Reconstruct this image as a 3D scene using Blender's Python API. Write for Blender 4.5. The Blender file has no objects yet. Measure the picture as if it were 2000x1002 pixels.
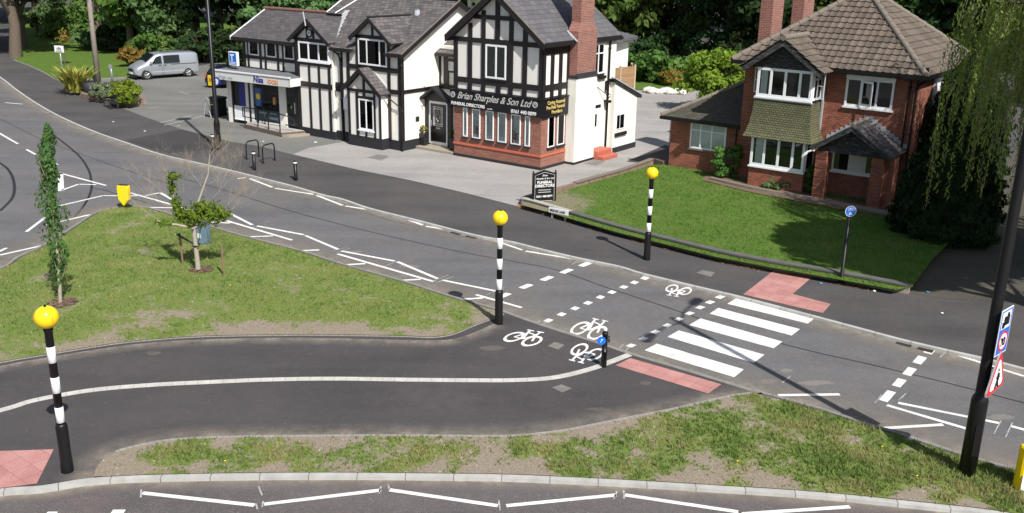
import bpy, bmesh, math, random
import numpy as np
from math import sin, cos, pi, radians, hypot, atan2, sqrt
from mathutils import Vector, Matrix, noise as mnoise
from mathutils.geometry import tessellate_polygon
rnd = random.Random(7)
scn = bpy.context.scene
COL = scn.collection

# ------------------------------------------------------------------ camera
CH = 9.5; FPX = 1875.0; PIT = radians(17.55); ROL = radians(1.05)
fw = Vector((0, cos(PIT), -sin(PIT))); r0 = Vector((1, 0, 0)); u0 = Vector((0, sin(PIT), cos(PIT)))
rt = r0*cos(ROL)+u0*sin(ROL); upv = u0*cos(ROL)-r0*sin(ROL)
cam = bpy.data.cameras.new('camera'); camo = bpy.data.objects.new('camera', cam); COL.objects.link(camo)
m = Matrix((rt, upv, -fw)).transposed().to_4x4(); m.translation = Vector((0, 0, CH)); camo.matrix_world = m
cam.sensor_width = 36; cam.lens = 36*FPX/2000; cam.clip_start = .1; cam.clip_end = 900
scn.camera = camo
# ------------------------------------------------------------------ light
SUN_AZ = radians(-62); SUN_EL = radians(47)
w = bpy.data.worlds.new("World"); scn.world = w; w.use_nodes = True
nt = w.node_tree; bg = nt.nodes['Background']; sk = nt.nodes.new('ShaderNodeTexSky'); sk.sky_type = 'NISHITA'
sk.sun_disc = False; sk.sun_elevation = SUN_EL; sk.sun_rotation = pi/2-SUN_AZ; sk.air_density = 1.2; sk.dust_density = 2.0
nt.links.new(sk.outputs[0], bg.inputs[0]); bg.inputs[1].default_value = 0.076
sl = bpy.data.lights.new('sun', 'SUN'); so = bpy.data.objects.new('sun', sl); COL.objects.link(so)
sl.energy = 4.7; sl.angle = radians(.53); sl.color = (1, .965, .91)
sd = Vector((cos(SUN_EL)*cos(SUN_AZ), cos(SUN_EL)*sin(SUN_AZ), sin(SUN_EL)))
so.rotation_euler = sd.to_track_quat('Z', 'Y').to_euler(); so.location = sd*60
scn.view_settings.view_transform = 'Standard'; scn.view_settings.look = 'None'; scn.view_settings.gamma = 1
scn.view_settings.exposure = 0.42
scn.render.engine = 'CYCLES'
scn.cycles.max_bounces = 6; scn.cycles.transparent_max_bounces = 8
scn.cycles.use_denoising = True

ROADZ = -0.07
def at(px, py, z=0.0):
    d = fw*FPX+rt*(px-1000)+upv*(501-py); t = (z-CH)/d.z
    return Vector((d.x*t, d.y*t, z))
def ats(pts, z=0.0): return [at(x, y, z) for x, y in pts]

# ------------------------------------------------------------------ materials
def newmat(n):
    mt = bpy.data.materials.new(n); mt.use_nodes = True
    return mt, mt.node_tree, mt.node_tree.nodes['Principled BSDF']
def N(t, k, **kw):
    n = t.nodes.new(k)
    for a, b in kw.items(): setattr(n, a, b)
    return n
def ramp(t, fac, stops):
    r = N(t, 'ShaderNodeValToRGB'); e = r.color_ramp.elements
    while len(e) < len(stops): e.new(.5)
    for i, (p, c) in enumerate(stops): e[i].position = p; e[i].color = tuple(c)+(1,) if len(c) == 3 else c
    t.links.new(fac, r.inputs[0]); return r.outputs[0]
def noise(t, scale, detail=4, rough=.55, vec=None, dim='3D'):
    n = N(t, 'ShaderNodeTexNoise'); n.inputs['Scale'].default_value = scale; n.inputs['Detail'].default_value = detail
    n.inputs['Roughness'].default_value = rough
    if vec is not None: t.links.new(vec, n.inputs['Vector'])
    return n.outputs['Fac']
def coords(t, which='Object'):
    c = N(t, 'ShaderNodeTexCoord'); return c.outputs[which]
def wpos(t): return N(t, 'ShaderNodeNewGeometry').outputs['Position']
def mixc(t, fac, a, b, mode='MIX'):
    n = N(t, 'ShaderNodeMix', data_type='RGBA', blend_type=mode)
    for i, v in ((0, fac), (6, a), (7, b)):
        if isinstance(v, (int, float)): n.inputs[i].default_value = v
        elif isinstance(v, tuple): n.inputs[i].default_value = v+(1,) if len(v) == 3 else v
        else: t.links.new(v, n.inputs[i])
    return n.outputs[2]
def bump(t, bs, h, st=.3, dist=.02):
    b = N(t, 'ShaderNodeBump'); b.inputs['Strength'].default_value = st; b.inputs['Distance'].default_value = dist
    t.links.new(h, b.inputs['Height']); t.links.new(b.outputs[0], bs.inputs['Normal']); return b
def mapr(t, v, a, b, c=0, d=1):
    n = N(t, 'ShaderNodeMapRange'); t.links.new(v, n.inputs[0])
    for i, x in enumerate((a, b, c, d)): n.inputs[i+1].default_value = x
    return n.outputs[0]
def math_(t, op, a, b=0.0):
    n = N(t, 'ShaderNodeMath', operation=op)
    for i, v in enumerate((a, b)):
        if isinstance(v, (int, float)): n.inputs[i].default_value = v
        else: t.links.new(v, n.inputs[i])
    return n.outputs[0]
def plain(n, col, rough=.5, var=.12, sc=6, metal=0, spec=.5, bmp=0):
    mt, t, b = newmat(n)
    c = mixc(t, noise(t, sc, 5, .6, coords(t)), tuple(x*(1-var) for x in col), tuple(min(1, x*(1+var)) for x in col))
    t.links.new(c, b.inputs['Base Color']); b.inputs['Roughness'].default_value = rough; b.inputs['Metallic'].default_value = metal
    b.inputs['Specular IOR Level'].default_value = spec
    if bmp: bump(t, b, noise(t, sc*8, 4, .6, coords(t)), bmp, .01)
    return mt
def asphalt(n, col, speck=.35, patch=.2, warm=(1.15, 1.05, .95)):
    mt, t, b = newmat(n); p = wpos(t)
    fine = noise(t, 42, 3, .8, p); mid = noise(t, 3.2, 6, .6, p); big = noise(t, .35, 5, .6, p)
    c = mixc(t, mapr(t, big, .35, .65), tuple(x*(1-patch) for x in col), tuple(x*(1+patch)*k for x, k in zip(col, warm)))
    c = mixc(t, mapr(t, mid, .35, .7, 0, .5), c, tuple(x*.8 for x in col))
    mp = N(t, 'ShaderNodeMapping'); t.links.new(p, mp.inputs[0]); mp.inputs['Rotation'].default_value = (0, 0, radians(36)); mp.inputs['Scale'].default_value = (.12, 1.0, 1)
    c = mixc(t, mapr(t, noise(t, .8, 4, .55, mp.outputs[0]), .38, .62, 0, .55), c, tuple(x*1.32 for x in col))
    c = mixc(t, mapr(t, noise(t, 7, 6, .7, p), .5, .75, 0, .45), c, tuple(x*1.6*k for x, k in zip(col, warm)))
    c = mixc(t, mapr(t, noise(t, 21, 3, .8, p), .55, .7, 0, speck*.8), c, tuple(min(1, x*2.4+.02) for x in col))
    c = mixc(t, mapr(t, fine, .56, .70, 0, speck), c, tuple(min(1, x*3.4+.02) for x in col))
    c = mixc(t, mapr(t, fine, .44, .3, 0, speck*1.3), c, tuple(x*.35 for x in col))
    v = N(t, 'ShaderNodeTexVoronoi'); v.inputs['Scale'].default_value = 1.1; t.links.new(p, v.inputs['Vector'])
    c = mixc(t, mapr(t, v.outputs['Distance'], .02, .012, 0, .4), c, tuple(min(1, x*3.0) for x in col))
    t.links.new(c, b.inputs['Base Color']); b.inputs['Roughness'].default_value = .9; b.inputs['Specular IOR Level'].default_value = .25
    bump(t, b, fine, .35, .012); return mt
M = {}
M['road'] = asphalt('road asphalt', (.101, .101, .106), .55, .16)
M['near_road'] = asphalt('fresh brown asphalt', (.094, .085, .087), .4, .12)
M['path'] = asphalt('dark path asphalt', (.056, .052, .054), .24, .22, (1.1, 1.05, 1.0))
M['pave'] = asphalt('pavement asphalt', (.064, .061, .063), .2, .22, (1.15, 1.06, .97))
M['drive'] = asphalt('mossy driveway asphalt', (.062, .058, .048), .4, .3)
M['carpark'] = asphalt('worn car park asphalt', (.135, .138, .132), .25, .16)
M['fore'] = asphalt('pale forecourt asphalt', (.255, .244, .236), .3, .15, (1.05, 1.03, 1.0))
M['patchnew'] = asphalt('new tarmac patch', (.043, .041, .043), .15, .12)
M['patchold'] = asphalt('old repair patch', (.15, .145, .14), .3, .12)

def paint():
    mt, t, b = newmat('worn white road paint'); p = wpos(t)
    f = noise(t, 28, 5, .7, p); g = noise(t, 2.0, 4, .6, p)
    c = mixc(t, mapr(t, g, .35, .7), (.80, .79, .76), (.66, .65, .62))
    c = mixc(t, mapr(t, noise(t, 5, 6, .75, p), .48, .72, 0, .75), c, (.40, .39, .37))
    mq = N(t, 'ShaderNodeMapping'); t.links.new(p, mq.inputs[0]); mq.inputs['Rotation'].default_value = (0, 0, radians(36)); mq.inputs['Scale'].default_value = (.1, 1.3, 1)
    c = mixc(t, mapr(t, noise(t, 1.5, 5, .65, mq.outputs[0]), .5, .7, 0, .55), c, (.45, .44, .42))
    c = mixc(t, mapr(t, f, .62, .70), c, (.22, .215, .21))
    t.links.new(c, b.inputs['Base Color']); b.inputs['Roughness'].default_value = .7; bump(t, b, f, .3, .006); return mt
M['paint'] = paint()
M['dustpatch'] = asphalt('dusty stain', (.085, .078, .072), .3, .2)
def thinpaint():
    mt, t, b = newmat('faint chalk survey mark'); p = wpos(t)
    c = mixc(t, mapr(t, noise(t, 20, 4, .7, p), .4, .6), (.5, .5, .49), (.16, .16, .16))
    t.links.new(c, b.inputs['Base Color']); b.inputs['Roughness'].default_value = .8; return mt
M['chalk'] = thinpaint()
M['seam'] = plain('tar seam', (.022, .021, .022), .6, .3, 12)

def kerbmat(n='concrete kerb', col=(.43, .425, .405), L=.915, jw=.008, jc=(.12, .115, .105)):
    mt, t, b = newmat(n)
    uv = N(t, 'ShaderNodeUVMap').outputs[0]; s = N(t, 'ShaderNodeSeparateXYZ'); t.links.new(uv, s.inputs[0])
    fr = math_(t, 'FRACT', math_(t, 'DIVIDE', s.outputs[0], L))
    j = math_(t, 'LESS_THAN', math_(t, 'ABSOLUTE', math_(t, 'SUBTRACT', fr, .5)), jw/L)
    wn = N(t, 'ShaderNodeTexWhiteNoise', noise_dimensions='1D'); t.links.new(math_(t, 'FLOOR', math_(t, 'ADD', math_(t, 'DIVIDE', s.outputs[0], L), .5)), wn.inputs['W'])
    g = noise(t, 3, 6, .65, wpos(t))
    c = mixc(t, mapr(t, g, .3, .7), tuple(x*.75 for x in col), tuple(x*1.1 for x in col))
    c = mixc(t, mapr(t, wn.outputs['Value'], 0, 1, 0, .3), c, tuple(x*.7 for x in col))
    c = mixc(t, j, c, jc)
    t.links.new(c, b.inputs['Base Color']); b.inputs['Roughness'].default_value = .85
    bump(t, b, noise(t, 60, 3, .7, wpos(t)), .2, .006); return mt
M['kerb'] = kerbmat(); M['kerbdull'] = kerbmat('weathered kerb', (.235, .225, .21))
M['sett'] = kerbmat('pale stone sett', (.52, .505, .47), .28, .006, (.28, .26, .24))
M['cobble'] = kerbmat('granite edging sett', (.30, .28, .255), .13, .008, (.18, .165, .15))

def brick(n, c1, c2, mort, bw=.225, rh=.075, ms=.010, bmp=.5, offs=.5, dirt=.25, uvn='UVMap'):
    mt, t, b = newmat(n)
    uv = N(t, 'ShaderNodeUVMap').outputs[0]
    br = N(t, 'ShaderNodeTexBrick'); t.links.new(uv, br.inputs['Vector'])
    br.inputs['Scale'].default_value = 1; br.inputs['Brick Width'].default_value = bw; br.inputs['Row Height'].default_value = rh
    br.inputs['Mortar Size'].default_value = ms; br.inputs['Mortar Smooth'].default_value = .15; br.inputs['Bias'].default_value = 0; br.offset = offs
    br.inputs['Color1'].default_value = c1+(1,); br.inputs['Color2'].default_value = c2+(1,); br.inputs['Mortar'].default_value = mort+(1,)
    g = noise(t, 1.6, 5, .6, uv)
    c = mixc(t, mapr(t, g, .3, .75, 0, dirt), br.outputs['Color'], tuple(x*.45 for x in c2))
    c = mixc(t, mapr(t, noise(t, 25, 3, .7, uv), .4, .75, 0, .35), c, tuple(x*.6 for x in c1))
    t.links.new(c, b.inputs['Base Color']); b.inputs['Roughness'].default_value = .88
    inv = math_(t, 'SUBTRACT', 1.0, br.outputs['Fac']); bump(t, b, inv, bmp, .02); return mt
M['brickA'] = brick('orange red brick', (.36, .125, .08), (.21, .07, .05), (.30, .22, .18))
M['brickH'] = brick('dark red brick', (.38, .095, .046), (.17, .040, .022), (.26, .20, .16))
M['brickchim'] = brick('chimney brick', (.34, .115, .08), (.20, .06, .05), (.36, .30, .25))
M['brickwall'] = brick('weathered wall brick', (.30, .21, .15), (.18, .12, .085), (.26, .23, .19), .21, .07)
M['redstring'] = plain('red tile course', (.50, .13, .07), .7, .15, 9)
M['tactile'] = None
def tactile():
    mt, t, b = newmat('red tactile paving')
    p = wpos(t); mp = N(t, 'ShaderNodeMapping'); t.links.new(p, mp.inputs[0]); mp.inputs['Rotation'].default_value = (0, 0, radians(38))
    br = N(t, 'ShaderNodeTexBrick'); t.links.new(mp.outputs[0], br.inputs['Vector']); br.offset = 0
    br.inputs['Scale'].default_value = 1; br.inputs['Brick Width'].default_value = .4; br.inputs['Row Height'].default_value = .4; br.inputs['Mortar Size'].default_value = .006
    br.inputs['Color1'].default_value = (.46, .215, .195, 1); br.inputs['Color2'].default_value = (.36, .155, .14, 1); br.inputs['Mortar'].default_value = (.20, .11, .10, 1)
    c = mixc(t, mapr(t, noise(t, 2.2, 6, .65, p), .4, .75, 0, .5), br.outputs['Color'], (.50, .32, .29))
    c = mixc(t, mapr(t, noise(t, 30, 3, .6, p), .5, .8, 0, .5), c, (.25, .09, .08))
    t.links.new(c, b.inputs['Base Color']); b.inputs['Roughness'].default_value = .85
    v = N(t, 'ShaderNodeTexVoronoi'); v.inputs['Scale'].default_value = 15; v.inputs['Randomness'].default_value = 0; t.links.new(mp.outputs[0], v.inputs['Vector'])
    bump(t, b, mapr(t, v.outputs['Distance'], .3, .2), .5, .006); return mt
M['tactile'] = tactile()

M['slateM'] = brick('brown grey slate', (.150, .132, .125), (.066, .062, .068), (.022, .02, .022), .30, .23, .012, .9, .5, .15)
M['slateA'] = brick('blue grey slate', (.125, .120, .128), (.085, .083, .090), (.035, .034, .036), .45, .30, .009, .8, .5, .12)
M['slateN'] = brick('dark purple slate', (.108, .097, .10), (.062, .057, .061), (.03, .028, .03), .40, .19, .010, .8, .5, .12)
M['tilebrown'] = brick('old brown tile', (.16, .115, .09), (.10, .07, .055), (.03, .025, .02), .2, .16, .012, .8)
M['tilegreen'] = brick('algae green clay tile', (.19, .185, .095), (.12, .125, .062), (.03, .03, .02), .165, .088, .014, 1.0, .5, .15)  # wide dark lines paint in the shadows under the tile courses
M['tileext'] = brick('mossy small plain tile', (.105, .098, .068), (.062, .058, .042), (.02, .019, .015), .165, .10, .012, 1.0, .5, .3)
def pantile():
    mt, t, b = newmat('weathered concrete pantile'); p = coords(t)
    rp = N(t, 'ShaderNodeNewGeometry').outputs['Random Per Island']
    c = mixc(t, rp, (.088, .070, .056), (.145, .115, .092))
    c = mixc(t, mapr(t, noise(t, 9, 6, .7, p), .5, .72, 0, .75), c, (.055, .048, .035))
    c = mixc(t, mapr(t, noise(t, 26, 3, .7, p), .66, .75, 0, .7), c, (.33, .30, .26))
    t.links.new(c, b.inputs['Base Color']); b.inputs['Roughness'].default_value = .92; bump(t, b, noise(t, 40, 4, .7, p), .3, .01); return mt
M['pantile'] = pantile()
def render_wall(n, col, dirt=.4):
    mt, t, b = newmat(n); p = coords(t)
    mp = N(t, 'ShaderNodeMapping'); t.links.new(p, mp.inputs[0]); mp.inputs['Scale'].default_value = (3, 3, .5)
    c = mixc(t, mapr(t, noise(t, 1.2, 6, .65, mp.outputs[0]), .45, .8, 0, dirt), col, (.55, .50, .40))
    t.links.new(c, b.inputs['Base Color']); b.inputs['Roughness'].default_value = .85; bump(t, b, noise(t, 45, 3, .6, p), .25, .01); return mt
M['white'] = render_wall('white painted render', (.80, .78, .72)); M['panel'] = render_wall('cream infill panel', (.79, .77, .73), .3)
M['timber'] = plain('black painted timber', (.014, .011, .012), .5, .4, 9, bmp=.2)
M['plinth'] = plain('black painted plinth', (.017, .018, .022), .65, .45, 3)
def oldt():
    mt, t, b = newmat('peeling black board'); mp = N(t, 'ShaderNodeMapping'); t.links.new(coords(t), mp.inputs[0]); mp.inputs['Scale'].default_value = (1.2, 1.2, 7)
    c = mixc(t, mapr(t, noise(t, 4, 6, .75, mp.outputs[0]), .5, .68), (.022, .022, .026), (.19, .185, .185))
    t.links.new(c, b.inputs['Base Color']); b.inputs['Roughness'].default_value = .8; bump(t, b, noise(t, 6, 6, .75, mp.outputs[0]), 1, .03); return mt
M['oldtimber'] = oldt()
M['upvc'] = plain('white window plastic', (.83, .84, .86), .35, .02, 3)
M['black'] = plain('black gloss metal', (.009, .009, .010), .38, .2, 5, spec=.3)
M['blacksign'] = plain('black sign board', (.010, .010, .013), .3, .2, 5)
M['lead'] = plain('lead flashing', (.36, .38, .41), .55, .3, 8, bmp=.3)
M['felt'] = plain('grey roofing felt', (.13, .135, .145), .9, .25, 3, bmp=.3)
M['silverlead'] = plain('silvery flashing strip', (.42, .43, .44), .5, .25, 8)
M['mould'] = plain('ridge mortar', (.17, .145, .12), .95, .35, 10, bmp=.5)
M['ridgered'] = plain('red clay ridge tile', (.17, .085, .065), .9, .35, 10, bmp=.3)
M['bandwhite'] = plain('white beacon band', (.82, .82, .84), .3, .02)
M['globe'] = plain('yellow globe plastic', (.86, .60, .012), .22, .06, 3)
M['yellow'] = plain('yellow plastic', (.90, .63, .005), .4, .05, 3)
M['letterw'] = plain('white lettering', (.80, .80, .80), .5, .02)
M['letters'] = plain('silver lettering', (.50, .50, .47), .4, .1)
M['letterg'] = plain('gold lettering', (.62, .47, .16), .4, .1)
M['blue'] = plain('blue sign face', (.015, .15, .62), .35, .05)
M['posterblue'] = plain('faded blue poster', (.05, .13, .36), .5, .1)
M['navy'] = plain('navy lettering', (.03, .03, .22), .4, .05)
M['orange'] = plain('orange lettering', (.60, .25, .07), .4, .05)
M['red'] = plain('red sign border', (.62, .02, .03), .35, .05)
M['grey'] = plain('grey galvanised steel', (.36, .37, .38), .45, .15, 8, .6)
M['signback'] = plain('grey sign back', (.33, .35, .36), .5, .1)
M['cabinet'] = plain('blue grey cabinet paint', (.13, .20, .26), .5, .15)
M['wood'] = plain('weathered stake wood', (.20, .13, .085), .9, .35, 12, bmp=.5)
M['polewood'] = plain('old telegraph pole wood', (.25, .21, .18), .9, .35, 9, bmp=.5)
M['fence'] = brick('woven fence panel', (.40, .25, .13), (.30, .18, .09), (.10, .06, .035), 1.8, .11, .008, .5, 0.0)
M['fencepost'] = plain('pale fence post', (.46, .36, .26), .9, .2)
M['fascia'] = plain('off white fascia board', (.66, .66, .64), .5, .06)
M['concrete'] = plain('pale concrete', (.36, .34, .31), .9, .25, 4, bmp=.3)
M['coping'] = plain('dark coping stone', (.10, .098, .094), .9, .45, 4, bmp=.5)
M['stepbrick'] = brick('ramp edge brick', (.15, .10, .08), (.09, .06, .05), (.18, .16, .14), .11, .075)
M['redstep'] = plain('red painted step', (.42, .115, .075), .7, .2, 6)
M['terr'] = plain('sandy doorstep', (.29, .25, .20), .9, .2, 6)
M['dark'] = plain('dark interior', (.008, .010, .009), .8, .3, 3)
M['darkg'] = plain('dark room with green reflection', (.014, .022, .014), .8, .6, 3)  # dark room behind glass; the green paints in trees mirrored by the panes
M['curtain'] = plain('pale curtain', (.74, .79, .78), .9, .2, 5)
M['tyre'] = plain('tyre rubber', (.012, .012, .012), .8, .2)
M['rim'] = plain('alloy rim', (.45, .46, .48), .3, .1, 5, .8)
M['silver'] = plain('silver car paint', (.50, .53, .57), .28, .03, 2, .65)
M['navycar'] = plain('dark blue car paint', (.012, .016, .045), .2, .05, 2, .2)
M['carglass'] = plain('tinted car glass', (.010, .014, .016), .06, .05)
M['bark'] = plain('grey brown bark', (.11, .085, .065), .95, .5, 7, bmp=.8)
M['youngbark'] = plain('pale young bark', (.33, .29, .24), .9, .25, 14, bmp=.3)
M['twig'] = plain('dry tan twig', (.32, .27, .21), .9, .25)
M['mulch'] = plain('bark mulch', (.15, .095, .07), 1, .6, 30, bmp=.8)
M['stone'] = plain('white painted stone', (.62, .60, .56), .9, .25, 5, bmp=.4)
M['paper'] = plain('pale litter', (.70, .72, .74), .7, .1)
M['bluelitter'] = plain('blue litter', (.06, .22, .42), .6, .1)
M['amber'] = plain('orange reflector', (.5, .10, .01), .4, .1)
M['petal'] = plain('rust red petals', (.34, .10, .06), .8, .3, 20)
M['terracotta'] = plain('black plant pot', (.02, .02, .022), .4, .2)
M['iron'] = brick('rusty gully grate', (.085, .06, .045), (.06, .045, .035), (.01, .009, .008), .2, .045, .016, 1.0, 0.0)
def glassmat():
    mt, t, b = newmat('window glass'); out = t.nodes['Material Output']; t.nodes.remove(b)
    tr = N(t, 'ShaderNodeBsdfTransparent'); tr.inputs[0].default_value = (.95, .975, .97, 1); gl = N(t, 'ShaderNodeBsdfGlossy'); gl.inputs['Roughness'].default_value = .02
    fr = N(t, 'ShaderNodeFresnel'); fr.inputs[0].default_value = 1.5; mx = N(t, 'ShaderNodeMixShader')
    t.links.new(fr.outputs[0], mx.inputs[0]); t.links.new(tr.outputs[0], mx.inputs[1]); t.links.new(gl.outputs[0], mx.inputs[2]); t.links.new(mx.outputs[0], out.inputs[0]); return mt
M['glass'] = glassmat()

def leafmat(n, a, b_, c_=None, trans=.35, clump=.6):
    mt, t, b = newmat(n); out = t.nodes['Material Output']
    g = N(t, 'ShaderNodeNewGeometry'); oi = N(t, 'ShaderNodeObjectInfo')
    c = mixc(t, g.outputs['Random Per Island'], a, b_)
    if c_: c = mixc(t, mapr(t, noise(t, clump, 3, .6, coords(t)), .45, .65), c, c_)
    hs = N(t, 'ShaderNodeHueSaturation'); t.links.new(c, hs.inputs['Color'])
    t.links.new(mapr(t, oi.outputs['Random'], 0, 1, .48, .52), hs.inputs['Hue']); t.links.new(mapr(t, oi.outputs['Random'], 0, 1, .75, 1.25), hs.inputs['Value'])
    t.links.new(hs.outputs[0], b.inputs['Base Color']); b.inputs['Roughness'].default_value = .75; b.inputs['Specular IOR Level'].default_value = .12 if trans < .2 else .25
    tl = N(t, 'ShaderNodeBsdfTranslucent'); t.links.new(hs.outputs[0], tl.inputs[0]); mx = N(t, 'ShaderNodeMixShader'); mx.inputs[0].default_value = trans
    t.links.new(b.outputs[0], mx.inputs[1]); t.links.new(tl.outputs[0], mx.inputs[2]); t.links.new(mx.outputs[0], out.inputs[0]); return mt
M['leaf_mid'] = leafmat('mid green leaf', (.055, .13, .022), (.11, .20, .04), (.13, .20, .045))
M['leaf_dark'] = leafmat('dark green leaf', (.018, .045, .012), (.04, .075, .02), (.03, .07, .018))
M['leaf_grey'] = leafmat('grey green leaf', (.08, .155, .05), (.15, .25, .09), (.10, .19, .06))
M['leaf_lime'] = leafmat('lime green leaf', (.16, .27, .02), (.24, .36, .045), (.13, .23, .02))
M['leaf_yew'] = leafmat('dark conifer spray', (.008, .026, .009), (.02, .05, .014), (.012, .032, .010), .15, 2)
M['leaf_willow'] = leafmat('willow leaf', (.19, .28, .05), (.32, .40, .10), (.14, .22, .04), .5)
M['leaf_young'] = leafmat('young tree leaf', (.055, .115, .028), (.10, .175, .045), (.07, .14, .035), .35, 2)
M['leaf_bright'] = leafmat('bright green leaf', (.12, .24, .02), (.19, .32, .04), None, .4)
M['leaf_yellow'] = leafmat('yellow striped leaf', (.30, .28, .05), (.42, .36, .09), (.14, .17, .04), .3, 3)
M['leaf_orange'] = leafmat('orange flowering leaf', (.25, .14, .03), (.35, .20, .04), (.12, .2, .03), .3, 3)
M['leaf_juniper'] = leafmat('grey juniper spray', (.11, .15, .08), (.17, .21, .11), None, .2)
M['grassA'] = leafmat('rough grass blade', (.105, .175, .032), (.18, .225, .065), (.29, .25, .115), .35, .8)
M['grassL'] = leafmat('lawn grass blade', (.07, .16, .018), (.115, .22, .032), (.19, .235, .075), .35, .8)

def ground_attr(n, ga, gb, soil, straw):
    mt, t, b = newmat(n); p = wpos(t)
    at_ = N(t, 'ShaderNodeAttribute', attribute_name='bare').outputs['Fac']
    g = mixc(t, mapr(t, noise(t, 1.3, 6, .7, p), .35, .65), ga, gb)
    g = mixc(t, mapr(t, noise(t, 14, 4, .7, p), .5, .75, 0, .7), g, straw)
    g = mixc(t, mapr(t, noise(t, 35, 3, .7, p), .42, .3, 0, .6), g, tuple(x*.4 for x in ga))
    s = mixc(t, mapr(t, noise(t, 22, 4, .7, p), .35, .65), soil, tuple(x*.62 for x in soil))
    f = math_(t, 'ADD', at_, mapr(t, noise(t, 7, 5, .7, p), .2, .8, -.35, .35))
    c = mixc(t, mapr(t, f, .42, .58), g, s)
    t.links.new(c, b.inputs['Base Color']); b.inputs['Roughness'].default_value = 1; b.inputs['Specular IOR Level'].default_value = .1
    bump(t, b, noise(t, 30, 4, .7, p), .8, .03); return mt
M['verge'] = ground_attr('patchy verge grass', (.12, .175, .035), (.155, .205, .052), (.32, .265, .205), (.29, .25, .13))
M['lawn'] = ground_attr('garden lawn', (.065, .125, .018), (.10, .16, .03), (.24, .22, .14), (.15, .18, .06))
M['terrain'] = ground_attr('woodland floor', (.05, .08, .02), (.07, .11, .03), (.09, .07, .045), (.09, .10, .04))
def dustmat():
    mt, t, b = newmat('gutter dust'); out = t.nodes['Material Output']; p = wpos(t)
    uv = N(t, 'ShaderNodeUVMap').outputs[0]; s = N(t, 'ShaderNodeSeparateXYZ'); t.links.new(uv, s.inputs[0])
    v = math_(t, 'MULTIPLY', mapr(t, s.outputs[1], 0, 1, 1, 0), mapr(t, noise(t, 2.2, 6, .7, p), .25, .65, 0, .95))
    b.inputs['Base Color'].default_value = (.27, .235, .195, 1); b.inputs['Roughness'].default_value = 1
    tr = N(t, 'ShaderNodeBsdfTransparent'); mx = N(t, 'ShaderNodeMixShader'); t.links.new(v, mx.inputs[0])
    t.links.new(tr.outputs[0], mx.inputs[1]); t.links.new(b.outputs[0], mx.inputs[2]); t.links.new(mx.outputs[0], out.inputs[0]); return mt
M['dust'] = dustmat()

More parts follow.
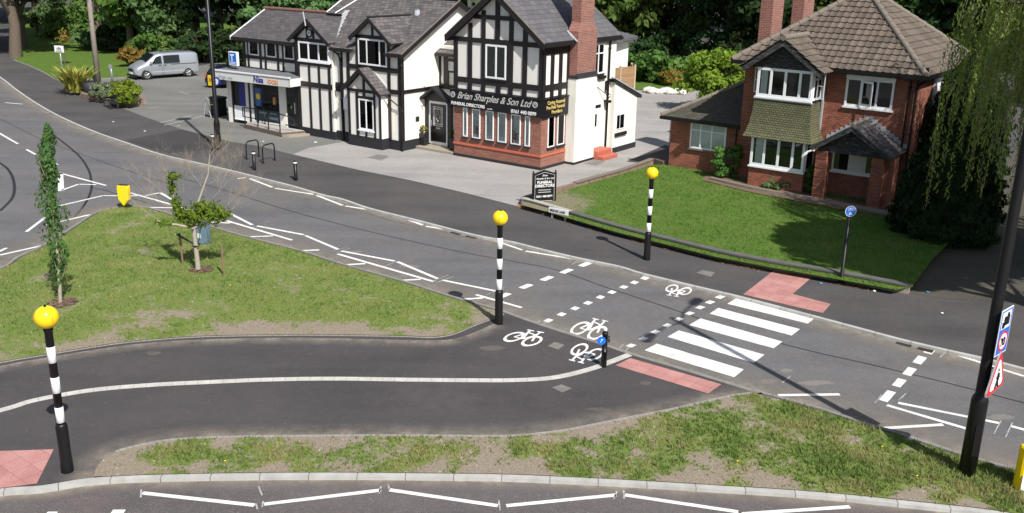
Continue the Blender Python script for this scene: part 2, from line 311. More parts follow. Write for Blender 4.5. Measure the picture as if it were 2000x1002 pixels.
# ------------------------------------------------------------------ mesh builder
class MB:
    def __init__(s): s.v = []; s.f = []; s.uv = {}; s.sm = set()
    def add(s, vs, fs, smooth=False):
        o = len(s.v); s.v += [tuple(p) for p in vs]
        for f in fs:
            if smooth: s.sm.add(len(s.f))
            s.f.append(tuple(i+o for i in f))
        return o
    def box(s, a, b):
        x0, y0, z0 = [min(p, q) for p, q in zip(a, b)]; x1, y1, z1 = [max(p, q) for p, q in zip(a, b)]
        s.add([(x0, y0, z0), (x1, y0, z0), (x1, y1, z0), (x0, y1, z0), (x0, y0, z1), (x1, y0, z1), (x1, y1, z1), (x0, y1, z1)],
              [(0, 3, 2, 1), (4, 5, 6, 7), (0, 1, 5, 4), (1, 2, 6, 5), (2, 3, 7, 6), (3, 0, 4, 7)])
        return s
    def fbox(s, F, a0, a1, z0, z1, o0, o1):       # box in a wall frame
        c = [F(a, z, o) for o in (o0, o1) for z in (z0, z1) for a in (a0, a1)]
        s.hexa([c[0], c[1], c[3], c[2], c[4], c[5], c[7], c[6]]); return s
    def hexa(s, c):
        fs = [(0, 1, 2, 3), (7, 6, 5, 4), (0, 4, 5, 1), (1, 5, 6, 2), (2, 6, 7, 3), (3, 7, 4, 0)]
        cv = [Vector(p) for p in c]; vol = (cv[1]-cv[0]).cross(cv[3]-cv[0]).dot(cv[4]-cv[0])
        if vol > 0: fs = [f[::-1] for f in fs]
        s.add(c, fs)
    def quad(s, *p): s.add(p, [tuple(range(len(p)))]); return s
    def prism(s, poly, off):                      # planar polygon (3d pts) extruded by vector
        n = len(poly); off = Vector(off); P = [Vector(p) for p in poly]; Q = [p+off for p in P]
        nn = Vector((0, 0, 0))
        for i in range(n): nn += P[i].cross(P[(i+1) % n])
        fl = nn.dot(off) > 0
        tri = [tuple(t) for t in tessellate_polygon([P])]
        def ori(t, top):
            a, b_, c = [P[i] for i in t]; k = (b_-a).cross(c-a).dot(off) > 0
            return t if k == top else t[::-1]
        fs = [ori(t, False) for t in tri]+[tuple(i+n for i in ori(t, True)) for t in tri]
        for i in range(n):
            j = (i+1) % n; f = (i, j, j+n, i+n); fs.append(f if fl else f[::-1])
        s.add(P+Q, fs); return s
    def tube(s, path, r, seg=8, caps=True):
        path = [Vector(p) for p in path]; n = len(path); rs = r if isinstance(r, (list, tuple)) else [r]*n
        rings = []; prev = None
        for i, p in enumerate(path):
            d = (path[min(i+1, n-1)]-path[max(i-1, 0)]).normalized()
            a = prev if prev is not None else (Vector((0, 0, 1)) if abs(d.z) < .9 else Vector((1, 0, 0)))
            x = (a-d*a.dot(d))
            if x.length < 1e-5: x = d.orthogonal()
            x.normalize(); y = d.cross(x); prev = x
            rings.append([p+(x*cos(2*pi*k/seg)+y*sin(2*pi*k/seg))*rs[i] for k in range(seg)])
        vs = [q for r_ in rings for q in r_]
        fs = [(i*seg+k, i*seg+(k+1) % seg, (i+1)*seg+(k+1) % seg, (i+1)*seg+k) for i in range(n-1) for k in range(seg)]
        s.add(vs, fs, True)
        if caps: s.add(rings[0], [tuple(range(seg))[::-1]]); s.add(rings[-1], [tuple(range(seg))])
        return s
    def lathe(s, prof, seg=20, c=(0, 0, 0)):       # (r,z) profile about z
        vs = []
        for r, z in prof: vs += [(c[0]+r*cos(2*pi*k/seg), c[1]+r*sin(2*pi*k/seg), c[2]+z) for k in range(seg)]
        s.add(vs, [(i*seg+k, i*seg+(k+1) % seg, (i+1)*seg+(k+1) % seg, (i+1)*seg+k) for i in range(len(prof)-1) for k in range(seg)], True)
        return s
    def build(s, name, mat, parent=None, uvs=None, bevel=0):
        me = bpy.data.meshes.new(name); me.from_pydata(s.v, [], s.f)
        if uvs is not None or s.f:
            ul = me.uv_layers.new(name='UVMap'); data = np.zeros((len(me.loops), 2), dtype=np.float32)
            for p in me.polygons:
                n = p.normal
                t = Vector((0, 0, 1)).cross(n)
                if t.length < 1e-3: t = Vector((1, 0, 0))
                t.normalize(); b_ = n.cross(t)
                for li in p.loop_indices:
                    vi = me.loops[li].vertex_index
                    if uvs is not None: data[li] = uvs[vi]
                    else:
                        co = me.vertices[vi].co; data[li] = (co.dot(t), co.dot(b_))
            ul.data.foreach_set('uv', data.ravel())
        if s.sm:
            for i in s.sm: me.polygons[i].use_smooth = True
        me.materials.append(M[mat] if isinstance(mat, str) else mat)
        o = bpy.data.objects.new(name, me); COL.objects.link(o)
        if parent is not None: o.parent = parent
        if bevel:
            bv = o.modifiers.new('bevel', 'BEVEL'); bv.width = bevel; bv.segments = 2; bv.limit_method = 'ANGLE'
        return o
def thing(name, label, cat, loc=(0, 0, 0), rz=0, group=None):
    o = bpy.data.objects.new(name, None); COL.objects.link(o); o.location = loc; o.rotation_euler = (0, 0, rz); o.empty_display_size = .3
    o['label'] = label; o['category'] = cat
    if group: o['group'] = group
    return o
def tag(o, label, cat, group=None):
    o['label'] = label; o['category'] = cat
    if group: o['group'] = group
    return o
def struct(o, kind='structure'): o['kind'] = kind; return o
def copy_tree(o, parent=None):
    c = o.copy(); COL.objects.link(c)
    if parent is not None: c.parent = parent; 
    for ch in list(o.children): copy_tree(ch, c)
    return c
def catmull(pts, n=6):
    P = [Vector(p) for p in pts]; out = []
    for i in range(len(P)-1):
        a = P[max(i-1, 0)]; b_ = P[i]; c = P[i+1]; d = P[min(i+2, len(P)-1)]
        for k in range(n):
            t = k/n; out.append(.5*((2*b_)+(c-a)*t+(2*a-5*b_+4*c-d)*t*t+(3*b_-a-3*c+d)*t**3))
    out.append(P[-1]); return out
def offset(pts, d):
    out = []
    for i, p in enumerate(pts):
        a = pts[max(i-1, 0)]; b_ = pts[min(i+1, len(pts)-1)]; t = (b_-a); t.z = 0; t.normalize()
        out.append(p+Vector((-t.y, t.x, 0))*d)
    return out
def poly_ng(name, pts, z, mat, kind='structure'):
    P = [Vector((p[0], p[1], z)) for p in pts]; tri = tessellate_polygon([P])
    b_ = MB(); fs = []
    for t in tri:
        a, c, d = [P[i] for i in t]; fs.append(tuple(t) if (c-a).cross(d-a).z > 0 else tuple(t)[::-1])
    b_.add(P, fs); o = b_.build(name, mat); o['kind'] = kind; return o
def strip(name, pts, d0, d1, z, mat, h=0, kind='structure'):  # ribbon (or box if h) beside a polyline
    A = offset(pts, d0); B = offset(pts, d1); L = [0]
    for i in range(1, len(pts)): L.append(L[-1]+(pts[i]-pts[i-1]).length)
    n = len(pts); b_ = MB(); uv = []
    if d1 < d0: A, B = B, A
    flip = False
    vs = [(p.x, p.y, z) for p in A]+[(p.x, p.y, z) for p in B]
    uv = [(l, 0 if d1 > d0 else 1) for l in L]+[(l, 1 if d1 > d0 else 0) for l in L]
    fs = [(i, i+1, n+i+1, n+i) for i in range(n-1)]
    if h:
        vs += [(p.x, p.y, z-h) for p in A]+[(p.x, p.y, z-h) for p in B]; uv += uv
        fs += [(2*n+i, 2*n+i+1, i+1, i) for i in range(n-1)]+[(n+i, n+i+1, 3*n+i+1, 3*n+i) for i in range(n-1)]
        fs += [(0, n, 3*n, 2*n), (n-1, 3*n-1, 4*n-1, 2*n-1)]
    b_.add(vs, fs); o = b_.build(name, mat, uvs=uv)
    if kind: o['kind'] = kind
    return o
def inpoly(x, y, P):
    c = False; n = len(P); j = n-1
    for i in range(n):
        xi, yi = P[i][0], P[i][1]; xj, yj = P[j][0], P[j][1]
        if (yi > y) != (yj > y) and x < (xj-xi)*(y-yi)/(yj-yi)+xi: c = not c
        j = i
    return c
def gridground(name, pts, z, mat, bare, step=.3, lift=0):
    bm = bmesh.new(); vs = [bm.verts.new((p[0], p[1], z)) for p in pts]; f = bm.faces.new(vs)
    if f.normal.z < 0: f.normal_flip()
    bm.normal_update()
    if f.normal.z < 0: bmesh.ops.reverse_faces(bm, faces=[f])
    xs = [p[0] for p in pts]; ys = [p[1] for p in pts]
    for ax, lo, hi in ((0, min(xs), max(xs)), (1, min(ys), max(ys))):
        k = lo+step
        while k < hi:
            co = (k, 0, 0) if ax == 0 else (0, k, 0); no = (1, 0, 0) if ax == 0 else (0, 1, 0)
            bmesh.ops.bisect_plane(bm, geom=bm.verts[:]+bm.edges[:]+bm.faces[:], plane_co=co, plane_no=no); k += step
    me = bpy.data.meshes.new(name); bm.to_mesh(me); bm.free()
    a = me.attributes.new('bare', 'FLOAT', 'POINT')
    for i, v in enumerate(me.vertices): a.data[i].value = bare(v.co.x, v.co.y)
    me.materials.append(M[mat]); o = bpy.data.objects.new(name, me); COL.objects.link(o); o['kind'] = 'structure'; return o
def nz(x, y, s, k=0): return mnoise.fractal(Vector((x*s, y*s, k)), .8, 2.0, 4)
def grass(name, pts, z, mat, dens, h, bare, n=1, wid=.012):
    rs = np.random.RandomState(3); xs = [p[0] for p in pts]; ys = [p[1] for p in pts]
    area = (max(xs)-min(xs))*(max(ys)-min(ys)); cnt = int(area*dens); vs = []; fs = []
    X = rs.uniform(min(xs), max(xs), cnt); Y = rs.uniform(min(ys), max(ys), cnt)
    for x, y in zip(X, Y):
        if not inpoly(x, y, pts): continue
        bb = bare(x, y)
        if bb+rs.uniform(-.3, .3) > .5: continue
        hh = h*(1.1-bb)*(.6+.9*rs.rand())
        for k in range(3):
            a = rs.uniform(0, 6.28); lx, ly = rs.normal(0, .35, 2)*hh; ox, oy = rs.normal(0, .02, 2)
            dx, dy = cos(a)*wid, sin(a)*wid; i = len(vs)
            vs += [(x+ox-dx, y+oy-dy, z), (x+ox+dx, y+oy+dy, z), (x+ox+lx, y+oy+ly, z+hh)]; fs.append((i, i+1, i+2))
    me = bpy.data.meshes.new(name); me.from_pydata(vs, [], fs); me.materials.append(M[mat]); o = bpy.data.objects.new(name, me); COL.objects.link(o)
    o['kind'] = 'stuff'; o['label'] = label_g[name]; o['category'] = 'grass'; return o
label_g = {'island_grass': 'short patchy grass on the triangular traffic island', 'verge_grass': 'sparse grass tufts on the bare front verge', 'lawn_grass': 'lush green grass of the brick house front lawn'}

# ------------------------------------------------------------------ ground, roads, pavements
struct(poly_ng('ground', [(-160, -30), (160, -30), (160, 260), (-160, 260)], -.30, 'terrain'))
FK = [(-500, -28), (-220, 30), (-80, 95), (0, 149), (30, 172), (63, 195), (111, 223), (180, 254), (248, 278), (317, 301), (400, 320), (460, 334), (520, 349), (572, 362), (630, 379), (670, 388), (724, 406), (820, 430), (925, 457), (1000, 471), (1048, 483), (1123, 501), (1210, 519), (1257, 533), (1369, 560), (1450, 579), (1580, 613), (1670, 637), (1760, 661), (1850, 682), (1922, 698), (2000, 718), (2120, 750), (2400, 830)]
fk = catmull(ats(FK), 4)
far_side = list(fk)+[Vector((60, 10, 0)), Vector((150, 60, 0)), Vector((150, 200, 0)), Vector((-150, 200, 0))]
road_poly = [Vector((-150, 120, 0))]+list(fk)+[Vector((40, -25, 0)), Vector((-150, -25, 0))]
poly_ng('road', [(p.x, p.y) for p in [Vector((-150, 200, 0)), Vector((-60, 200, 0)), Vector((90, 60, 0)), Vector((90, -25, 0)), Vector((-150, -25, 0))]], ROADZ, 'road')
# pavement is a raised slab with its own face along the kerb
poly_ng('pavement', far_side, 0.0, 'pave')
strip('kerb', fk, -.13, .0, .004, 'kerb', .11)
strip('gutter_dust', offset(fk, -.13), 0, -.9, ROADZ+.003, 'dust')

# traffic island outline
IT = [(-140, 570), (0, 526), (39, 502), (93, 477), (148, 442), (187, 417), (218, 408), (250, 404), (280, 405), (319, 415), (373, 432), (467, 459.6), (586, 491), (670, 518), (778, 548), (862, 575), (925, 593), (978, 608)]
IT2 = [(978, 608), (1056, 636), (1173, 673), (1229, 692), (1320, 719), (1408, 746), (1470, 765)]
IT3 = [(1470, 765), (1520, 778), (1600, 800), (1688, 829), (1754, 849), (1882, 891), (1984, 919), (2060, 935), (2110, 960)]
itop = catmull(ats(IT), 4); itop2 = catmull(ats(IT2), 4); itop3 = catmull(ats(IT3), 4)
FR = [(-160, 985), (0, 957), (80, 951), (170, 937), (280, 930), (480, 926), (680, 925), (880, 927), (1000, 929), (1200, 938), (1400, 950), (1600, 963), (1781, 981), (1950, 1000), (2110, 1030)]
front = catmull(ats(FR), 4)
isl = itop[:-1]+itop2[:-1]+itop3+front[::-1]
poly_ng('path', isl, 0.0, 'path')
KW = .125
strip('kerb', itop, 0, KW*.8, .022, 'kerbdull', .1)
strip('kerb', itop2, 0, KW, .006, 'kerbdull', .1)
strip('kerb', itop3, 0, KW*.8, .022, 'kerbdull', .1)
alltop = itop[:-1]+itop2[:-1]+itop3
# order of sheets: the dust band lies straight on the road
o_ = offset(alltop, 0)
strip('gutter_dust', o_, 0, 1.5, ROADZ+.003, 'dust')
strip('path_dust', offset(catmull(ats([(-140, 750), (0, 712), (100, 694), (250, 671), (400, 660), (600, 657), (835, 662), (900, 655), (960, 630)]), 3), -.1), 0, -.5, .003, 'dust')
NRZ = -.15
strip('kerb', front, -KW, 0.03, .012, 'kerb', .18)
# near road (lower, newer asphalt)
near = [p for p in offset(front, -KW+.005)]+[Vector((30, -20, 0)), Vector((-60, -20, 0)), Vector((-60, 14, 0))]
poly_ng('near_road', near, -.066, 'near_road'); NRZ = -.066
strip('gutter_dust', offset(front, -KW), 0, -.35, NRZ+.003, 'dust')

# island lawn (left)
IB = [(984, 614), (968, 621), (940, 631), (915, 641), (895, 650), (870, 657), (835, 660), (800, 658), (700, 656), (600, 655), (500, 656), (400, 658), (330, 662), (250, 669), (180, 679), (100, 692), (0, 709), (-160, 745)]
ib = catmull(ats(IB), 3)
island = [p for p in offset(itop, -KW*.8-.01)][:-1]+ib
ZI = .035
def bare_i(x, y):
    d = min((Vector((x, y, 0))-p).length for p in ib[::2])
    return .21+.36*nz(x, y, .55)+.30*nz(x, y, 1.8, 5)+max(0, .42-d*.16)
gridground('island_lawn', [(p.x, p.y) for p in island], ZI, 'verge', bare_i, .3)
strip('edging_setts', ib, -.12, 0.02, .016, 'cobble', .02)
grass('island_grass', [(p.x, p.y) for p in island], ZI, 'grassA', 120, .06, bare_i)
# front verge
VT = [(183, 934), (190, 915), (205, 900), (230, 886), (265, 876), (330, 864), (430, 858), (600, 856), (700, 855), (800, 855), (992, 856), (1062, 850), (1115, 843), (1150, 836), (1244, 817), (1325, 801), (1430, 777), (1490, 769)]
vt = catmull(ats(VT), 3)
verge = vt+[p for p in offset(itop3, -KW*.8-.01)]+[p for p in front[::-1] if at(195, 935).x < p.x]
def bare_v(x, y):
    d = min((Vector((x, y, 0))-p).length for p in front[::3]); d2 = min((Vector((x, y, 0))-p).length for p in vt[::3])
    return .40+.45*nz(x, y, .7, 2)+.28*nz(x, y, 2.6, 7)+max(0, .5-d*.75)+max(0, .42-d2*.6)-max(0, min(.3, (x-3)*.04))
gridground('verge_ground', [(p.x, p.y) for p in verge], ZI, 'verge', bare_v, .2)
strip('edging_setts', vt[9:], -.02, .12, .016, 'cobble', .02)
strip('path_dust', vt, 0, .7, .003, 'dust')
grass('verge_grass', [(p.x, p.y) for p in verge], ZI, 'grassA', 330, .085, bare_v)
# white flush sett line along the path
WL = [(-200, 850), (0, 802), (60, 784), (130, 770), (200, 760), (300, 752), (400, 747), (520, 742), (650, 740), (800, 742), (900, 743), (1000, 743), (1080, 738), (1150, 722), (1195, 706), (1229, 693)]
strip('sett_line', catmull(ats(WL), 5), -.09, .09, .014, 'sett', .03)
for q in ([(1231, 700), (1409, 751), (1383, 769), (1202, 714)], [(1518.5, 523), (1590.5, 538), (1548, 574.5), (1622, 594), (1607, 612), (1451.6, 575.4)], [(-140, 886), (105, 878), (72, 945), (0, 954), (-140, 976)]):
    poly_ng('tactile_paving', ats(q), .008, 'tactile')
# car park, forecourt, patches, lawns beyond
poly_ng('car_park', ats([(170, 172), (205, 188), (240, 212), (290, 231), (353, 252), (450, 277), (508, 286), (572, 302), (600, 290), (720, 270), (700, 140), (440, 118), (395, 128), (258, 150), (205, 152)]), .005, 'carpark')
poly_ng('forecourt', ats([(572, 302), (640, 318), (699, 332), (800, 352), (900, 375), (1018, 405), (1100, 375), (1275, 325), (1302, 333), (1310, 230), (1480, 178), (1250, 172), (900, 230), (720, 268), (600, 290)]), .009, 'fore')
poly_ng('tarmac_patch', ats([(245, 274), (353, 253), (449, 276), (430, 292), (327, 299)]), .005, 'patchnew')
poly_ng('tarmac_patch', ats([(1223, 316), (1300, 283), (1325, 300), (1300, 330), (1278, 321)]), .013, 'patchnew')
for q in ([(1140, 320), (1160, 312), (1182, 316), (1164, 324)], [(718, 308), (738, 302), (760, 306), (745, 314)], [(1360, 533), (1372, 528), (1397, 532), (1388, 541)], [(1070, 676), (1083, 668), (1103, 674), (1090, 683)], [(1078, 757), (1097, 751), (1117, 759), (1098, 767)]):
    poly_ng('access_cover', ats(q), .016 if q[0][1] < 330 else .006, 'patchold')
LAWN = [(1022, 401), (1070, 414), (1110, 426), (1200, 452), (1300, 477), (1400, 502), (1500, 521), (1640, 546), (1750, 566), (1782, 560), (1822, 505), (1850, 478), (1880, 460), (1850, 420), (1770, 398), (1600, 372), (1460, 347), (1300, 322), (1275, 322), (1020, 396)]
ZL = .20
lawnp = [(p.x, p.y) for p in ats(LAWN, ZL)]
def bare_l(x, y):
    d = (Vector((x, y, 0))-at(1040, 400)).length
    hb = abs((Vector((x, y, 0))-at(1440, 352)).dot(Vector((cos(radians(52.2)), sin(radians(52.2)), 0))))
    return .12+.15*nz(x, y, 1.0, 3)+max(0, .9-d*.24)+(max(0, .6-hb*.6) if x > 9 else 0)
gridground('front_lawn', lawnp, ZL, 'lawn', bare_l, .4)
grass('lawn_grass', lawnp, ZL, 'grassL', 80, .05, bare_l, wid=.014)
poly_ng('driveway', ats([(1775, 573), (1822, 505), (1862, 470), (1900, 420), (1950, 300), (2100, 300), (2150, 600), (1960, 590), (1860, 585)]), .006, 'drive')
zero = lambda x, y: .1+.3*nz(x, y, .3)
gridground('park_lawn', [(p.x, p.y) for p in ats([(28, 118), (60, 130), (90, 144), (118, 158), (165, 156), (252, 151), (300, 130), (440, 112), (700, 100), (500, 40), (150, 20), (40, 30)])], .03, 'lawn', lambda x, y: .1+.2*nz(x, y, .3), 1.5)
strip('kerb', catmull(ats([(28, 118), (60, 130), (90, 144), (118, 158), (165, 156), (252, 151)]), 3), -.12, 0, .06, 'kerbdull', .1)
gridground('back_lawn', [(p.x, p.y) for p in ats([(1230, 175), (1320, 182), (1420, 170), (1500, 120), (1300, 110), (1240, 130)])], .05, 'lawn', lambda x, y: .1, 2)

# ------------------------------------------------------------------ road markings
def seg_mark(a, b_, wd=.11, z=ROADZ, mat='paint', lift=.004):
    A = at(*a, z); B = at(*b_, z); t = (B-A); t.z = 0; t.normalize(); n = Vector((-t.y, t.x, 0))*wd/2; k = Vector((0, 0, lift))
    o = MB().quad(A-n+k, B-n+k, B+n+k, A+n+k).build('road_marking', mat); o['kind'] = 'structure'; return o
def quad_mark(q, z=ROADZ, mat='paint', lift=.004, name='road_marking'):
    P = [at(x, y, z)+Vector((0, 0, lift)) for x, y in q]
    if (P[1]-P[0]).cross(P[2]-P[0]).z < 0: P = P[::-1]
    o = MB().quad(*P).build(name, mat); o['kind'] = 'structure'; return o
for q in ([(1283, 671.3), (1452.8, 721.7), (1434, 736.8), (1259, 684.3)], [(1325.9, 645.5), (1493, 693), (1472, 708.8), (1303.6, 658)], [(1367.8, 622), (1528, 667.5), (1511, 680.4), (1346.3, 635)], [(1402.8, 601.6), (1562.3, 643), (1546, 655.5), (1386, 612.8)], [(1438.4, 582.9), (1592.6, 620.4), (1577.6, 632.1), (1420.4, 593.4)]):
    quad_mark(q, name='zebra_stripe')
def par(c, a, b_):
    quad_mark([(c[0]-a[0]/2-b_[0]/2, c[1]-a[1]/2-b_[1]/2), (c[0]+a[0]/2-b_[0]/2, c[1]+a[1]/2-b_[1]/2), (c[0]+a[0]/2+b_[0]/2, c[1]+a[1]/2+b_[1]/2), (c[0]-a[0]/2+b_[0]/2, c[1]-a[1]/2+b_[1]/2)])
for c in [(1027.4, 559.4), (1068.2, 544), (1106.5, 529.7), (1143.4, 516.3), (985, 577)]: par(c, (11.7, 2.7), (18.2, -7.8))
for x, y in [(526, 480), (620, 438), (710, 400), (797, 360), (878, 325), (960, 289), (1035, 257), (1108, 227), (433, 523)]: par((950+x/3.578, 480+y/3.578), (11, 3.1), (10.5-(x/400), -5.6+x/900))
for x, y in [(1012, 698), (1098, 650), (1182, 602), (1266, 557), (1345, 514), (1420, 473), (1494, 432), (1563, 395), (1633, 359)]: par((950+x/3.578, 480+y/3.578), (11.2, 3.1), (10, -5.6+x/1500))
for x, y, k in [(302, 485, 1.35), (354, 426, 1), (400, 376, .98), (445, 325, .95), (490, 283, .8)]: par((1600+x/2.2675, 560+y/2.2675), (17, 4.6), (12.5*k, -14*k))
ZZ = [((400, 433.4), (449.5, 435.8)), ((430, 427.4), (570.4, 469.1)), ((448, 416.6), (493, 439.4)), ((502, 441.5), (593.5, 458.6)), ((596.5, 460.1), (661, 487.4)), ((485.5, 462.5), (533, 461)), ((579, 490), (623.5, 488.3)), ((667, 490.4), (770.5, 509.9)), ((659.5, 496.1), (847, 550.1)), ((776.5, 511.4), (854.5, 544.4)), ((671.5, 517.4), (713.5, 515)), ((863.5, 547.1), (975, 570)), ((776.5, 548), (821.5, 545.6)), ((929.5, 575.6), (1019, 601)), ((899.5, 585), (943, 582)),
      ((112.6, 337), (207, 362.3)), ((119.8, 371.9), (153.3, 359.9)), ((153.3, 359.9), (188, 360.6)), ((108, 404), (201.2, 382.2)), ((201.2, 382.2), (268.3, 382.6)), ((90, 439), (208.4, 412.1)), ((253.9, 376.6), (347.3, 403)), ((283.8, 382.2), (312.6, 376.6)), ((312.6, 376.6), (349.7, 397)), ((270.7, 404.9), (347.3, 406.1)), ((51.5, 452.8), (88, 425)), ((0, 498.3), (93.4, 477.2)), ((-6, 493), (13, 484.4)),
      ((463.9, 349.2), (479.8, 346.8)), ((488, 349), (531.7, 365.8)), ((536.7, 367.8), (613, 379.8)), ((618.6, 381.8), (669.5, 401.3)), ((674.5, 402.5), (758.5, 415.4)), ((766, 417.5), (826, 440)), ((832, 442), (934, 458.6)), ((940, 461), (1020, 488.4)), ((1026.9, 490.6), (1131.7, 508)),
      ((1849, 687), (2000, 735)), ((1754.4, 787), (1952.8, 826.8)), ((1732, 791.5), (1889, 837.8)), ((1974.9, 832.5), (2040, 850)), ((1520, 772), (1640, 770.5)), ((1716, 837), (1842, 829.5)), ((-40, 238), (35, 281)), ((52, 292), (70, 302)), ((95, 313), (112, 322)), ((10, 200.5), (45, 203.5)), ((347, 403), (420, 425))]
for a, b_ in ZZ: seg_mark(a, b_, .12 if max(a[0], b_[0]) < 900 else .11)
seg_mark((118, 338), (119.5, 373), .22)
for a, b_ in [((278, 963), (497, 987)), ((516, 985), (744, 957.5)), ((761, 957), (972, 988)), ((989, 988), (1203, 967)), ((1221, 967), (1442, 1000)), ((1450, 1004), (1660, 990)), ((218, 1000), (243, 1000)), ((90, 1004), (110, 1004))]: seg_mark(a, b_, .105 if a[0] > 250 else .14, NRZ)
for a, b_ in [((500, 984), (503, 995)), ((514, 979), (512, 991)), ((505, 950), (512, 968)), ((744, 950), (740, 964)), ((758, 946), (761, 958)), ((974, 977), (977, 997)), ((1205, 960), (1199, 974)), ((1218, 958), (1219, 974)), ((276, 956), (275, 972))]: seg_mark(a, b_, .03, NRZ, 'chalk')
CK = [((412, 437), (440, 428)), ((418, 440), (446, 431)), ((494, 443), (525, 432)), ((500, 441), (520, 434)), ((650, 490), (682, 482)), ((655, 494), (684, 485)), ((750, 521), (775, 510)), ((845, 550), (876, 537)), ((853, 552), (886, 540)), ((950, 576), (985, 562)), ((1045, 633), (1056, 626)), ((1056, 637), (1068, 629)), ((1206, 683), (1217, 673)), ((1220, 688), (1229, 677)), ((1117, 517), (1132, 508)), ((1755, 782), (1770, 768)), ((1709, 787), (1722, 771)), ((1941, 848), (1955, 822)), ((1964, 854), (1977, 826)), ((1836, 698), (1853, 682)), ((1810, 682), (1845, 684)), ((720, 400), (760, 397)), ((1528, 748), (1545, 734)), ((240, 377), (300, 383))]
for a, b_ in CK: seg_mark(a, b_, .025, ROADZ, 'chalk', .005)
def seam(pts, wd=.035, z=ROADZ, lift=.002, mat='seam'):
    return strip('tar_seam', catmull(ats(pts, z), 4), -wd/2, wd/2, z+lift, mat)
seam([(340, 345), (440, 372), (560, 410), (720, 452), (900, 492), (1000, 510), (1090, 528), (1180, 560), (1290, 596), (1420, 640), (1560, 680), (1700, 712), (1850, 748), (2050, 800)], .05)
seam([(-10, 312), (15, 330), (27, 355), (25, 385), (0, 412)], .12); seam([(100, 260), (150, 300), (172, 330), (178, 352), (178, 372), (165, 400), (140, 430)], .10)
seam([(178, 366), (205, 372), (240, 382), (300, 400)], .06); seam([(0, 232), (60, 262), (100, 280), (240, 330), (340, 362)], .04)
seam([(674, 403), (760, 430), (850, 450), (900, 462), (960, 466)], .05)
# cycle symbols
def bike(pa, pb, pup, z, lift=.005):
    A = at(*pa, z); B = at(*pb, z); mid = (A+B)/2; ux = B-A; vy = (at(*pup, z)-mid)-ux*.28; s = ux.length; vy = vy/.66
    def T(x, y): p = mid+ux*x+vy*y; return Vector((p.x, p.y, z+lift))
    b_ = MB(); wd = .115*s
    def ln(p, q, w_=wd):
        P = T(*p); Q = T(*q); d = (Q-P).normalized(); n = Vector((-d.y, d.x, 0))*w_/2; b_.quad(P-n, Q-n, Q+n, P+n)
    for cx in (-.5, .5):
        k = 26; r1, r2 = .41, .29; o = [T(cx+r1*cos(2*pi*i/k), r1*sin(2*pi*i/k)) for i in range(k)]+[T(cx+r2*cos(2*pi*i/k), r2*sin(2*pi*i/k)) for i in range(k)]
        b_.add(o, [(i, (i+1) % k, k+(i+1) % k, k+i) for i in range(k)])
    for p, q in [((-.5, 0), (-.2, .48)), ((-.2, .48), (.28, .42)), ((.28, .42), (-.02, 0)), ((-.02, 0), (-.22, .44)), ((-.5, 0), (-.02, 0)), ((.28, .42), (.5, 0)), ((.28, .42), (.24, .68)), ((.06, .68), (.42, .70)), ((-.24, .46), (-.28, .64)), ((-.46, .64), (-.10, .66))]: ln(p, q)
    for f in range(len(b_.f)):
        a, c, d = [Vector(b_.v[i]) for i in b_.f[f][:3]]
        if (c-a).cross(d-a).z < 0: b_.f[f] = b_.f[f][::-1]
    for i in range(len(b_.v)): b_.v[i] = (b_.v[i][0], b_.v[i][1], b_.v[i][2]+.0004*(i % 7))
    o = b_.build('cycle_symbol', 'paint'); o['kind'] = 'structure'
bike((1004.2, 658.3), (1038.9, 666.7), (1056, 650), 0, .006); bike((1133.3, 641.3), (1166.6, 650.5), (1182, 628), ROADZ)
bike((1161.9, 692.4), (1131.7, 682.6), (1117, 703), 0, .006); bike((1338.5, 568.9), (1312.5, 563.3), (1306, 576), ROADZ)
for q in ([(1748, 671), (1755, 664), (1785, 671), (1778, 679)], [(1790, 682), (1797, 675), (1827, 682), (1820, 690)]):
    o = quad_mark(q, ROADZ, 'iron', .006, 'gully_grate'); tag(o, 'rusty gully grate in the far gutter near the signs, ' + ('left one' if q[0][0] < 1760 else 'right one'), 'drain', 'drain grates'); del o['kind']
for q in ([(878, 455), (887, 449), (905, 453), (897, 460)], [(908, 462), (916, 456), (937, 461), (929, 467)]):
    o = quad_mark(q, ROADZ, 'iron', .006, 'gully_grate'); tag(o, 'dirty gully grate by the far kerb behind the middle beacon, ' + ('left one' if q[0][0] < 900 else 'right one'), 'drain', 'drain grates'); del o['kind']
for a, b_ in [((312, 240), (375, 226)), ((345, 247), (352, 245)), ((290, 211), (310, 208)), ((350, 179), (368, 184)), ((320, 245), (400, 226))]: seg_mark(a, b_, .10, .005, 'chalk', .006)

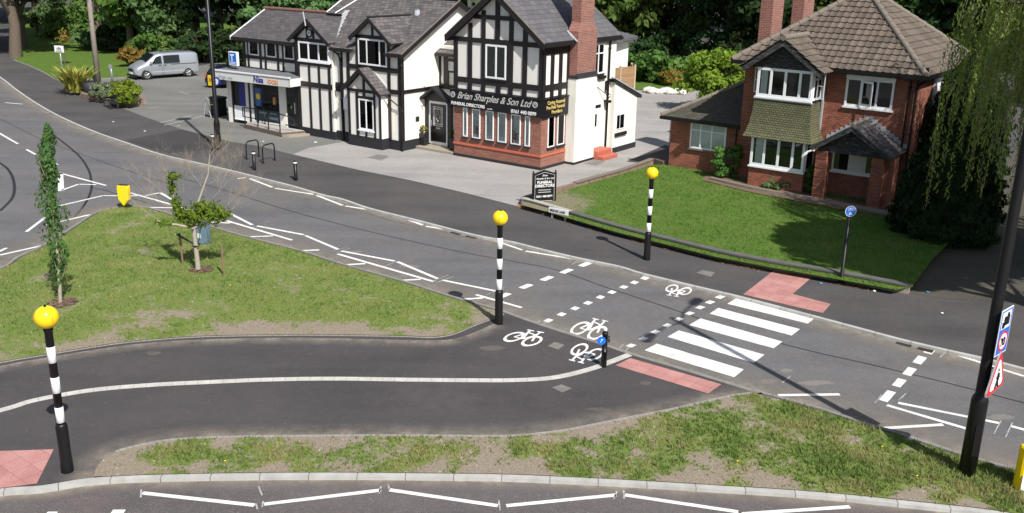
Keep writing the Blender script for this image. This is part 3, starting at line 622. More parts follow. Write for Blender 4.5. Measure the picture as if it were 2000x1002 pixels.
# ------------------------------------------------------------------ building helpers
def front(v):                       # facade frame: a = distance left of the corner, out = towards the street
    return lambda a, z, o: (-a, v-o, z)
def right(u):                       # side wall frame facing right: a = distance back
    return lambda a, z, o: (-u+o, a, z)
def left_(u):
    return lambda a, z, o: (-u-o, a, z)
class Hit: pass
def window(P, F, a0, a1, z0, z1, n=1, fr=.06, out=.035, inner='dark', sill=None, splits=None, transom=None, blind=None, name='window'):
    """white framed window: frame > pane, backing, blind slats"""
    b_ = MB()
    b_.fbox(F, a0, a1, z0, z0+fr, -.04, out); b_.fbox(F, a0, a1, z1-fr, z1, -.04, out)
    b_.fbox(F, a0, a0+fr, z0+fr, z1-fr, -.04, out); b_.fbox(F, a1-fr, a1, z0+fr, z1-fr, -.04, out)
    xs = splits if splits else [a0+(a1-a0)*i/n for i in range(1, n)]
    for x in xs: b_.fbox(F, x-fr*.5, x+fr*.5, z0+fr, z1-fr, -.04, out-.003)
    if transom: b_.fbox(F, a0+fr, a1-fr, transom-fr*.4, transom+fr*.4, -.04, out-.006)
    w_ = b_.build(name, 'upvc', P, bevel=.006)
    g = MB(); g.fbox(F, a0+fr*.5, a1-fr*.5, z0+fr*.5, z1-fr*.5, .022, .026); g.build('pane', 'glass', w_)
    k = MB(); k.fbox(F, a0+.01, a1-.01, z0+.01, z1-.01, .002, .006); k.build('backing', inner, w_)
    if blind:
        s = MB(); lo, hi, kind = blind
        if kind == 'vert':
            x = lo
            while x < hi-.03:
                s.fbox(F, x, min(x+.058, hi), z0+fr, z1-fr, .009, .012+.005*((int(x*100) % 3) == 0)); x += .068
        else: s.fbox(F, lo, hi, z0+fr, z1-fr, .009, .014)
        s.build('curtain', 'curtain', w_)
    if sill:
        s = MB(); s.fbox(F, a0-.05, a1+.05, z0-.07, z0-.003, -.02, .09); s.build('sill', sill, w_)
    return w_
def downpipe(P, pts, r=.045, mat='black'):
    b_ = MB().tube(pts, r, 8)
    for p in pts[1:-1]: b_.lathe([(0, -.05), (r+.02, -.05), (r+.02, .05), (0, .05)], 8, p)
    return b_.build('drainpipe', mat, P)
def gable_roof(P, poly_pairs, mat, th=.12, name='roof'):
    b_ = MB()
    for poly in poly_pairs:
        Pp = [Vector(p) for p in poly]; n = (Pp[1]-Pp[0]).cross(Pp[2]-Pp[0]).normalized()
        if n.z < 0: n = -n
        b_.prism(poly, -n*th)
    return b_.build(name, mat, P)
fcurve = {}
def text(P, body, F, a, z, size, mat, out=.02, shear=0, depth=.006, align='LEFT', wide=1.0, mirror=False, name='lettering', space=1.0, bold=0, side=False):
    c = bpy.data.curves.new('t', 'FONT'); c.body = body; c.size = size; c.shear = shear; c.extrude = depth; c.align_x = align; c.space_character = space; c.offset = bold
    o = bpy.data.objects.new('t', c); COL.objects.link(o); dg = bpy.context.evaluated_depsgraph_get(); dg.update()
    me = bpy.data.meshes.new_from_object(o.evaluated_get(dg)); bpy.data.objects.remove(o)
    for v in me.vertices:
        x = v.co.x*wide
        v.co = Vector(F(a-x if not side else a+x, z+v.co.y, out+v.co.z))
    me.materials.clear(); me.materials.append(M[mat]); me.name = name
    ob = bpy.data.objects.new(name, me); COL.objects.link(ob); ob.parent = P; return ob
AZ = radians(143.4-180)
BO = Vector((1.22, 43.21, 0))
def bw(u, v, z=0):                                  # building coordinates to world
    c, s = cos(AZ), sin(AZ); x, y = -u, v
    return Vector((BO.x+x*c-y*s, BO.y+x*s+y*c, z))

# ================================================================== funeral office (block A)
A = thing('office_building', 'black and white timbered gable office with red brick ground floor and brick chimney', 'building', BO, AZ)
w_ = MB(); w_.box((-5.16, .0, 0), (0, 6.0, 2.6)); w_.build('brick_wall', 'brickA', A)
w_ = MB(); w_.box((-5.14, .02, 2.6), (-.02, 5.98, 5.72)); w_.prism([(-5.14, .02, 5.72), (-.02, .02, 5.72), (-2.58, .02, 7.72)], (0, 5.96, 0)); w_.build('upper_wall', 'panel', A)
w_ = MB(); w_.box((-.5, 2.1, .28), (.15, 6.02, 5.7)); w_.build('side_wall', 'white', A)
w_ = MB(); w_.box((-.2, 2.0, .12), (.5, 3.75, 4.08)); w_.build('chimney_breast', 'white', A)
w_ = MB(); w_.box((-5.19, -.03, 0), (.03, 2.3, .14)); w_.box((-.2, 1.98, 0), (.52, 3.77, .12)); w_.box((0, 3.7, 0), (.17, 6.04, .26)); w_.build('plinth', 'plinth', A)
w_ = MB(); w_.box((-5.20, -.04, .60), (.04, 2.28, .67)); w_.box((-5.185, -.025, .67), (.025, 2.28, .70)); w_.build('string_course', 'redstring', A)
# roof
ez, az_, ov = 5.76, 7.96, .35
apx = -2.58
gable_roof(A, [[(.28, -ov, ez), (.28, 6.32, ez), (apx, 6.32, az_), (apx, -ov, az_)]], 'slateA', .1, 'roof')
gable_roof(A, [[(-5.42, -ov, ez-.03), (apx, -ov, az_-.003), (apx, 6.32, az_-.003), (-5.42, 6.32, ez-.03)]], 'slateA', .1, 'roof')
w_ = MB().tube([(apx, -ov-.01, az_+.02), (apx, 6.33, az_+.02)], .11, 8); w_.build('ridge_tiles', 'plinth', A)
b_ = MB()
for sx, ex in ((1, .30), (-1, -5.44)):
    b_.prism([(ex, -ov-.03, ez-.03), (apx, -ov-.03, az_+.0), (apx, -ov-.03, az_-.34), (ex-(.02 if sx > 0 else -.02), -ov-.03, ez-.30)], (0, .06, 0))
b_.box((.2, -.30, 5.55), (.33, 6.34, 5.70)); b_.box((-5.46, -.3, 5.5), (-5.32, 6.3, 5.66)); b_.build('bargeboard', 'timber', A)
b_ = MB()
for ex, k in ((.31, 1), (-5.45, -1)): b_.prism([(ex, -ov-.05, ez+.005), (apx, -ov-.05, az_+.035), (apx, -ov-.05, az_-.01), (ex, -ov-.05, ez-.04)], (0, .05, 0))
b_.build('verge_edge', 'mould', A)
# timbers, front
F = front(0.02); b_ = MB()
def gz(a): return 5.72+2.0*(1-abs(a-2.58)/2.56)-.02
for a0, a1 in ((4.93, 5.17), (4.06, 4.31), (3.26, 3.49), (1.66, 1.90), (.87, 1.12), (-.03, .20)):
    b_.fbox(F, a0, a1, 3.22, min(5.5, 5.6), 0, .05)
for a0, a1 in ((2.36, 2.62),): b_.fbox(F, a0, a1, 3.22, 3.66, 0, .05)
for a0, a1 in ((4.05, 4.28), (3.27, 3.5), (2.44, 2.70), (1.66, 1.90), (.87, 1.12)):
    b_.fbox(F, a0, a1, 5.52, min(gz(a0), gz(a1)), 0, .047)
for z0, z1, e0, e1, o in ((3.60, 3.86, -.02, 5.16, .056), (5.50, 5.72, -.02, 5.16, .056), (6.58, 6.78, 1.2, 3.95, .054), (3.20, 3.30, -.02, 5.16, .056)): b_.fbox(F, e0, e1, z0, z1, 0, o)
b_.fbox(F, 1.86, 2.03, 3.86, 5.5, 0, .045)
FS = right(0.02)
for a0, a1 in ((-.03, .22), (.62, .87), (1.28, 1.53), (1.93, 2.12)): b_.fbox(FS, a0, a1, 3.22, 5.5, 0, .05)
for z0, z1 in ((3.60, 3.86), (5.20, 5.68), (3.2, 3.3)): b_.fbox(FS, -.03, 2.11, z0, z1, 0, .056)
b_.build('timber_frame', 'timber', A)
window(A, front(.0), 2.03, 3.24, 3.93, 5.47, 2, .085, .05, 'darkg', 'timber', splits=[2.62])
for i, (a0, a1, kind) in enumerate([(4.31, 4.58, 0), (3.53, 4.02, 1), (2.72, 3.20, 2), (1.97, 2.47, 2), (1.15, 1.70, 1), (.62, .90, 0)]):
    bl = {0: (a0, a1, 'flat'), 1: (a0+.02, a0+.45, 'vert'), 2: (a0, a1, 'vert')}[kind]
    window(A, front(.0), a0, a1, 1.02, 2.42, 1, .05, .045, 'darkg', 'plinth', blind=bl)
window(A, right(0.0), .50, 1.03, .98, 2.42, 1, .05, .045, 'dark', 'plinth', blind=(.5, 1.03, 'vert'))
window(A, right(0.0), 1.27, 1.84, .98, 2.42, 1, .05, .045, 'dark', 'plinth', blind=(1.27, 1.84, 'vert'))
window(A, right(-.15), 3.80, 4.85, 4.03, 5.46, 1, .07, .05, 'dark', 'timber', splits=[4.35], transom=5.0, blind=(4.45, 4.8, 'flat'))
# flowers behind two of the slit windows
for a in (3.72, 1.40):
    q = MB()
    for k in range(60):
        x, z, s_ = a+rnd.gauss(0, .09), 1.35+rnd.gauss(0, .17), rnd.uniform(.015, .04)
        q.box((-x-s_, -.0215, z-s_), (-x+s_, -.0195, z+s_))
    q.build('flower_arrangement', 'petal', A)
# signs
sgn = thing('fascia_sign', 'long black fascia sign with silver script lettering of the funeral directors on the brick front', 'sign', BO, AZ)
b_ = MB(); b_.box((-5.30, -.14, 2.44), (-.001, -.035, 3.22)); b_.box((-5.32, -.18, 3.22), (.0, -.035, 3.27)); b_.build('board', 'blacksign', sgn)
FF = front(-.14)
text(sgn, 'Brian Sharples & Son Ltd', FF, 4.85, 2.85, .46, 'letters', .01, .45, wide=.93, bold=.004)
text(sgn, 'FUNERAL DIRECTORS', FF, 5.22, 2.52, .21, 'letterw', .01, bold=.004)
text(sgn, 'Est 1959', FF, 3.0, 2.50, .08, 'letterw', .01)
text(sgn, '0161 440 0099', FF, 1.62, 2.50, .235, 'letterw', .01, bold=.004)
for a in (5.12, .28):
    q = MB(); q.lathe([(.14, 0), (.14, .012), (.105, .012), (.105, 0)], 24); q.lathe([(0, .006), (.085, .006)], 20)
    for v_i, v in enumerate(q.v): q.v[v_i] = (-a+v[0], -.14-v[2]-.002, 2.99+v[1])
    q.build('round_emblem', 'letters', sgn)
    q = MB()
    for p0, p1 in (((-.05, -.05), (.05, .06)), ((-.05, .05), (.03, -.06)), ((.0, .0), (.06, -.03))):
        q.tube([(-a+p0[0], -.152, 2.99+p0[1]), (-a+p1[0], -.152, 2.99+p1[1])], .012, 6)
    q.build('emblem_figure', 'navy', sgn)
sgn2 = thing('side_sign', 'black side sign with gold lettering about pre-paid funerals round the brick corner', 'sign', BO, AZ)
b_ = MB(); b_.box((.035, .0, 2.40), (.11, 2.32, 3.20)); b_.box((.0, -.14, 2.44), (.11, .0, 3.22)); b_.box((.0, -.18, 3.22), (.15, 2.34, 3.27)); b_.build('board', 'blacksign', sgn2)
FS2 = right(-.11)
for i, (s_, a) in enumerate((('Caring Assured', .28), ('Pre-Paid Funeral', .20), ('Providers', .62))): text(sgn2, s_, FS2, a, 2.98-.22*i, .235, 'letterg', .006, wide=.95, side=True, bold=.003)
# chimney
b_ = MB(); b_.box((-.1, 2.08, 4.0), (.46, 3.70, 6.15)); b_.hexa([(-.1, 2.08, 6.15), (.46, 2.08, 6.15), (.46, 3.70, 6.15), (-.1, 3.70, 6.15), (-.1, 2.35, 6.55), (.40, 2.35, 6.55), (.40, 3.45, 6.55), (-.1, 3.45, 6.55)])
b_.box((-.1, 2.35, 6.55), (.40, 3.45, 9.6)); b_.build('chimney', 'brickchim', A)
b_ = MB(); b_.prism([(.47, 1.98, 4.26), (.47, 1.98, 4.06), (.56, 1.98, 4.06)], (0, 1.8, 0)); b_.box((-.1, 1.97, 4.02), (.53, 2.08, 4.16)); b_.build('chimney_ledge', 'plinth', A)
b_ = MB(); b_.prism([(-.12, 2.0, 6.12), (.1, 2.0, 5.92), (.44, 2.02, 5.68), (.44, 2.08, 5.68), (-.12, 2.08, 6.12)], (0, .01, .06)); b_.build('flashing', 'lead', A)
# side door, steps, pipes
b_ = MB(); b_.fbox(right(-.15), 3.95, 5.02, .45, 2.62, 0, .03); d_ = b_.build('side_door', 'upvc', A)
b_ = MB(); b_.fbox(right(-.18), 4.2, 4.75, 2.38, 2.54, 0, .006); b_.fbox(right(-.18), 4.12, 4.42, 1.5, 2.1, 0, .008); b_.build('door_pane', 'carglass', d_)
b_ = MB()
for z in (.9, 1.35, 2.22): b_.fbox(right(-.18), 4.05, 4.92, z, z+.02, 0, .012)
b_.build('door_moulding', 'panel', d_)
b_ = MB(); b_.box((.15, 3.75, 0), (.75, 5.05, .42)); b_.box((.75, 3.75, 0), (1.1, 5.05, .2)); b_.build('doorstep', 'redstep', A, bevel=.03)
b_ = MB(); b_.box((.15, 4.35, 3.78), (.28, 5.0, 3.92)); b_.build('stone_sill', 'timber', A)
downpipe(A, [(.24, 5.3, 5.6), (.22, 5.3, 5.2), (.22, 5.3, 3), (.22, 5.3, .1)], .055)
b_ = MB().tube([(.16, 4.4, 3.4), (.4, 4.9, 3.0), (.45, 5.15, 3.0)], .018, 5); b_.box((.2, 5.0, 2.6), (.5, 5.2, 2.72)); b_.tube([(.3, 5.1, 2.7), (.55, 5.0, 2.95)], .02, 5); b_.box((.2, 5.05, 3.2), (.3, 5.2, 3.65)); b_.build('cable_bracket', 'black', A)
# rear lean-to extension
ex = MB(); ex.prism([(0, 5.6, 0), (0, 7.85, 0), (0, 7.85, 2.68), (0, 5.6, 3.55)], (.43, 0, 0)); ex.box((-4, 5.6, 0), (.0, 7.85, 2.68)); ex.build('extension_wall', 'white', A)
b_ = MB(); b_.prism([(.52, 5.45, 3.72), (.52, 8.15, 2.66), (-4, 8.15, 2.66), (-4, 5.45, 3.72)], (0, .02, -.14)); b_.build('extension_roof', 'plinth', A)
b_ = MB(); b_.prism([(.55, 5.4, 3.80), (.55, 8.2, 2.72), (.30, 8.2, 2.72), (.30, 5.4, 3.80)], (0, 0, -.06)); b_.build('verge_tiles', 'lead', A)
window(A, right(-.43), 5.85, 6.65, 1.15, 1.92, 1, .05, .03, 'dark', splits=[6.2], blind=(6.25, 6.6, 'flat'))
b_ = MB(); b_.box((.42, 5.75, .82), (.53, 6.85, 1.0)); b_.build('stone_sill', 'timber', A, bevel=.03)
b_ = MB(); b_.box((.40, 5.62, 0), (.46, 7.9, .28)); b_.build('extension_plinth', 'plinth', A)

# ================================================================== cottage (block M)
Cc = thing('cottage', 'black and white timbered cottage with dormer, small gabled porch bay and white side wall', 'building', BO, AZ)
MV = -.95
w_ = MB(); w_.box((-12.35, MV, .0), (-7.72, 8.0, 4.72)); w_.prism([(-7.72, MV, 4.72), (-7.72, 7.4, 4.72), (-7.72, 3.2, 6.98)], (-4.6, 0, 0)); w_.build('wall', 'white', Cc)
s_ = .545
def mz(v): return 4.78+s_*(v+1.2)
rv = 3.15; rz_ = mz(rv)
gable_roof(Cc, [[(-7.48, -1.2, 4.78), (-7.48, rv, rz_), (-15.75, rv, rz_), (-15.45, 1.45, mz(1.45)), (-13.95, 1.45, mz(1.45)), (-12.35, -1.2, 4.78), (-10.70, -1.2, 4.78), (-10.70, -.3, mz(-.3)), (-8.42, -.3, mz(-.3)), (-8.42, -1.2, 4.78)],
                ], 'slateM', .09, 'roof')
gable_roof(Cc, [[(-7.48, rv, rz_), (-7.48, 7.9, 4.5), (-15.75, 7.9, 4.5), (-15.75, rv, rz_)]], 'slateM', .09, 'roof')
b_ = MB(); b_.box((-12.7, 1.0, 4.4), (-15.6, 7.2, 5.6)); b_.prism([(-12.7, 1.8, 5.6), (-12.7, 6.0, 5.6), (-12.7, 3.15, 6.8)], (-2.8, 0, 0)); b_.build('rear_wall', 'white', Cc)
b_ = MB().tube([(-7.47, rv, rz_+.03), (-15.75, rv, rz_+.03)], .1, 8); b_.build('ridge_tiles', 'plinth', Cc)
b_ = MB(); b_.prism([(-7.43, -1.22, 4.76), (-7.43, rv, rz_+.01), (-7.43, rv, rz_-.26), (-7.43, -1.22, 4.52)], (-.07, 0, 0)); b_.prism([(-7.43, rv, rz_+.01), (-7.43, 7.9, 4.5), (-7.43, 7.9, 4.25), (-7.43, rv, rz_-.26)], (-.07, 0, 0)); b_.build('bargeboard', 'timber', Cc); b_ = MB()
b_.box((-8.55, -1.27, 4.60), (-7.45, -1.15, 4.74)); b_.box((-12.4, -1.27, 4.60), (-10.9, -1.15, 4.74)); b_.build('gutter', 'timber', Cc)
b_ = MB(); b_.prism([(-7.40, -1.24, 4.80), (-7.40, rv, rz_+.05), (-7.40, rv, rz_-.0), (-7.40, -1.24, 4.75)], (-.05, 0, 0)); b_.build('verge_edge', 'mould', Cc)
# left flashings
b_ = MB()
for i in range(9):
    t = i/8; u = 12.45+(13.95-12.45)*t; v = -1.0+(1.5+1.0)*t; z = mz(v)+.02; w0 = rnd.uniform(.14, .24)
    b_.hexa([(-u-w0, v-.18, z-.10), (-u+w0, v-.18, z-.08), (-u+w0, v-.18, z-.06+.02), (-u-w0, v-.18, z-.08+.02), (-u-w0-.1, v+.2, z+.11), (-u+w0-.1, v+.2, z+.13), (-u+w0-.1, v+.2, z+.16), (-u-w0-.1, v+.2, z+.14)])
b_.build('valley_flashing', 'silverlead', Cc)
b_ = MB().tube([(-15.43, 1.46, mz(1.45)+.04), (-15.4, 3.1, mz(3.1)+.04)], .035, 6); b_.tube([(-14.7, 1.4, mz(1.4)+.05), (-14.2, 3.0, mz(3.0)+.04)], .03, 5); b_.build('verge_strip', 'upvc', Cc)
# timbers on the front and the right side
F = front(MV); b_ = MB()
for a0, a1 in ((7.66, 7.90), (8.42, 8.60), (10.55, 10.74), (11.25, 11.45)): b_.fbox(F, a0, a1, .45, 4.7, 0, .045)
for a0, a1 in ((11.75, 11.86),): b_.fbox(F, a0, a1, .45, 4.6, 0, .045)
for z0, z1, e0, e1 in ((3.80, 4.03, 7.70, 11.4), (2.78, 3.0, 7.70, 12.3)): b_.fbox(F, e0, e1, z0, z1, 0, .05)
FR_ = right(7.72); b_.fbox(FR_, MV+.0, 2.0, 2.83, 3.0, 0, .05); b_.fbox(FR_, MV-.045, MV+.16, .45, 4.72, 0, .045)
b_.build('timber_frame', 'timber', Cc)
b_ = MB(); b_.box((-12.37, MV-.03, -.3), (-7.69, 1.95, .5)); b_.build('plinth', 'plinth', Cc)
# dormer
DV = MV-.03
b_ = MB(); b_.box((-10.62, DV, 3.9), (-8.42, 1.6, 5.42)); b_.prism([(-10.75, DV, 5.42), (-8.3, DV, 5.42), (-9.55, DV, 6.28)], (0, 2.6, 0)); dm = b_.build('dormer', 'panel', Cc)
gz_ = 6.40
gable_roof(dm, [[(-8.05, DV-.3, 5.25), (-8.05, .5, 5.25), (-7.97+.0, .52, 5.25), (-9.55, 2.1, gz_), (-9.55, DV-.3, gz_)], [(-10.95, DV-.3, 5.40), (-9.56, DV-.3, gz_-.004), (-9.56, 2.1, gz_-.004), (-10.95, .6, 5.40)]], 'slateM', .07, 'dormer_roof')
b_ = MB(); b_.prism([(-8.03, DV-.33, 5.20), (-9.55, DV-.33, gz_-.0), (-9.55, DV-.33, gz_-.22), (-8.12, DV-.33, 5.1)], (0, .06, 0)); b_.prism([(-10.97, DV-.33, 5.36), (-9.55, DV-.33, gz_), (-9.55, DV-.33, gz_-.22), (-10.85, DV-.33, 5.2)], (0, .06, 0))
b_.fbox(front(DV), 8.40, 10.7, 5.36, 5.52, 0, .05); b_.fbox(front(DV), 9.48, 9.62, 5.4, 6.2, 0, .04); b_.fbox(front(DV), 8.40, 8.56, 4.0, 5.4, 0, .045); b_.fbox(front(DV), 10.56, 10.72, 3.9, 5.4, 0, .045)
b_.box((-8.13, DV-.3, 5.16), (-8.02, .7, 5.24)); b_.build('dormer_boards', 'timber', dm)
b_ = MB(); b_.prism([(-8.0, .50, 5.28), (-7.9, .62, 5.36), (-9.38, 2.1, mz(2.1)+.06), (-9.48, 2.0, mz(2.0)+.08)], (.12, .02, .03)); b_.build('dormer_flashing', 'lead', dm)
b_ = MB(); b_.box((-9.55-.08, DV-.3, gz_-.01), (-9.55+.08, 2.1, gz_+.05)); b_.build('dormer_ridge', 'plinth', dm)
window(Cc, front(DV-.045), 8.56, 10.53, 4.06, 5.34, 3, .08, .04, 'darkg', splits=[9.05, 9.92], blind=(10.0, 10.35, 'flat'))
# gabled bay with window
PV = -1.45
b_ = MB(); b_.box((-10.92, PV, .0), (-8.62, MV, 2.85)); b_.prism([(-10.95, PV, 2.85), (-8.6, PV, 2.85), (-9.86, PV, 3.78)], (0, .55, 0)); py = b_.build('bay', 'panel', Cc)
gable_roof(py, [[(-8.40, PV-.25, 2.78), (-8.40, MV, 2.78), (-9.86, MV, 3.98), (-9.86, PV-.25, 3.98)], [(-11.2, PV-.25, 2.9), (-9.865, PV-.25, 3.976), (-9.865, MV, 3.976), (-11.2, MV, 2.9)]], 'slateM', .07, 'bay_roof')
b_ = MB(); b_.prism([(-8.36, PV-.28, 2.74), (-9.86, PV-.28, 3.98), (-9.86, PV-.28, 3.74), (-8.5, PV-.28, 2.62)], (0, .06, 0)); b_.prism([(-11.22, PV-.28, 2.86), (-9.86, PV-.28, 3.98), (-9.86, PV-.28, 3.74), (-11.1, PV-.28, 2.7)], (0, .06, 0))
Fp = front(PV)
for a0, a1, z0, z1 in ((8.62, 8.74, .5, 2.8), (9.0, 9.12, .5, 2.8), (10.18, 10.34, .5, 2.8), (10.78, 10.92, .5, 2.8), (8.6, 10.95, 2.76, 2.9), (9.1, 10.2, 2.44, 2.58), (9.7, 9.84, 2.5, 3.6), (9.62, 9.74, .5, .85)): b_.fbox(Fp, a0, a1, z0, z1, 0, .045+.002*(z1-z0 < .3))
b_.build('bay_timbers', 'timber', py)
b_ = MB(); b_.box((-10.95, PV-.03, -.3), (-8.59, MV, .56)); b_.build('bay_plinth', 'plinth', py)
b_ = MB(); b_.prism([(-8.45, MV-.05, 2.9), (-9.86, MV-.05, 4.08), (-9.86, MV-.05, 3.98), (-8.45, MV-.05, 2.8)], (0, .07, 0)); b_.build('bay_flashing', 'silverlead', py)
window(Cc, front(PV), 9.12, 10.16, .90, 2.44, 2, .075, .05, 'dark', 'upvc', blind=(9.65, 10.0, 'flat'))
downpipe(Cc, [(-7.62, MV-.12, 4.6), (-7.62, MV-.1, 4.2), (-7.62, MV-.1, 2), (-7.62, MV-.1, 0)], .04)
downpipe(Cc, [(-8.45, MV-.4, 2.72), (-8.3, MV-.2, 2.55), (-7.75, MV-.12, 2.2), (-7.66, MV-.1, 2.1)], .03)
downpipe(Cc, [(-12.2, -1.2, 4.62), (-11.95, MV-.12, 4.45), (-11.85, MV-.1, 4.2), (-11.85, MV-.1, 2.2), (-11.8, MV-.1, 0)], .045)
b_ = MB(); b_.box((-11.6, MV-.2, 1.7), (-11.3, MV, 2.3)); b_.build('meter_box', 'upvc', Cc)
# link with front door
LV = 1.9; DVV = .85
b_ = MB(); b_.box((-7.8, LV, 0), (-5.0, 5.0, 5.0)); b_.box((-7.8, DVV, 0), (-5.0, LV+.1, 2.75)); b_.build('link_wall', 'white', Cc)
b_ = MB(); b_.prism([(-8.25, LV-.35, 4.66), (-5.0, LV-.35, 4.66), (-5.0, LV+1.6, 5.75), (-8.25, LV+1.6, 5.75)], (0, .05, -.1)); b_.build('link_roof', 'slateM', Cc)
b_ = MB(); FL = front(LV)
for a0, a1, z0, z1 in ((7.62, 7.75, 3.0, 4.7), (7.2, 7.42, 3.0, 4.7), (5.1, 6.3, 3.0, 4.7), (5.1, 7.7, 2.85, 3.08), (5.1, 7.7, 4.52, 4.7), (5.1, 7.3, 4.24, 4.40), (6.2, 7.3, 3.70, 3.80), (7.1, 7.2, 3.0, 4.3)): b_.fbox(FL, a0, a1, z0, z1, 0, .05+.001*a0)
b_.box((-8.2, LV-.42, 4.52), (-5.2, LV-.32, 4.64)); b_.build('link_timbers', 'timber', Cc)
window(Cc, front(LV), 6.3, 7.1, 3.80, 4.24, 1, .06, .045, 'curtain')
LV = DVV; FL = front(LV)
dr = MB(); dr.fbox(FL, 6.22, 7.50, .22, 2.36, 0, .05); dr = dr.build('door_frame', 'upvc', Cc)
b_ = MB(); b_.fbox(front(LV-.05), 6.36, 7.36, .34, 2.24, 0, .03); dd = b_.build('front_door', 'blacksign', dr, bevel=.01)
b_ = MB(); b_.fbox(front(LV-.08), 6.56, 7.16, 1.15, 2.10, 0, .008); b_.build('door_pane', 'carglass', dd)
b_ = MB()
for z in (1.15, 1.25, 2.0, 2.10): b_.fbox(front(LV-.088), 6.56, 7.16, z-.008, z+.008, 0, .006)
for a in (6.56, 6.64, 7.08, 7.16): b_.fbox(front(LV-.088), a-.008, a+.008, 1.15, 2.10, 0, .008)
b_.tube([(-6.86, LV-.1, 1.35), (-6.72, LV-.1, 1.62), (-6.86, LV-.1, 1.88), (-7.0, LV-.1, 1.62), (-6.86, LV-.1, 1.35)], .008, 5); b_.build('leaded_pattern', 'upvc', dd)
b_ = MB(); b_.fbox(front(LV-.08), 6.72, 7.0, 1.0, 1.06, 0, .012); b_.fbox(front(LV-.08), 7.27, 7.31, 1.1, 1.4, 0, .03); b_.build('letterbox_and_handle', 'grey', dd)
pk = -6.86
for a0, a1 in ((7.50, 7.70), (5.95, 6.22)):
    b_ = MB(); b_.fbox(FL, a0, a1, .1, 2.5, 0, .12); b_.build('door_post', 'timber', Cc)
b_ = MB(); b_.prism([(-7.75, LV-.02, 2.4), (-5.95, LV-.02, 2.4), (pk, LV-.02, 2.98)], (0, -.15, 0)); b_.build('door_gable', 'timber', Cc)
b_ = MB(); b_.prism([(-7.95, LV, 2.40), (pk, LV, 3.14), (-5.72, LV, 2.40), (-5.72, LV, 2.27), (pk, LV, 3.0), (-7.95, LV, 2.27)], (0, -.5, 0)); b_.build('door_canopy', 'plinth', Cc)
b_ = MB(); b_.box((-8.0, LV-.85, 0), (-5.25, LV, .14)); b_.build('doorstep', 'terr', Cc, bevel=.02)
b_ = MB(); b_.fbox(right(7.72), .05, .3, 1.35, 1.6, 0, .02); b_.build('name_plaque', 'plinth', Cc)
b_ = MB(); b_.tube([(-7.72, .5, 2.1), (-7.5, .5, 2.12)], .02, 6); b_.build('light_bracket', 'black', Cc)
pots = []
for u, v, lab in ((7.5, .42, 'tall black square planter with yellow flowers left of the black front door'), (5.62, .5, 'tall black square planter half hidden right of the black front door')):
    p = thing('door_planter', lab, 'planter', bw(u, v, .14), AZ, 'planters by the front door')
    b_ = MB(); b_.hexa([(-.13, -.13, 0), (.13, -.13, 0), (.13, .13, 0), (-.13, .13, 0), (-.18, -.18, .62), (.18, -.18, .62), (.18, .18, .62), (-.18, .18, .62)]); b_.build('pot', 'terracotta', p, bevel=.01); pots.append(p)

# ================================================================== shop (block N)
S = thing('shop_building', 'black and white timbered corner shop with flat canopy, bay window and slate roof', 'building', BO, AZ)
NV = -.5
def nz_(v): return 4.77+.55*(v+.87)
b_ = MB(); b_.box((-20.2, NV, 0), (-12.4, 4.5, 4.75)); b_.prism([(-20.2, NV, 4.75), (-20.2, 3.9, 4.75), (-20.2, 1.7, 6.05)], (7.6, 0, 0)); b_.build('wall', 'panel', S)
nr = 1.72
gable_roof(S, [[(-12.2, -.87, 4.77), (-12.2, nr, nz_(nr)), (-20.75, nr, nz_(nr)), (-20.75, -.87, 4.77)]], 'slateN', .09, 'roof')
gable_roof(S, [[(-12.2, nr, nz_(nr)-.003), (-12.2, 4.3, 4.77), (-20.75, 4.3, 4.77), (-20.75, nr, nz_(nr)-.003)]], 'slateN', .09, 'roof')
b_ = MB()
u = 13.9
while u < 20.7: b_.tube([(-u, nr, nz_(nr)+.02), (-u-.42, nr, nz_(nr)+.035)], .10, 7); u += .44
b_.build('ridge_tiles', 'ridgered', S)
b_ = MB(); b_.prism([(-20.78, -.9, 4.79), (-20.78, nr, nz_(nr)+.03), (-20.78, nr, nz_(nr)-.2), (-20.78, -.9, 4.58)], (-.05, 0, 0)); b_.build('white_bargeboard', 'upvc', S)
b_ = MB(); b_.box((-20.7, -.95, 4.6), (-15.1, -.83, 4.74)); F = front(NV)
for a0, a1 in ((20.02, 20.2), (19.72, 19.84), (18.65, 18.8), (18.25, 18.38), (17.2, 17.34), (16.78, 16.9), (15.55, 15.9)): b_.fbox(F, a0, a1, 3.0, 4.7, 0, .045)
for z0, z1 in ((2.95, 3.15), (3.62, 3.80), (4.5, 4.72)): b_.fbox(F, 15.2, 20.2, z0, z1, 0, .05)
b_.build('timber_frame', 'timber', S)
for a0, a1 in ((18.84, 19.70), (17.38, 18.22), (15.94, 16.74)):
    w_ = window(S, front(NV-.0), a0, a1, 3.81, 4.60, 1, .07, .05, 'curtain' if a0 > 17 else 'dark')
    q = MB(); FO = lambda a, z, o: (-a, NV-o-.052-(4.46-z)*.10, z)
    q.fbox(FO, a1-.16, a1-.10, 3.9, 4.46, 0, .03); q.build('open_sash', 'upvc', w_)
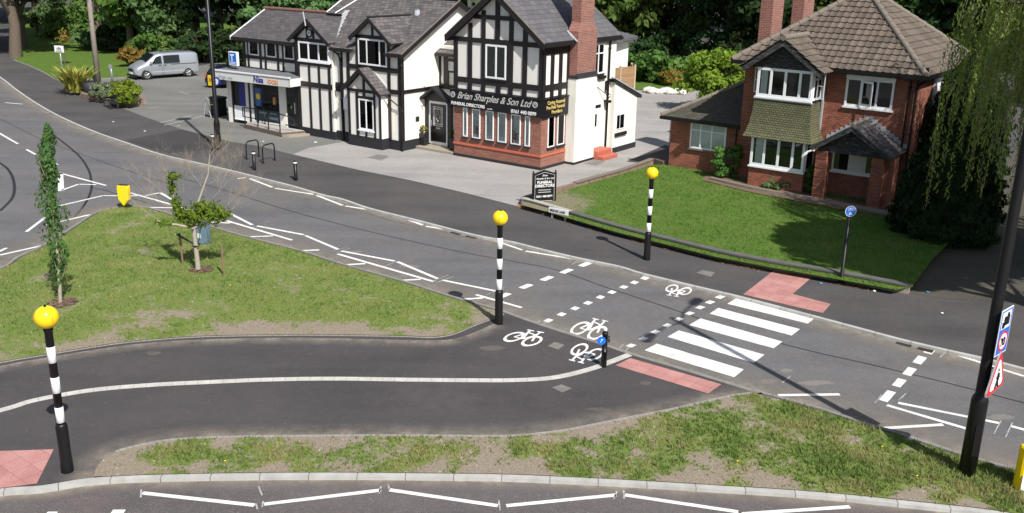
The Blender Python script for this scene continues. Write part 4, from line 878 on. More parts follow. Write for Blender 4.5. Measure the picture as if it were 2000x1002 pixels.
# two storey bay
BV = -1.1
b_ = MB(); b_.box((-15.1, BV, 0), (-12.55, NV, 4.95)); b_.prism([(-15.15, BV, 4.95), (-12.5, BV, 4.95), (-13.85, BV, 5.95)], (0, 2.2, 0)); by = b_.build('bay', 'panel', S)
b_ = MB(); b_.box((-12.56, BV+.02, .42), (-12.38, 1.0, 4.7)); b_.build('bay_side_wall', 'white', S)
az2 = 6.10
gable_roof(by, [[(-12.25, BV-.3, 4.98), (-12.25, -.5, 4.98), (-13.85, 1.55, az2), (-13.85, BV-.3, az2)], [(-15.4, BV-.3, 5.02), (-13.855, BV-.3, az2-.004), (-13.855, 1.55, az2-.004), (-15.4, -.45, 5.02)]], 'slateN', .07, 'bay_roof')
b_ = MB(); b_.prism([(-12.22, BV-.33, 4.92), (-13.85, BV-.33, az2+.02), (-13.85, BV-.33, az2-.2), (-12.35, BV-.33, 4.82)], (0, .06, 0)); b_.prism([(-15.43, BV-.33, 4.98), (-13.85, BV-.33, az2+.02), (-13.85, BV-.33, az2-.2), (-15.3, BV-.33, 4.86)], (0, .06, 0))
Fb = front(BV)
for a0, a1, z0, z1 in ((12.5, 15.15, 4.92, 5.1), (13.62, 13.74, 5.1, 5.72), (14.1, 14.22, 5.1, 5.72), (13.7, 14.15, 5.66, 5.74), (12.5, 15.12, 3.72, 3.92), (12.5, 15.12, 2.6, 2.86), (12.52, 12.68, .42, 3.8), (13.3, 13.43, .42, 3.8), (14.05, 14.18, .42, 3.8), (14.86, 15.1, .42, 4.95)): b_.fbox(Fb, a0, a1, z0, z1, 0, .045+.001*z0)
b_.fbox(right(12.5), BV, .3, 2.6, 2.86, 0, .05); b_.fbox(right(12.5), BV, .0, 3.72, 3.92, 0, .05); b_.build('bay_timbers', 'timber', by)
b_ = MB(); b_.box((-15.12, BV-.03, -.3), (-12.34, .9, .42)); b_.build('bay_plinth', 'plinth', by)
b_ = MB(); q = [(.19*cos(2*pi*i/24), .19*sin(2*pi*i/24)) for i in range(24)]
b_.prism([(-13.92+x, BV-.05, 5.38+z) for x, z in q], (0, -.04, 0)); ck = b_.build('round_plaque', 'curtain', by)
b_ = MB(); b_.tube([(-13.92+.19*cos(2*pi*i/24), BV-.1, 5.38+.19*sin(2*pi*i/24)) for i in range(25)], .03, 6); b_.build('plaque_rim', 'black', ck)
text(by, 'P', front(BV-.09), 13.98, 5.31, .2, 'black', .002)
window(S, front(BV), 12.56, 14.86, 3.95, 4.92, 3, .09, .06, 'darkg', 'upvc', blind=(13.1, 13.5, 'flat'))
window(S, right(12.5), BV+.05, -.45, 3.95, 4.92, 1, .08, .05, 'curtain')
b_ = MB(); b_.tube([(-14.0, BV-.36, 6.45), (-13.85, BV-.36, 5.75)], .04, 6); b_.build('finial', 'lead', by)
b_ = MB(); b_.box((-11.98, MV-.14, 2.55), (-12.2, MV-.0, 2.8)); b_.build('alarm_box', 'black', Cc)
# shop front
b_ = MB(); b_.prism([(-20.9, -1.2, 0), (-15.15, -.95, 0), (-15.15, -.4, 0), (-20.9, -.4, 0)], (0, 0, 2.9)); b_.build('shop_wall', 'dark', S)
b_ = MB(); b_.box((-20.95, -1.25, 0), (-20.75, NV, 2.5)); b_.box((-21.0, -.9, 0), (-20.9, 3.5, 2.5)); b_.box((-22.6, 1.0, 0), (-20.2, 3.5, 2.4)); b_.build('side_wall', 'white', S)
b_ = MB(); b_.prism([(-21.1, -1.9, 2.98), (-14.8, -1.9, 3.05), (-14.95, -.45, 3.12), (-21.1, -.45, 3.08)], (0, 0, -.12)); b_.build('flat_canopy', 'felt', S); b_ = MB(); b_.prism([(-21.1, -.4, 2.9), (-21.1, 3.2, 3.3), (-20.2, 3.2, 3.3), (-20.2, -.4, 3.0)], (0, 0, -.1)); b_.build('side_roof', 'felt', S)
b_ = MB(); b_.prism([(-21.15, -1.96, 2.94), (-14.75, -1.96, 3.03), (-14.75, -1.96, 3.10), (-21.15, -1.96, 3.02)], (0, .1, 0)); b_.build('canopy_edge', 'upvc', S)
fs_ = thing('shop_fascia', 'pale shop fascia with navy and orange lettering above the shop window', 'sign', BO, AZ)
b_ = MB(); b_.prism([(-21.1, -1.92, 2.48), (-14.8, -1.92, 2.58), (-14.8, -1.92, 3.0), (-21.1, -1.92, 2.92)], (0, .07, 0)); b_.prism([(-14.8, -1.92, 2.58), (-14.8, -1.0, 2.6), (-14.8, -1.0, 3.0), (-14.8, -1.92, 3.0)], (-.05, 0, 0)); b_.build('board', 'fascia', fs_)
text(fs_, 'Nisa', front(-1.92), 17.72, 2.62, .46, 'navy', .006, .1, bold=.012); text(fs_, 'local', front(-1.92), 16.55, 2.64, .46, 'orange', .006, .1, bold=.008)
text(fs_, 'Bridge Lane', front(-1.92), 20.75, 2.58, .26, 'signback', .006, .3)
Fsh = lambda a, z, o: (-a, -1.2+(20.9-a)/5.75*.25-o, z)
def shopbit(nm, mat, bits, P=S):
    b_ = MB()
    for a0, a1, z0, z1, o in bits: b_.fbox(Fsh, a0, a1, z0, z1, 0, o)
    return b_.build(nm, mat, P)
for q_ in [(20.55, 20.9, .0, 2.5, .06), (19.15, 19.4, .0, 2.5, .06), (18.85, 19.0, .0, 2.5, .055), (16.15, 16.65, .2, 2.55, .08)]: shopbit('shop_pillar', 'white', [q_])
for q_ in [(20.42, 20.55, .0, 2.5, .07), (19.0, 19.15, .0, 2.5, .07), (15.15, 15.4, 0, 2.6, .09)]: shopbit('shop_post', 'timber', [q_])
shopbit('shop_panel', 'upvc', [(19.42, 20.42, .22, 1.0, .05), (19.4, 20.42, .20, .24, .08)])
shopbit('shop_side_window', 'blacksign', [(19.42, 20.3, 1.0, 2.4, .04)])
shopbit('purple_poster', 'navy', [(19.42, 19.95, 1.02, 2.38, .046)])
sw = shopbit('shop_window', 'glass', [(16.65, 18.85, .3, 2.5, .05)])
shopbit('window_frame', 'upvc', [(16.65, 18.85, .24, .32, .07), (18.78, 18.85, .3, 2.5, .07), (16.65, 16.70, .3, 2.5, .065)], sw)
shopbit('window_counter', 'cabinet', [(16.7, 18.8, .32, .95, .02)], sw); shopbit('window_goods', 'curtain', [(16.9, 17.6, .5, .62, .03), (17.8, 18.4, .75, .86, .03), (17.0, 17.5, .8, .9, .03)], sw)
shopbit('blue_poster', 'posterblue', [(18.15, 18.6, 1.15, 2.15, .056)], sw); 
q = MB(); q.prism([Fsh(18.37+.17*cos(2*pi*i/20), 1.68+.17*sin(2*pi*i/20), .058) for i in range(20)], (0, -.004, 0)); q.build('poster_disc', 'yellow', sw)
shopbit('orange_poster', 'orange', [(17.0, 17.2, 1.35, 1.75, .056)], sw)
shopbit('shop_door', 'carglass', [(15.4, 16.15, .3, 2.5, .03)]); shopbit('door_handle', 'grey', [(15.5, 15.54, 1.0, 1.6, .06)])
q = MB(); q.prism([Fsh(15.8+.07*cos(2*pi*i/16), 1.35+.09*sin(2*pi*i/16), .035) for i in range(16)], (0, -.004, 0)); q.build('door_sticker', 'leaf_bright', S)
# rear brown roof wing
rw = thing('rear_wing', 'brown tiled roof ridge showing behind the shop roof', 'building', BO, AZ)
b_ = MB(); b_.box((-18.4, 5.0, 0), (-15.2, 9.0, 5.7)); b_.build('wall', 'white', rw)
gable_roof(rw, [[(-15.0, 4.8, 5.6), (-15.0, 7.2, 6.75), (-18.6, 7.2, 6.75), (-19.1, 4.8, 5.6)], [(-15.0, 9.2, 5.6), (-19.1, 9.2, 5.6), (-18.6, 7.2, 6.747), (-15.0, 7.2, 6.747)]], 'tilebrown')
b_ = MB().tube([(-19.12, 4.8, 5.64), (-18.62, 7.2, 6.8), (-15, 7.2, 6.8)], .06, 6); b_.build('roof_edge', 'mould', rw)
# hanging signs
hs = thing('projecting_sign', 'square blue sign with white gothic letter on the upper corner of the shop', 'sign', BO, AZ)
b_ = MB(); b_.box((-20.45, -1.35, 3.25), (-19.75, -1.20, 4.0)); b_.build('sign_box', 'curtain', hs)
b_ = MB(); b_.fbox(front(-1.35), 19.80, 20.40, 3.3, 3.95, 0, .006); b_.build('sign_face', 'blue', hs)
text(hs, 'T', front(-1.36), 20.30, 3.50, .5, 'letterw', .004, 0, bold=.02); text(hs, 'NEWS', front(-1.36), 20.32, 3.36, .14, 'letterw', .004, bold=.004) if False else None
b_ = MB()
for z in (3.33, 3.41): b_.fbox(front(-1.357), 19.86, 20.34, z, z+.035, 0, .004)
b_.build('sign_lines', 'letterw', hs)
b_ = MB().tube([(-20.1, -1.28, 3.25), (-20.1, -1.1, 3.0)], .03, 6); b_.build('bracket', 'grey', hs)
ys = thing('yellow_sign', 'yellow shield shaped projecting sign at the left end of the shop canopy', 'sign', BO, AZ)
b_ = MB(); b_.prism([(-21.75, -1.9, 2.05), (-21.25, -1.9, 2.05), (-21.15, -1.9, 2.15), (-21.15, -1.9, 2.62), (-21.75, -1.9, 2.62)], (0, .08, 0)); b_.build('sign_panel', 'yellow', ys)
text(ys, 'EP', front(-1.91), 21.62, 2.32, .22, 'orange', .004, bold=.012)
b_ = MB().tube([(-21.2, -1.86, 2.6), (-20.9, -1.86, 2.7)], .02, 6); b_.build('bracket', 'grey', ys)
rs_ = thing('round_sign', 'round white and blue projecting sign beside the yellow shield sign', 'sign', BO, AZ)
b_ = MB(); b_.prism([(-20.85+.25*cos(2*pi*i/24), -2.0, 2.35+.25*sin(2*pi*i/24)) for i in range(24)], (0, .1, 0)); b_.build('sign_disc', 'navy', rs_)
b_ = MB(); b_.prism([(-20.85+.17*cos(2*pi*i/24), -2.01, 2.35+.17*sin(2*pi*i/24)) for i in range(24)], (0, .01, 0)); b_.build('sign_centre', 'curtain', rs_)
# ramp
rp = thing('access_ramp', 'low brick edged concrete ramp platform in front of the shop window', 'ramp', BO, AZ)
b_ = MB(); b_.prism([(-18.6, -2.05, 0), (-15.0, -2.45, 0), (-14.55, -1.2, 0), (-18.9, -1.25, 0)], (0, 0, .22)); b_.build('brick_edge', 'stepbrick', rp)
b_ = MB(); b_.prism([(-18.5, -2.0, .22), (-15.08, -2.36, .22), (-14.65, -1.22, .22), (-18.8, -1.26, .22)], (0, 0, .03)); b_.build('concrete_top', 'concrete', rp)
b_ = MB(); b_.prism([(-15.0, -2.42, 0), (-14.6, -2.3, 0), (-14.2, -1.2, 0), (-14.6, -1.2, 0)], (0, 0, .12)); b_.build('step', 'terr', rp)
rl = thing('handrail', 'black tubular handrail round the shop ramp', 'railing', BO, AZ)
r_ = .032
P0, P1, P2 = (-18.75, -1.95), (-17.9, -2.05), (-15.15, -2.35)
def lerp(a, b_, t): return (a[0]+(b_[0]-a[0])*t, a[1]+(b_[1]-a[1])*t)
b_ = MB(); b_.tube([P0+(.62,), P0+(1.12,), P1+(1.18,), P2+(1.2,), (-14.85, -2.0, 1.05), (-14.7, -1.75, .75), (-14.75, -1.8, .55), (-15.0, -2.15, .62)], r_, 8); b_.build('top_rail', 'black', rl)
b_ = MB(); b_.tube([P0+(.62,), P2+(.75,)], r_*.8, 8); b_.build('mid_rail', 'black', rl)
for t in (0.05, .4, .68, .98):
    q = lerp(P0, P2, t); b_ = MB().tube([q+(.1,), q+(1.16,)], r_, 8); b_.build('post', 'black', rl)
b_ = MB().tube([(-18.2, -1.35, .2), (-18.2, -1.35, 1.2), (-17.6, -1.4, 1.2), (-17.6, -1.4, .2)], r_, 8); b_.build('wall_rail', 'black', rl)

# ================================================================== brick house
HO = at(1776, 412); HA = radians(142.2-180)
HS = thing('brick_house', 'red brick house with brown pantile hipped roof, two storey bay and gabled porch', 'house', HO, HA)
b_ = MB(); b_.box((-7.5, 0, 0), (-.3, 6.9, 5.28)); b_.build('wall', 'brickH', HS)
def tiles(P, o, e, s_, L, T, lo, hi, up, name='roof_tiles', mat='pantile', cw=.30, rh=.345, amp=.035, lip=.065):
    """rows of curved tiles on a slope: o eave origin, e along the eave, s_ up the slope"""
    o = Vector(o); e = Vector(e).normalized(); s_ = Vector(s_).normalized(); n = e.cross(s_).normalized()
    if n.z < 0: n = -n
    vs = []; fs = []; prof = [(0, .2), (.14, 1), (.34, 1), (.5, .15), (.75, 0), (1.0, .2)]
    for r in range(int(T/rh)+1):
        t0 = r*rh-.04; t1 = min((r+1)*rh+.02, T); a, b2 = lo(max(t0, 0)), hi(max(t0, 0))
        c = int(a/cw)-1
        while c*cw < b2:
            j = rnd.uniform(-.006, .006); i0 = len(vs); ok = False
            for f, h in prof:
                x = (c+f)*cw; x0 = min(max(x, a), b2); x1 = min(max(x, lo(t1)), hi(t1))
                vs.append(o+e*x0+s_*(t0+j)+n*(lip+amp*h)); vs.append(o+e*x1+s_*t1+n*(.012+amp*h)); vs.append(o+e*x0+s_*(t0+j)+n*(amp*h-.0))
                if a < x < b2: ok = True
            if ok:
                for k in range(len(prof)-1):
                    q = i0+3*k; fs.append((q, q+3, q+4, q+1)); fs.append((q+2, q+5, q+3, q))
            c += 1
    m_ = MB(); m_.add(vs, fs); return m_.build(name, mat, P)
EZ = 5.32; AX, AY, AZ_ = -3.97, 3.57, 8.28; YB = 7.65
b_ = MB(); b_.add([(-7.95, -.4, EZ), (.0, -.4, EZ), (.0, YB, EZ), (-7.95, YB, EZ), (AX, AY, AZ_), (AX, YB-3.97, AZ_)], [(0, 1, 4), (1, 2, 5, 4), (2, 3, 5), (3, 0, 4, 5), (3, 2, 1, 0)]); rf = b_.build('roof', 'pantile', HS)
SL = hypot(3.97, AZ_-EZ)
tiles(rf, (-7.95, -.4, EZ), (1, 0, 0), (0, 3.97, AZ_-EZ), 7.95, SL, lambda t: t*3.97/SL, lambda t: 7.95-t*3.97/SL, 1)
tiles(rf, (0, -.4, EZ), (0, 1, 0), (-3.97, 0, AZ_-EZ), YB+.4, SL, lambda t: t*3.97/SL, lambda t: YB+.4-t*3.97/SL, 1)
tiles(rf, (-7.95, -.4, EZ), (0, 1, 0), (3.97, 0, AZ_-EZ), YB+.4, SL, lambda t: t*3.97/SL, lambda t: YB+.4-t*3.97/SL, 1)
for a in ((-7.95, -.4), (0, -.4), (0, YB), (-7.95, YB)):
    ay = AY if a[1] < 3 else YB-3.97; b_ = MB(); n_ = 14
    for i in range(n_):
        p = Vector((a[0], a[1], EZ+.03)).lerp(Vector((AX, ay, AZ_+.06)), i/n_); q = Vector((a[0], a[1], EZ+.03)).lerp(Vector((AX, ay, AZ_+.06)), (i+1.06)/n_)
        b_.tube([p, q], [.135, .11], 8)
    b_.build('hip_tiles', 'mould', rf)
b_ = MB(); b_.box((-7.98, -.48, EZ-.14), (.03, -.36, EZ)); b_.box((-.06, -.36, EZ-.14), (.06, YB, EZ)); b_.build('gutter', 'black', HS)
b_ = MB(); b_.box((-7.5, -.36, EZ-.18), (-.3, .0, EZ-.03)); b_.build('soffit', 'oldtimber', HS)
for y0, y1 in ((2.0, 3.15), (5.5, 6.7)):
    b_ = MB(); b_.box((-7.95, y0, 3.0), (-7.38, y1, 9.3)); b_.box((-8.0, y0-.05, 9.3), (-7.33, y1+.05, 9.5)); b_.build('chimney', 'brickchim', HS)
# bay
F1 = front(-1.0)
b_ = MB(); b_.box((-6.48, -1.0, 0), (-4.08, 0, 1.08)); b_.build('bay_base', 'brickH', HS)
b_ = MB(); b_.box((-6.46, -.96, 1.08), (-4.1, 0, 5.25)); b_.build('bay_core', 'dark', HS)
b_ = MB(); prof = [(0, 3.92, .0), (.04, 3.3, .02), (.10, 2.85, .05), (.2, 2.5, .1), (.27, 2.33, .14)]
for i in range(len(prof)-1):
    d0, z0, _ = prof[i]; d1, z1, _ = prof[i+1]; d0 += .03; d1 += .03
    b_.quad((-6.48-d1, -1-d1, z1), (-4.08+d1, -1-d1, z1), (-4.08+d0, -1-d0, z0), (-6.48-d0, -1-d0, z0))
    b_.quad((-4.08+d1, -1-d1, z1), (-4.08+d1, 0, z1), (-4.08+d0, 0, z0), (-4.08+d0, -1-d0, z0))
    b_.quad((-6.48-d1, 0, z1), (-6.48-d1, -1-d1, z1), (-6.48-d0, -1-d0, z0), (-6.48-d0, 0, z0))
b_.quad((-6.78, -1.3, 2.33), (-6.78, 0, 2.33), (-3.78, 0, 2.33), (-3.78, -1.3, 2.33)); b_.build('tile_hanging', 'tilegreen', HS)
for z in [2.42+.088*1.0*k for k in range(17)]: pass
b_ = MB(); b_.box((-6.55, -1.07, 3.90), (-4.02, -.98, 3.95)); b_.box((-4.0, -.1, 2.4), (-3.93, .0, 5.2)); b_.build('bay_flashing', 'lead', HS)
window(HS, F1, 4.10, 6.46, 1.10, 2.42, 4, .11, .05, 'dark', 'upvc', splits=[4.62, 5.24, 5.86], blind=(5.95, 6.25, 'flat'))
window(HS, F1, 4.10, 6.46, 4.02, 5.20, 4, .11, .05, 'dark', 'upvc', splits=[4.62, 5.24, 5.86], blind=(6.02, 6.3, 'flat'))
for z0, z1 in ((1.1, 2.42), (4.02, 5.2)):
    window(HS, right(4.1), -.95, -.08, z0, z1, 1, .1, .04, 'dark', transom=z0+.85)
b_ = MB(); Fo = lambda a, z, o: (-4.02+a*.25, -.55+a*.6-o*.1, z)
for a, u0_, v0_ in ((0, 4.1, -.5), (1, 6.5, -.45)):
    Fo = (lambda a_, z, o: (-4.05+a_*.80, -.62-a_*.25-o, z)) if a == 0 else (lambda a_, z, o: (-6.50-a_*.6, -.55-a_*.1-o, z))
    q = MB()
    for a0, a1, z0, z1 in ((0, .05, 4.1, 5.15), (.38, .43, 4.1, 5.15), (.05, .38, 4.1, 4.16), (.05, .38, 5.09, 5.15), (.05, .38, 4.6, 4.63)): q.fbox(Fo, a0, a1, z0, z1, 0, .04)
    cs = q.build('open_casement', 'upvc', HS); q = MB(); q.fbox(Fo, .05, .38, 4.16, 5.09, .015, .02); q.build('pane', 'glass', cs)
# bay gable
ZA = 6.42; XA = -5.35; zr, zl = 5.22, 5.18
b_ = MB(); b_.prism([(-7.0, -1.0, 5.2), (-3.7, -1.0, 5.2), (XA, -1.0, ZA-.1)], (0, .1, 0)); b_.build('bay_gable', 'oldtimber', HS)
b_ = MB()
for k in range(7):
    z0 = 5.22+k*.15; wl = (ZA-.15-z0)/(ZA-5.2)*1.62
    if wl > .1: b_.hexa([(XA-wl, -1.02, z0), (XA+wl, -1.02, z0), (XA+wl, -1.06, z0), (XA-wl, -1.06, z0), (XA-wl+.1, -1.02, z0+.15), (XA+wl-.1, -1.02, z0+.15), (XA+wl-.1, -1.025, z0+.15), (XA-wl+.1, -1.025, z0+.15)])
b_.build('gable_boards', 'oldtimber', HS)
b_ = MB(); b_.prism([(-7.1, -1.38, 5.12), (XA, -1.38, ZA), (-3.6, -1.38, 5.12), (-3.72, -1.38, 5.0), (XA, -1.38, ZA-.28), (-6.98, -1.38, 5.0)], (0, .07, 0)); b_.build('bay_bargeboard', 'oldtimber', HS)
sl2 = hypot(XA+7.1, ZA-5.15)
zf = lambda t: 5.18+t*(ZA-5.18)/sl2
yv = lambda t: -.4+max(0, (zf(t)-EZ))*3.97/(AZ_-EZ)+1.42
tiles(rf, (-3.6, -1.42, 5.18), (0, 1, 0), (XA+3.6, 0, ZA-5.18), 1, sl2, lambda t: 0, yv, 1)
tiles(rf, (-7.1, -1.42, 5.18), (0, 1, 0), (XA+7.1, 0, ZA-5.18), 1, sl2, lambda t: 0, yv, 1)
yr = -.4+(ZA-EZ)*3.97/(AZ_-EZ)
b_ = MB(); b_.add([(-3.6, -1.4, 5.17), (XA, -1.4, ZA), (XA, yr, ZA), (-3.6, -.4, 5.17), (-7.1, -1.4, 5.17), (-7.1, -.4, 5.17)], [(0, 3, 2, 1), (4, 1, 2, 5)]); b_.build('bay_roof_deck', 'pantile', rf)
b_ = MB().tube([(XA, -1.43, ZA+.04), (XA, yr, ZA+.06)], .12, 8); b_.build('bay_ridge', 'mould', rf)
b_ = MB().tube([(-3.55, -.42, 5.26), (XA+.02, yr, ZA+.04)], .045, 5); b_.build('valley', 'seam', rf)
# upper window
window(HS, front(0), 1.2, 3.1, 3.86, 5.0, 3, .09, .05, 'dark', 'upvc', splits=[1.85, 2.48])
b_ = MB(); b_.fbox(front(0), 1.18, 3.12, 4.98, 5.16, 0, .07); b_.build('window_head', 'upvc', HS)
q = MB(); Fo = lambda a, z, o: (-2.45+a*.86, -.06-a*.42-o, z)
for a0, a1, z0, z1 in ((0, .08, 3.95, 4.92), (.52, .60, 3.95, 4.92), (.08, .52, 3.95, 4.03), (.08, .52, 4.84, 4.92)): q.fbox(Fo, a0, a1, z0, z1, 0, .045)
cs = q.build('open_casement', 'upvc', HS); q = MB(); q.fbox(Fo, .08, .52, 4.03, 4.84, .015, .02); q.build('pane', 'carglass', cs)
# porch
b_ = MB(); window(HS, front(0), 1.35, 3.3, 1.18, 2.12, 3, .07, .04, 'dark', 'upvc', splits=[1.95, 2.6])
b_ = MB(); b_.fbox(front(0), 1.96, 2.60, 1.22, 2.08, .01, .045); b_.build('white_panel', 'fascia', HS)
for x0 in (-3.42, -1.22):
    b_ = MB(); z = .0
    for k in range(6):
        b_.box((x0, -1.62, k*.37+.05), (x0+.44, -1.2, k*.37+.37)); b_.box((x0+.02, -1.60, k*.37), (x0+.42, -1.22, k*.37+.05))
    b_.build('porch_pillar', 'brickH', HS)
b_ = MB(); b_.box((-3.4, -1.55, 2.2), (-.8, -1.25, 2.4)); b_.box((-3.4, -1.4, 2.2), (-3.2, 0, 2.4)); b_.box((-1.0, -1.4, 2.2), (-.8, 0, 2.4)); b_.build('porch_beam', 'oldtimber', HS)
b_ = MB(); b_.box((-3.5, -1.7, .0), (-.7, .0, .07)); b_.box((-.8, -1.3, 0), (-.6, 0, 2.3)); b_.build('porch_side_wall', 'brickH', HS)
px_, pz_ = -2.05, 3.40
b_ = MB(); b_.prism([(-3.4, -1.5, 2.3), (-.7, -1.5, 2.3), (px_, -1.5, pz_-.12)], (0, .08, 0)); b_.build('porch_gable', 'oldtimber', HS)
b_ = MB()
for k in range(5):
    z0 = 2.32+k*.2; wl = (pz_-.15-z0)/(pz_-2.3)*1.35; j = rnd.uniform(-.03, .03)
    b_.hexa([(px_-wl, -1.51, z0), (px_+wl, -1.51, z0+j), (px_+wl, -1.57, z0+j), (px_-wl, -1.57, z0), (px_-wl+.1, -1.51, z0+.2), (px_+wl-.1, -1.51, z0+.2), (px_+wl-.1, -1.52, z0+.2), (px_-wl+.1, -1.52, z0+.2)])
b_.build('porch_boards', 'oldtimber', HS)
b_ = MB(); b_.prism([(-3.62, -1.86, 2.36), (px_, -1.86, pz_), (-.42, -1.86, 2.36), (-.52, -1.86, 2.22), (px_, -1.86, pz_-.24), (-3.52, -1.86, 2.22)], (0, .07, 0)); b_.build('porch_bargeboard', 'oldtimber', HS)
sl3 = hypot(px_+3.62, pz_-2.36)
gable_roof(HS, [[(-.40, -1.88, 2.36), (-.40, 0, 2.36), (px_, 0, pz_), (px_, -1.88, pz_)], [(-3.64, -1.88, 2.36), (px_-.002, -1.88, pz_-.002), (px_-.002, 0, pz_-.002), (-3.64, 0, 2.36)]], 'slateN', .05, 'porch_roof')
b_ = MB(); b_.tube([(px_, -1.88, pz_+.03), (px_, -.02, pz_+.05)], .09, 7); b_.build('porch_ridge', 'mould', HS)
b_ = MB()
for sx in (-1, 1):
    for k in range(9):
        t = (k+.5)/9; x = px_+sx*1.6*t; z = pz_-1.04*t+.03; b_.box((x-.1, -.03, z), (x+.1, .004 if False else -.003, z+.17))
b_.build('stepped_flashing', 'lead', HS)
for x in (-.36, -.62):
    downpipe(HS, [(x, -.09, 5.2), (x, -.09, 4.8), (x, -.09, 2.0), (x, -.09, .1)], .045)
b_ = MB().tube([(-.1, .05, 5.6), (-.1, .05, 5.1), (-.35, -.1, 4.9)], .06, 8); b_.build('soil_pipe', 'black', HS)
b_ = MB().tube([(-3.95, -.12, 2.36), (-4.3, -.9, 2.25), (-4.45, -1.15, 2.2)], .035, 6); b_.build('branch_pipe', 'upvc', HS)
b_ = MB(); b_.box((-.29, 1.0, 2.6), (1.4, 5.5, 2.75)); b_.build('side_canopy', 'lead', HS)
b_ = MB(); b_.box((-.31, 2.0, 3.8), (-.25, 3.2, 5.0)); b_.build('side_window', 'upvc', HS)
# extension on the left
EV = .32
b_ = MB(); b_.box((-11.05, EV, 0), (-7.45, 4.4, 2.5)); b_.build('extension_wall', 'brickH', HS)
b_ = MB(); e0, e1, ey = -11.42, -7.5, EV-.32
b_.add([(e0, ey, 2.52), (e1, ey, 2.52), (e1, ey+3.92, 4.62), (e0, 4.8, 2.52), (e1, 4.8, 4.62), (e1, ey, 2.40), (e0, ey, 2.40), (e0, 4.8, 2.40)], [(0, 1, 2), (0, 2, 4, 3), (6, 5, 1, 0), (7, 6, 0, 3)]); b_.build('extension_roof', 'tileext', HS)
b_ = MB()
for i in range(12):
    p = Vector((e0, ey, 2.54)).lerp(Vector((e1, ey+3.92, 4.66)), i/12); q = Vector((e0, ey, 2.54)).lerp(Vector((e1, ey+3.92, 4.66)), (i+1.05)/12); b_.tube([p, q], [.11, .09], 7)
b_.build('extension_hip', 'mould', HS)
b_ = MB(); b_.box((e0-.02, ey-.1, 2.36), (e1, ey, 2.50)); b_.build('extension_gutter', 'black', HS)
window(HS, front(EV), 8.25, 10.02, 1.16, 2.34, 3, .07, .05, 'curtain', 'mould', splits=[8.95, 9.5], transom=2.0)
downpipe(HS, [(-7.62, -.08, 2.4), (-7.62, -.06, 2.1), (-7.62, -.06, .1)], .04)

# ------------------------------------------------------------------ garden wall
gw = thing('garden_wall', 'low brick garden wall with dark coping slabs along the pavement in front of the lawn', 'wall')
GWP = [(1018, 402), (1030, 404.5), (1070, 416), (1110, 428), (1200, 455), (1300, 481), (1400, 506), (1500, 526), (1640, 550), (1750, 571), (1776, 573)]
gp = catmull(ats(GWP), 3)
o = strip('brickwork', gp, 0, .2, .25, 'brickwall', .4, None); o.parent = gw
gp2 = gp[9:]
o = strip('coping', gp2, -.03, .24, .30, 'coping', .05, None); o.parent = gw
o = strip('coping', gp[:10], -.02, .22, .31, 'concrete', .04, None); o.parent = gw
gw2 = thing('drive_wall', 'low rough stone edging wall between the forecourt and the lawn', 'wall')
gp3 = catmull(ats([(1018, 402), (1020, 396), (1060, 384), (1100, 374), (1160, 356), (1210, 342), (1250, 328), (1275, 320), (1302, 327)]), 3)
o = strip('stonework', gp3, .0, -.18, .26, 'brickwall', .4, None); o.parent = gw2
o = strip('coping', gp3[10:], .02, -.22, .30, 'mould', .05, None); o.parent = gw2

# ================================================================== street objects
def beacon(px, py, z, h, label):
    p = at(px, py, z); t = thing('belisha_beacon', label, 'beacon', p, rnd.uniform(0, 6), 'yellow globe crossing beacons'); k = h/3.1
    b_ = MB().lathe([(0, 0), (.115, 0), (.115, .02), (.112, .22*k), (.107, .24*k), (.107, .88*k), (.095, .93*k), (.06, .95*k), (0, .95*k)], 20); b_.build('base_sleeve', 'black', t)
    b_ = MB().lathe([(0, .9*k), (.072, .9*k), (.072, 2.66*k), (.08, 2.68*k), (.095, 2.76*k), (.0, 2.76*k)], 20); b_.build('pole', 'black', t)
    for i in range(3):
        z0 = .95*k+.02+i*.565*k; b_ = MB().lathe([(.0725, z0), (.076, z0+.002), (.076, z0+.29*k), (.0725, z0+.292*k)], 20); b_.build('white_band', 'bandwhite', t)
    R = .20*k; zc = 2.92*k
    b_ = MB().lathe([(R*sin(a*pi/16)*1.0, zc-R*cos(a*pi/16)) for a in range(17)], 28); b_.build('globe', 'globe', t)
    b_ = MB().box((-.02, -.05, zc+R-.01), (.02, .05, zc+R+.012)); b_.build('globe_clip', 'black', t)
    b_ = MB()
    for a in (0, 2.1, 4.2):
        x, y = cos(a)*(R+.002), sin(a)*(R+.002); b_.tube([(x*.97, y*.97, zc-.05), (x*1.0, y*1.0, zc), (x*.97, y*.97, zc+.05)], .008, 5)
    b_.build('globe_marks', 'orange', t)
    return t
beacon(974, 632, 0, 3.12, 'yellow globe beacon on striped pole at the tip of the island, middle of three')
beacon(132, 920, 0, 3.31, 'nearest yellow globe beacon on striped pole beside the lower left red tactile paving')
beacon(1263, 507, 0, 3.07, 'yellow globe beacon on striped pole on the far pavement in front of the lawn wall')
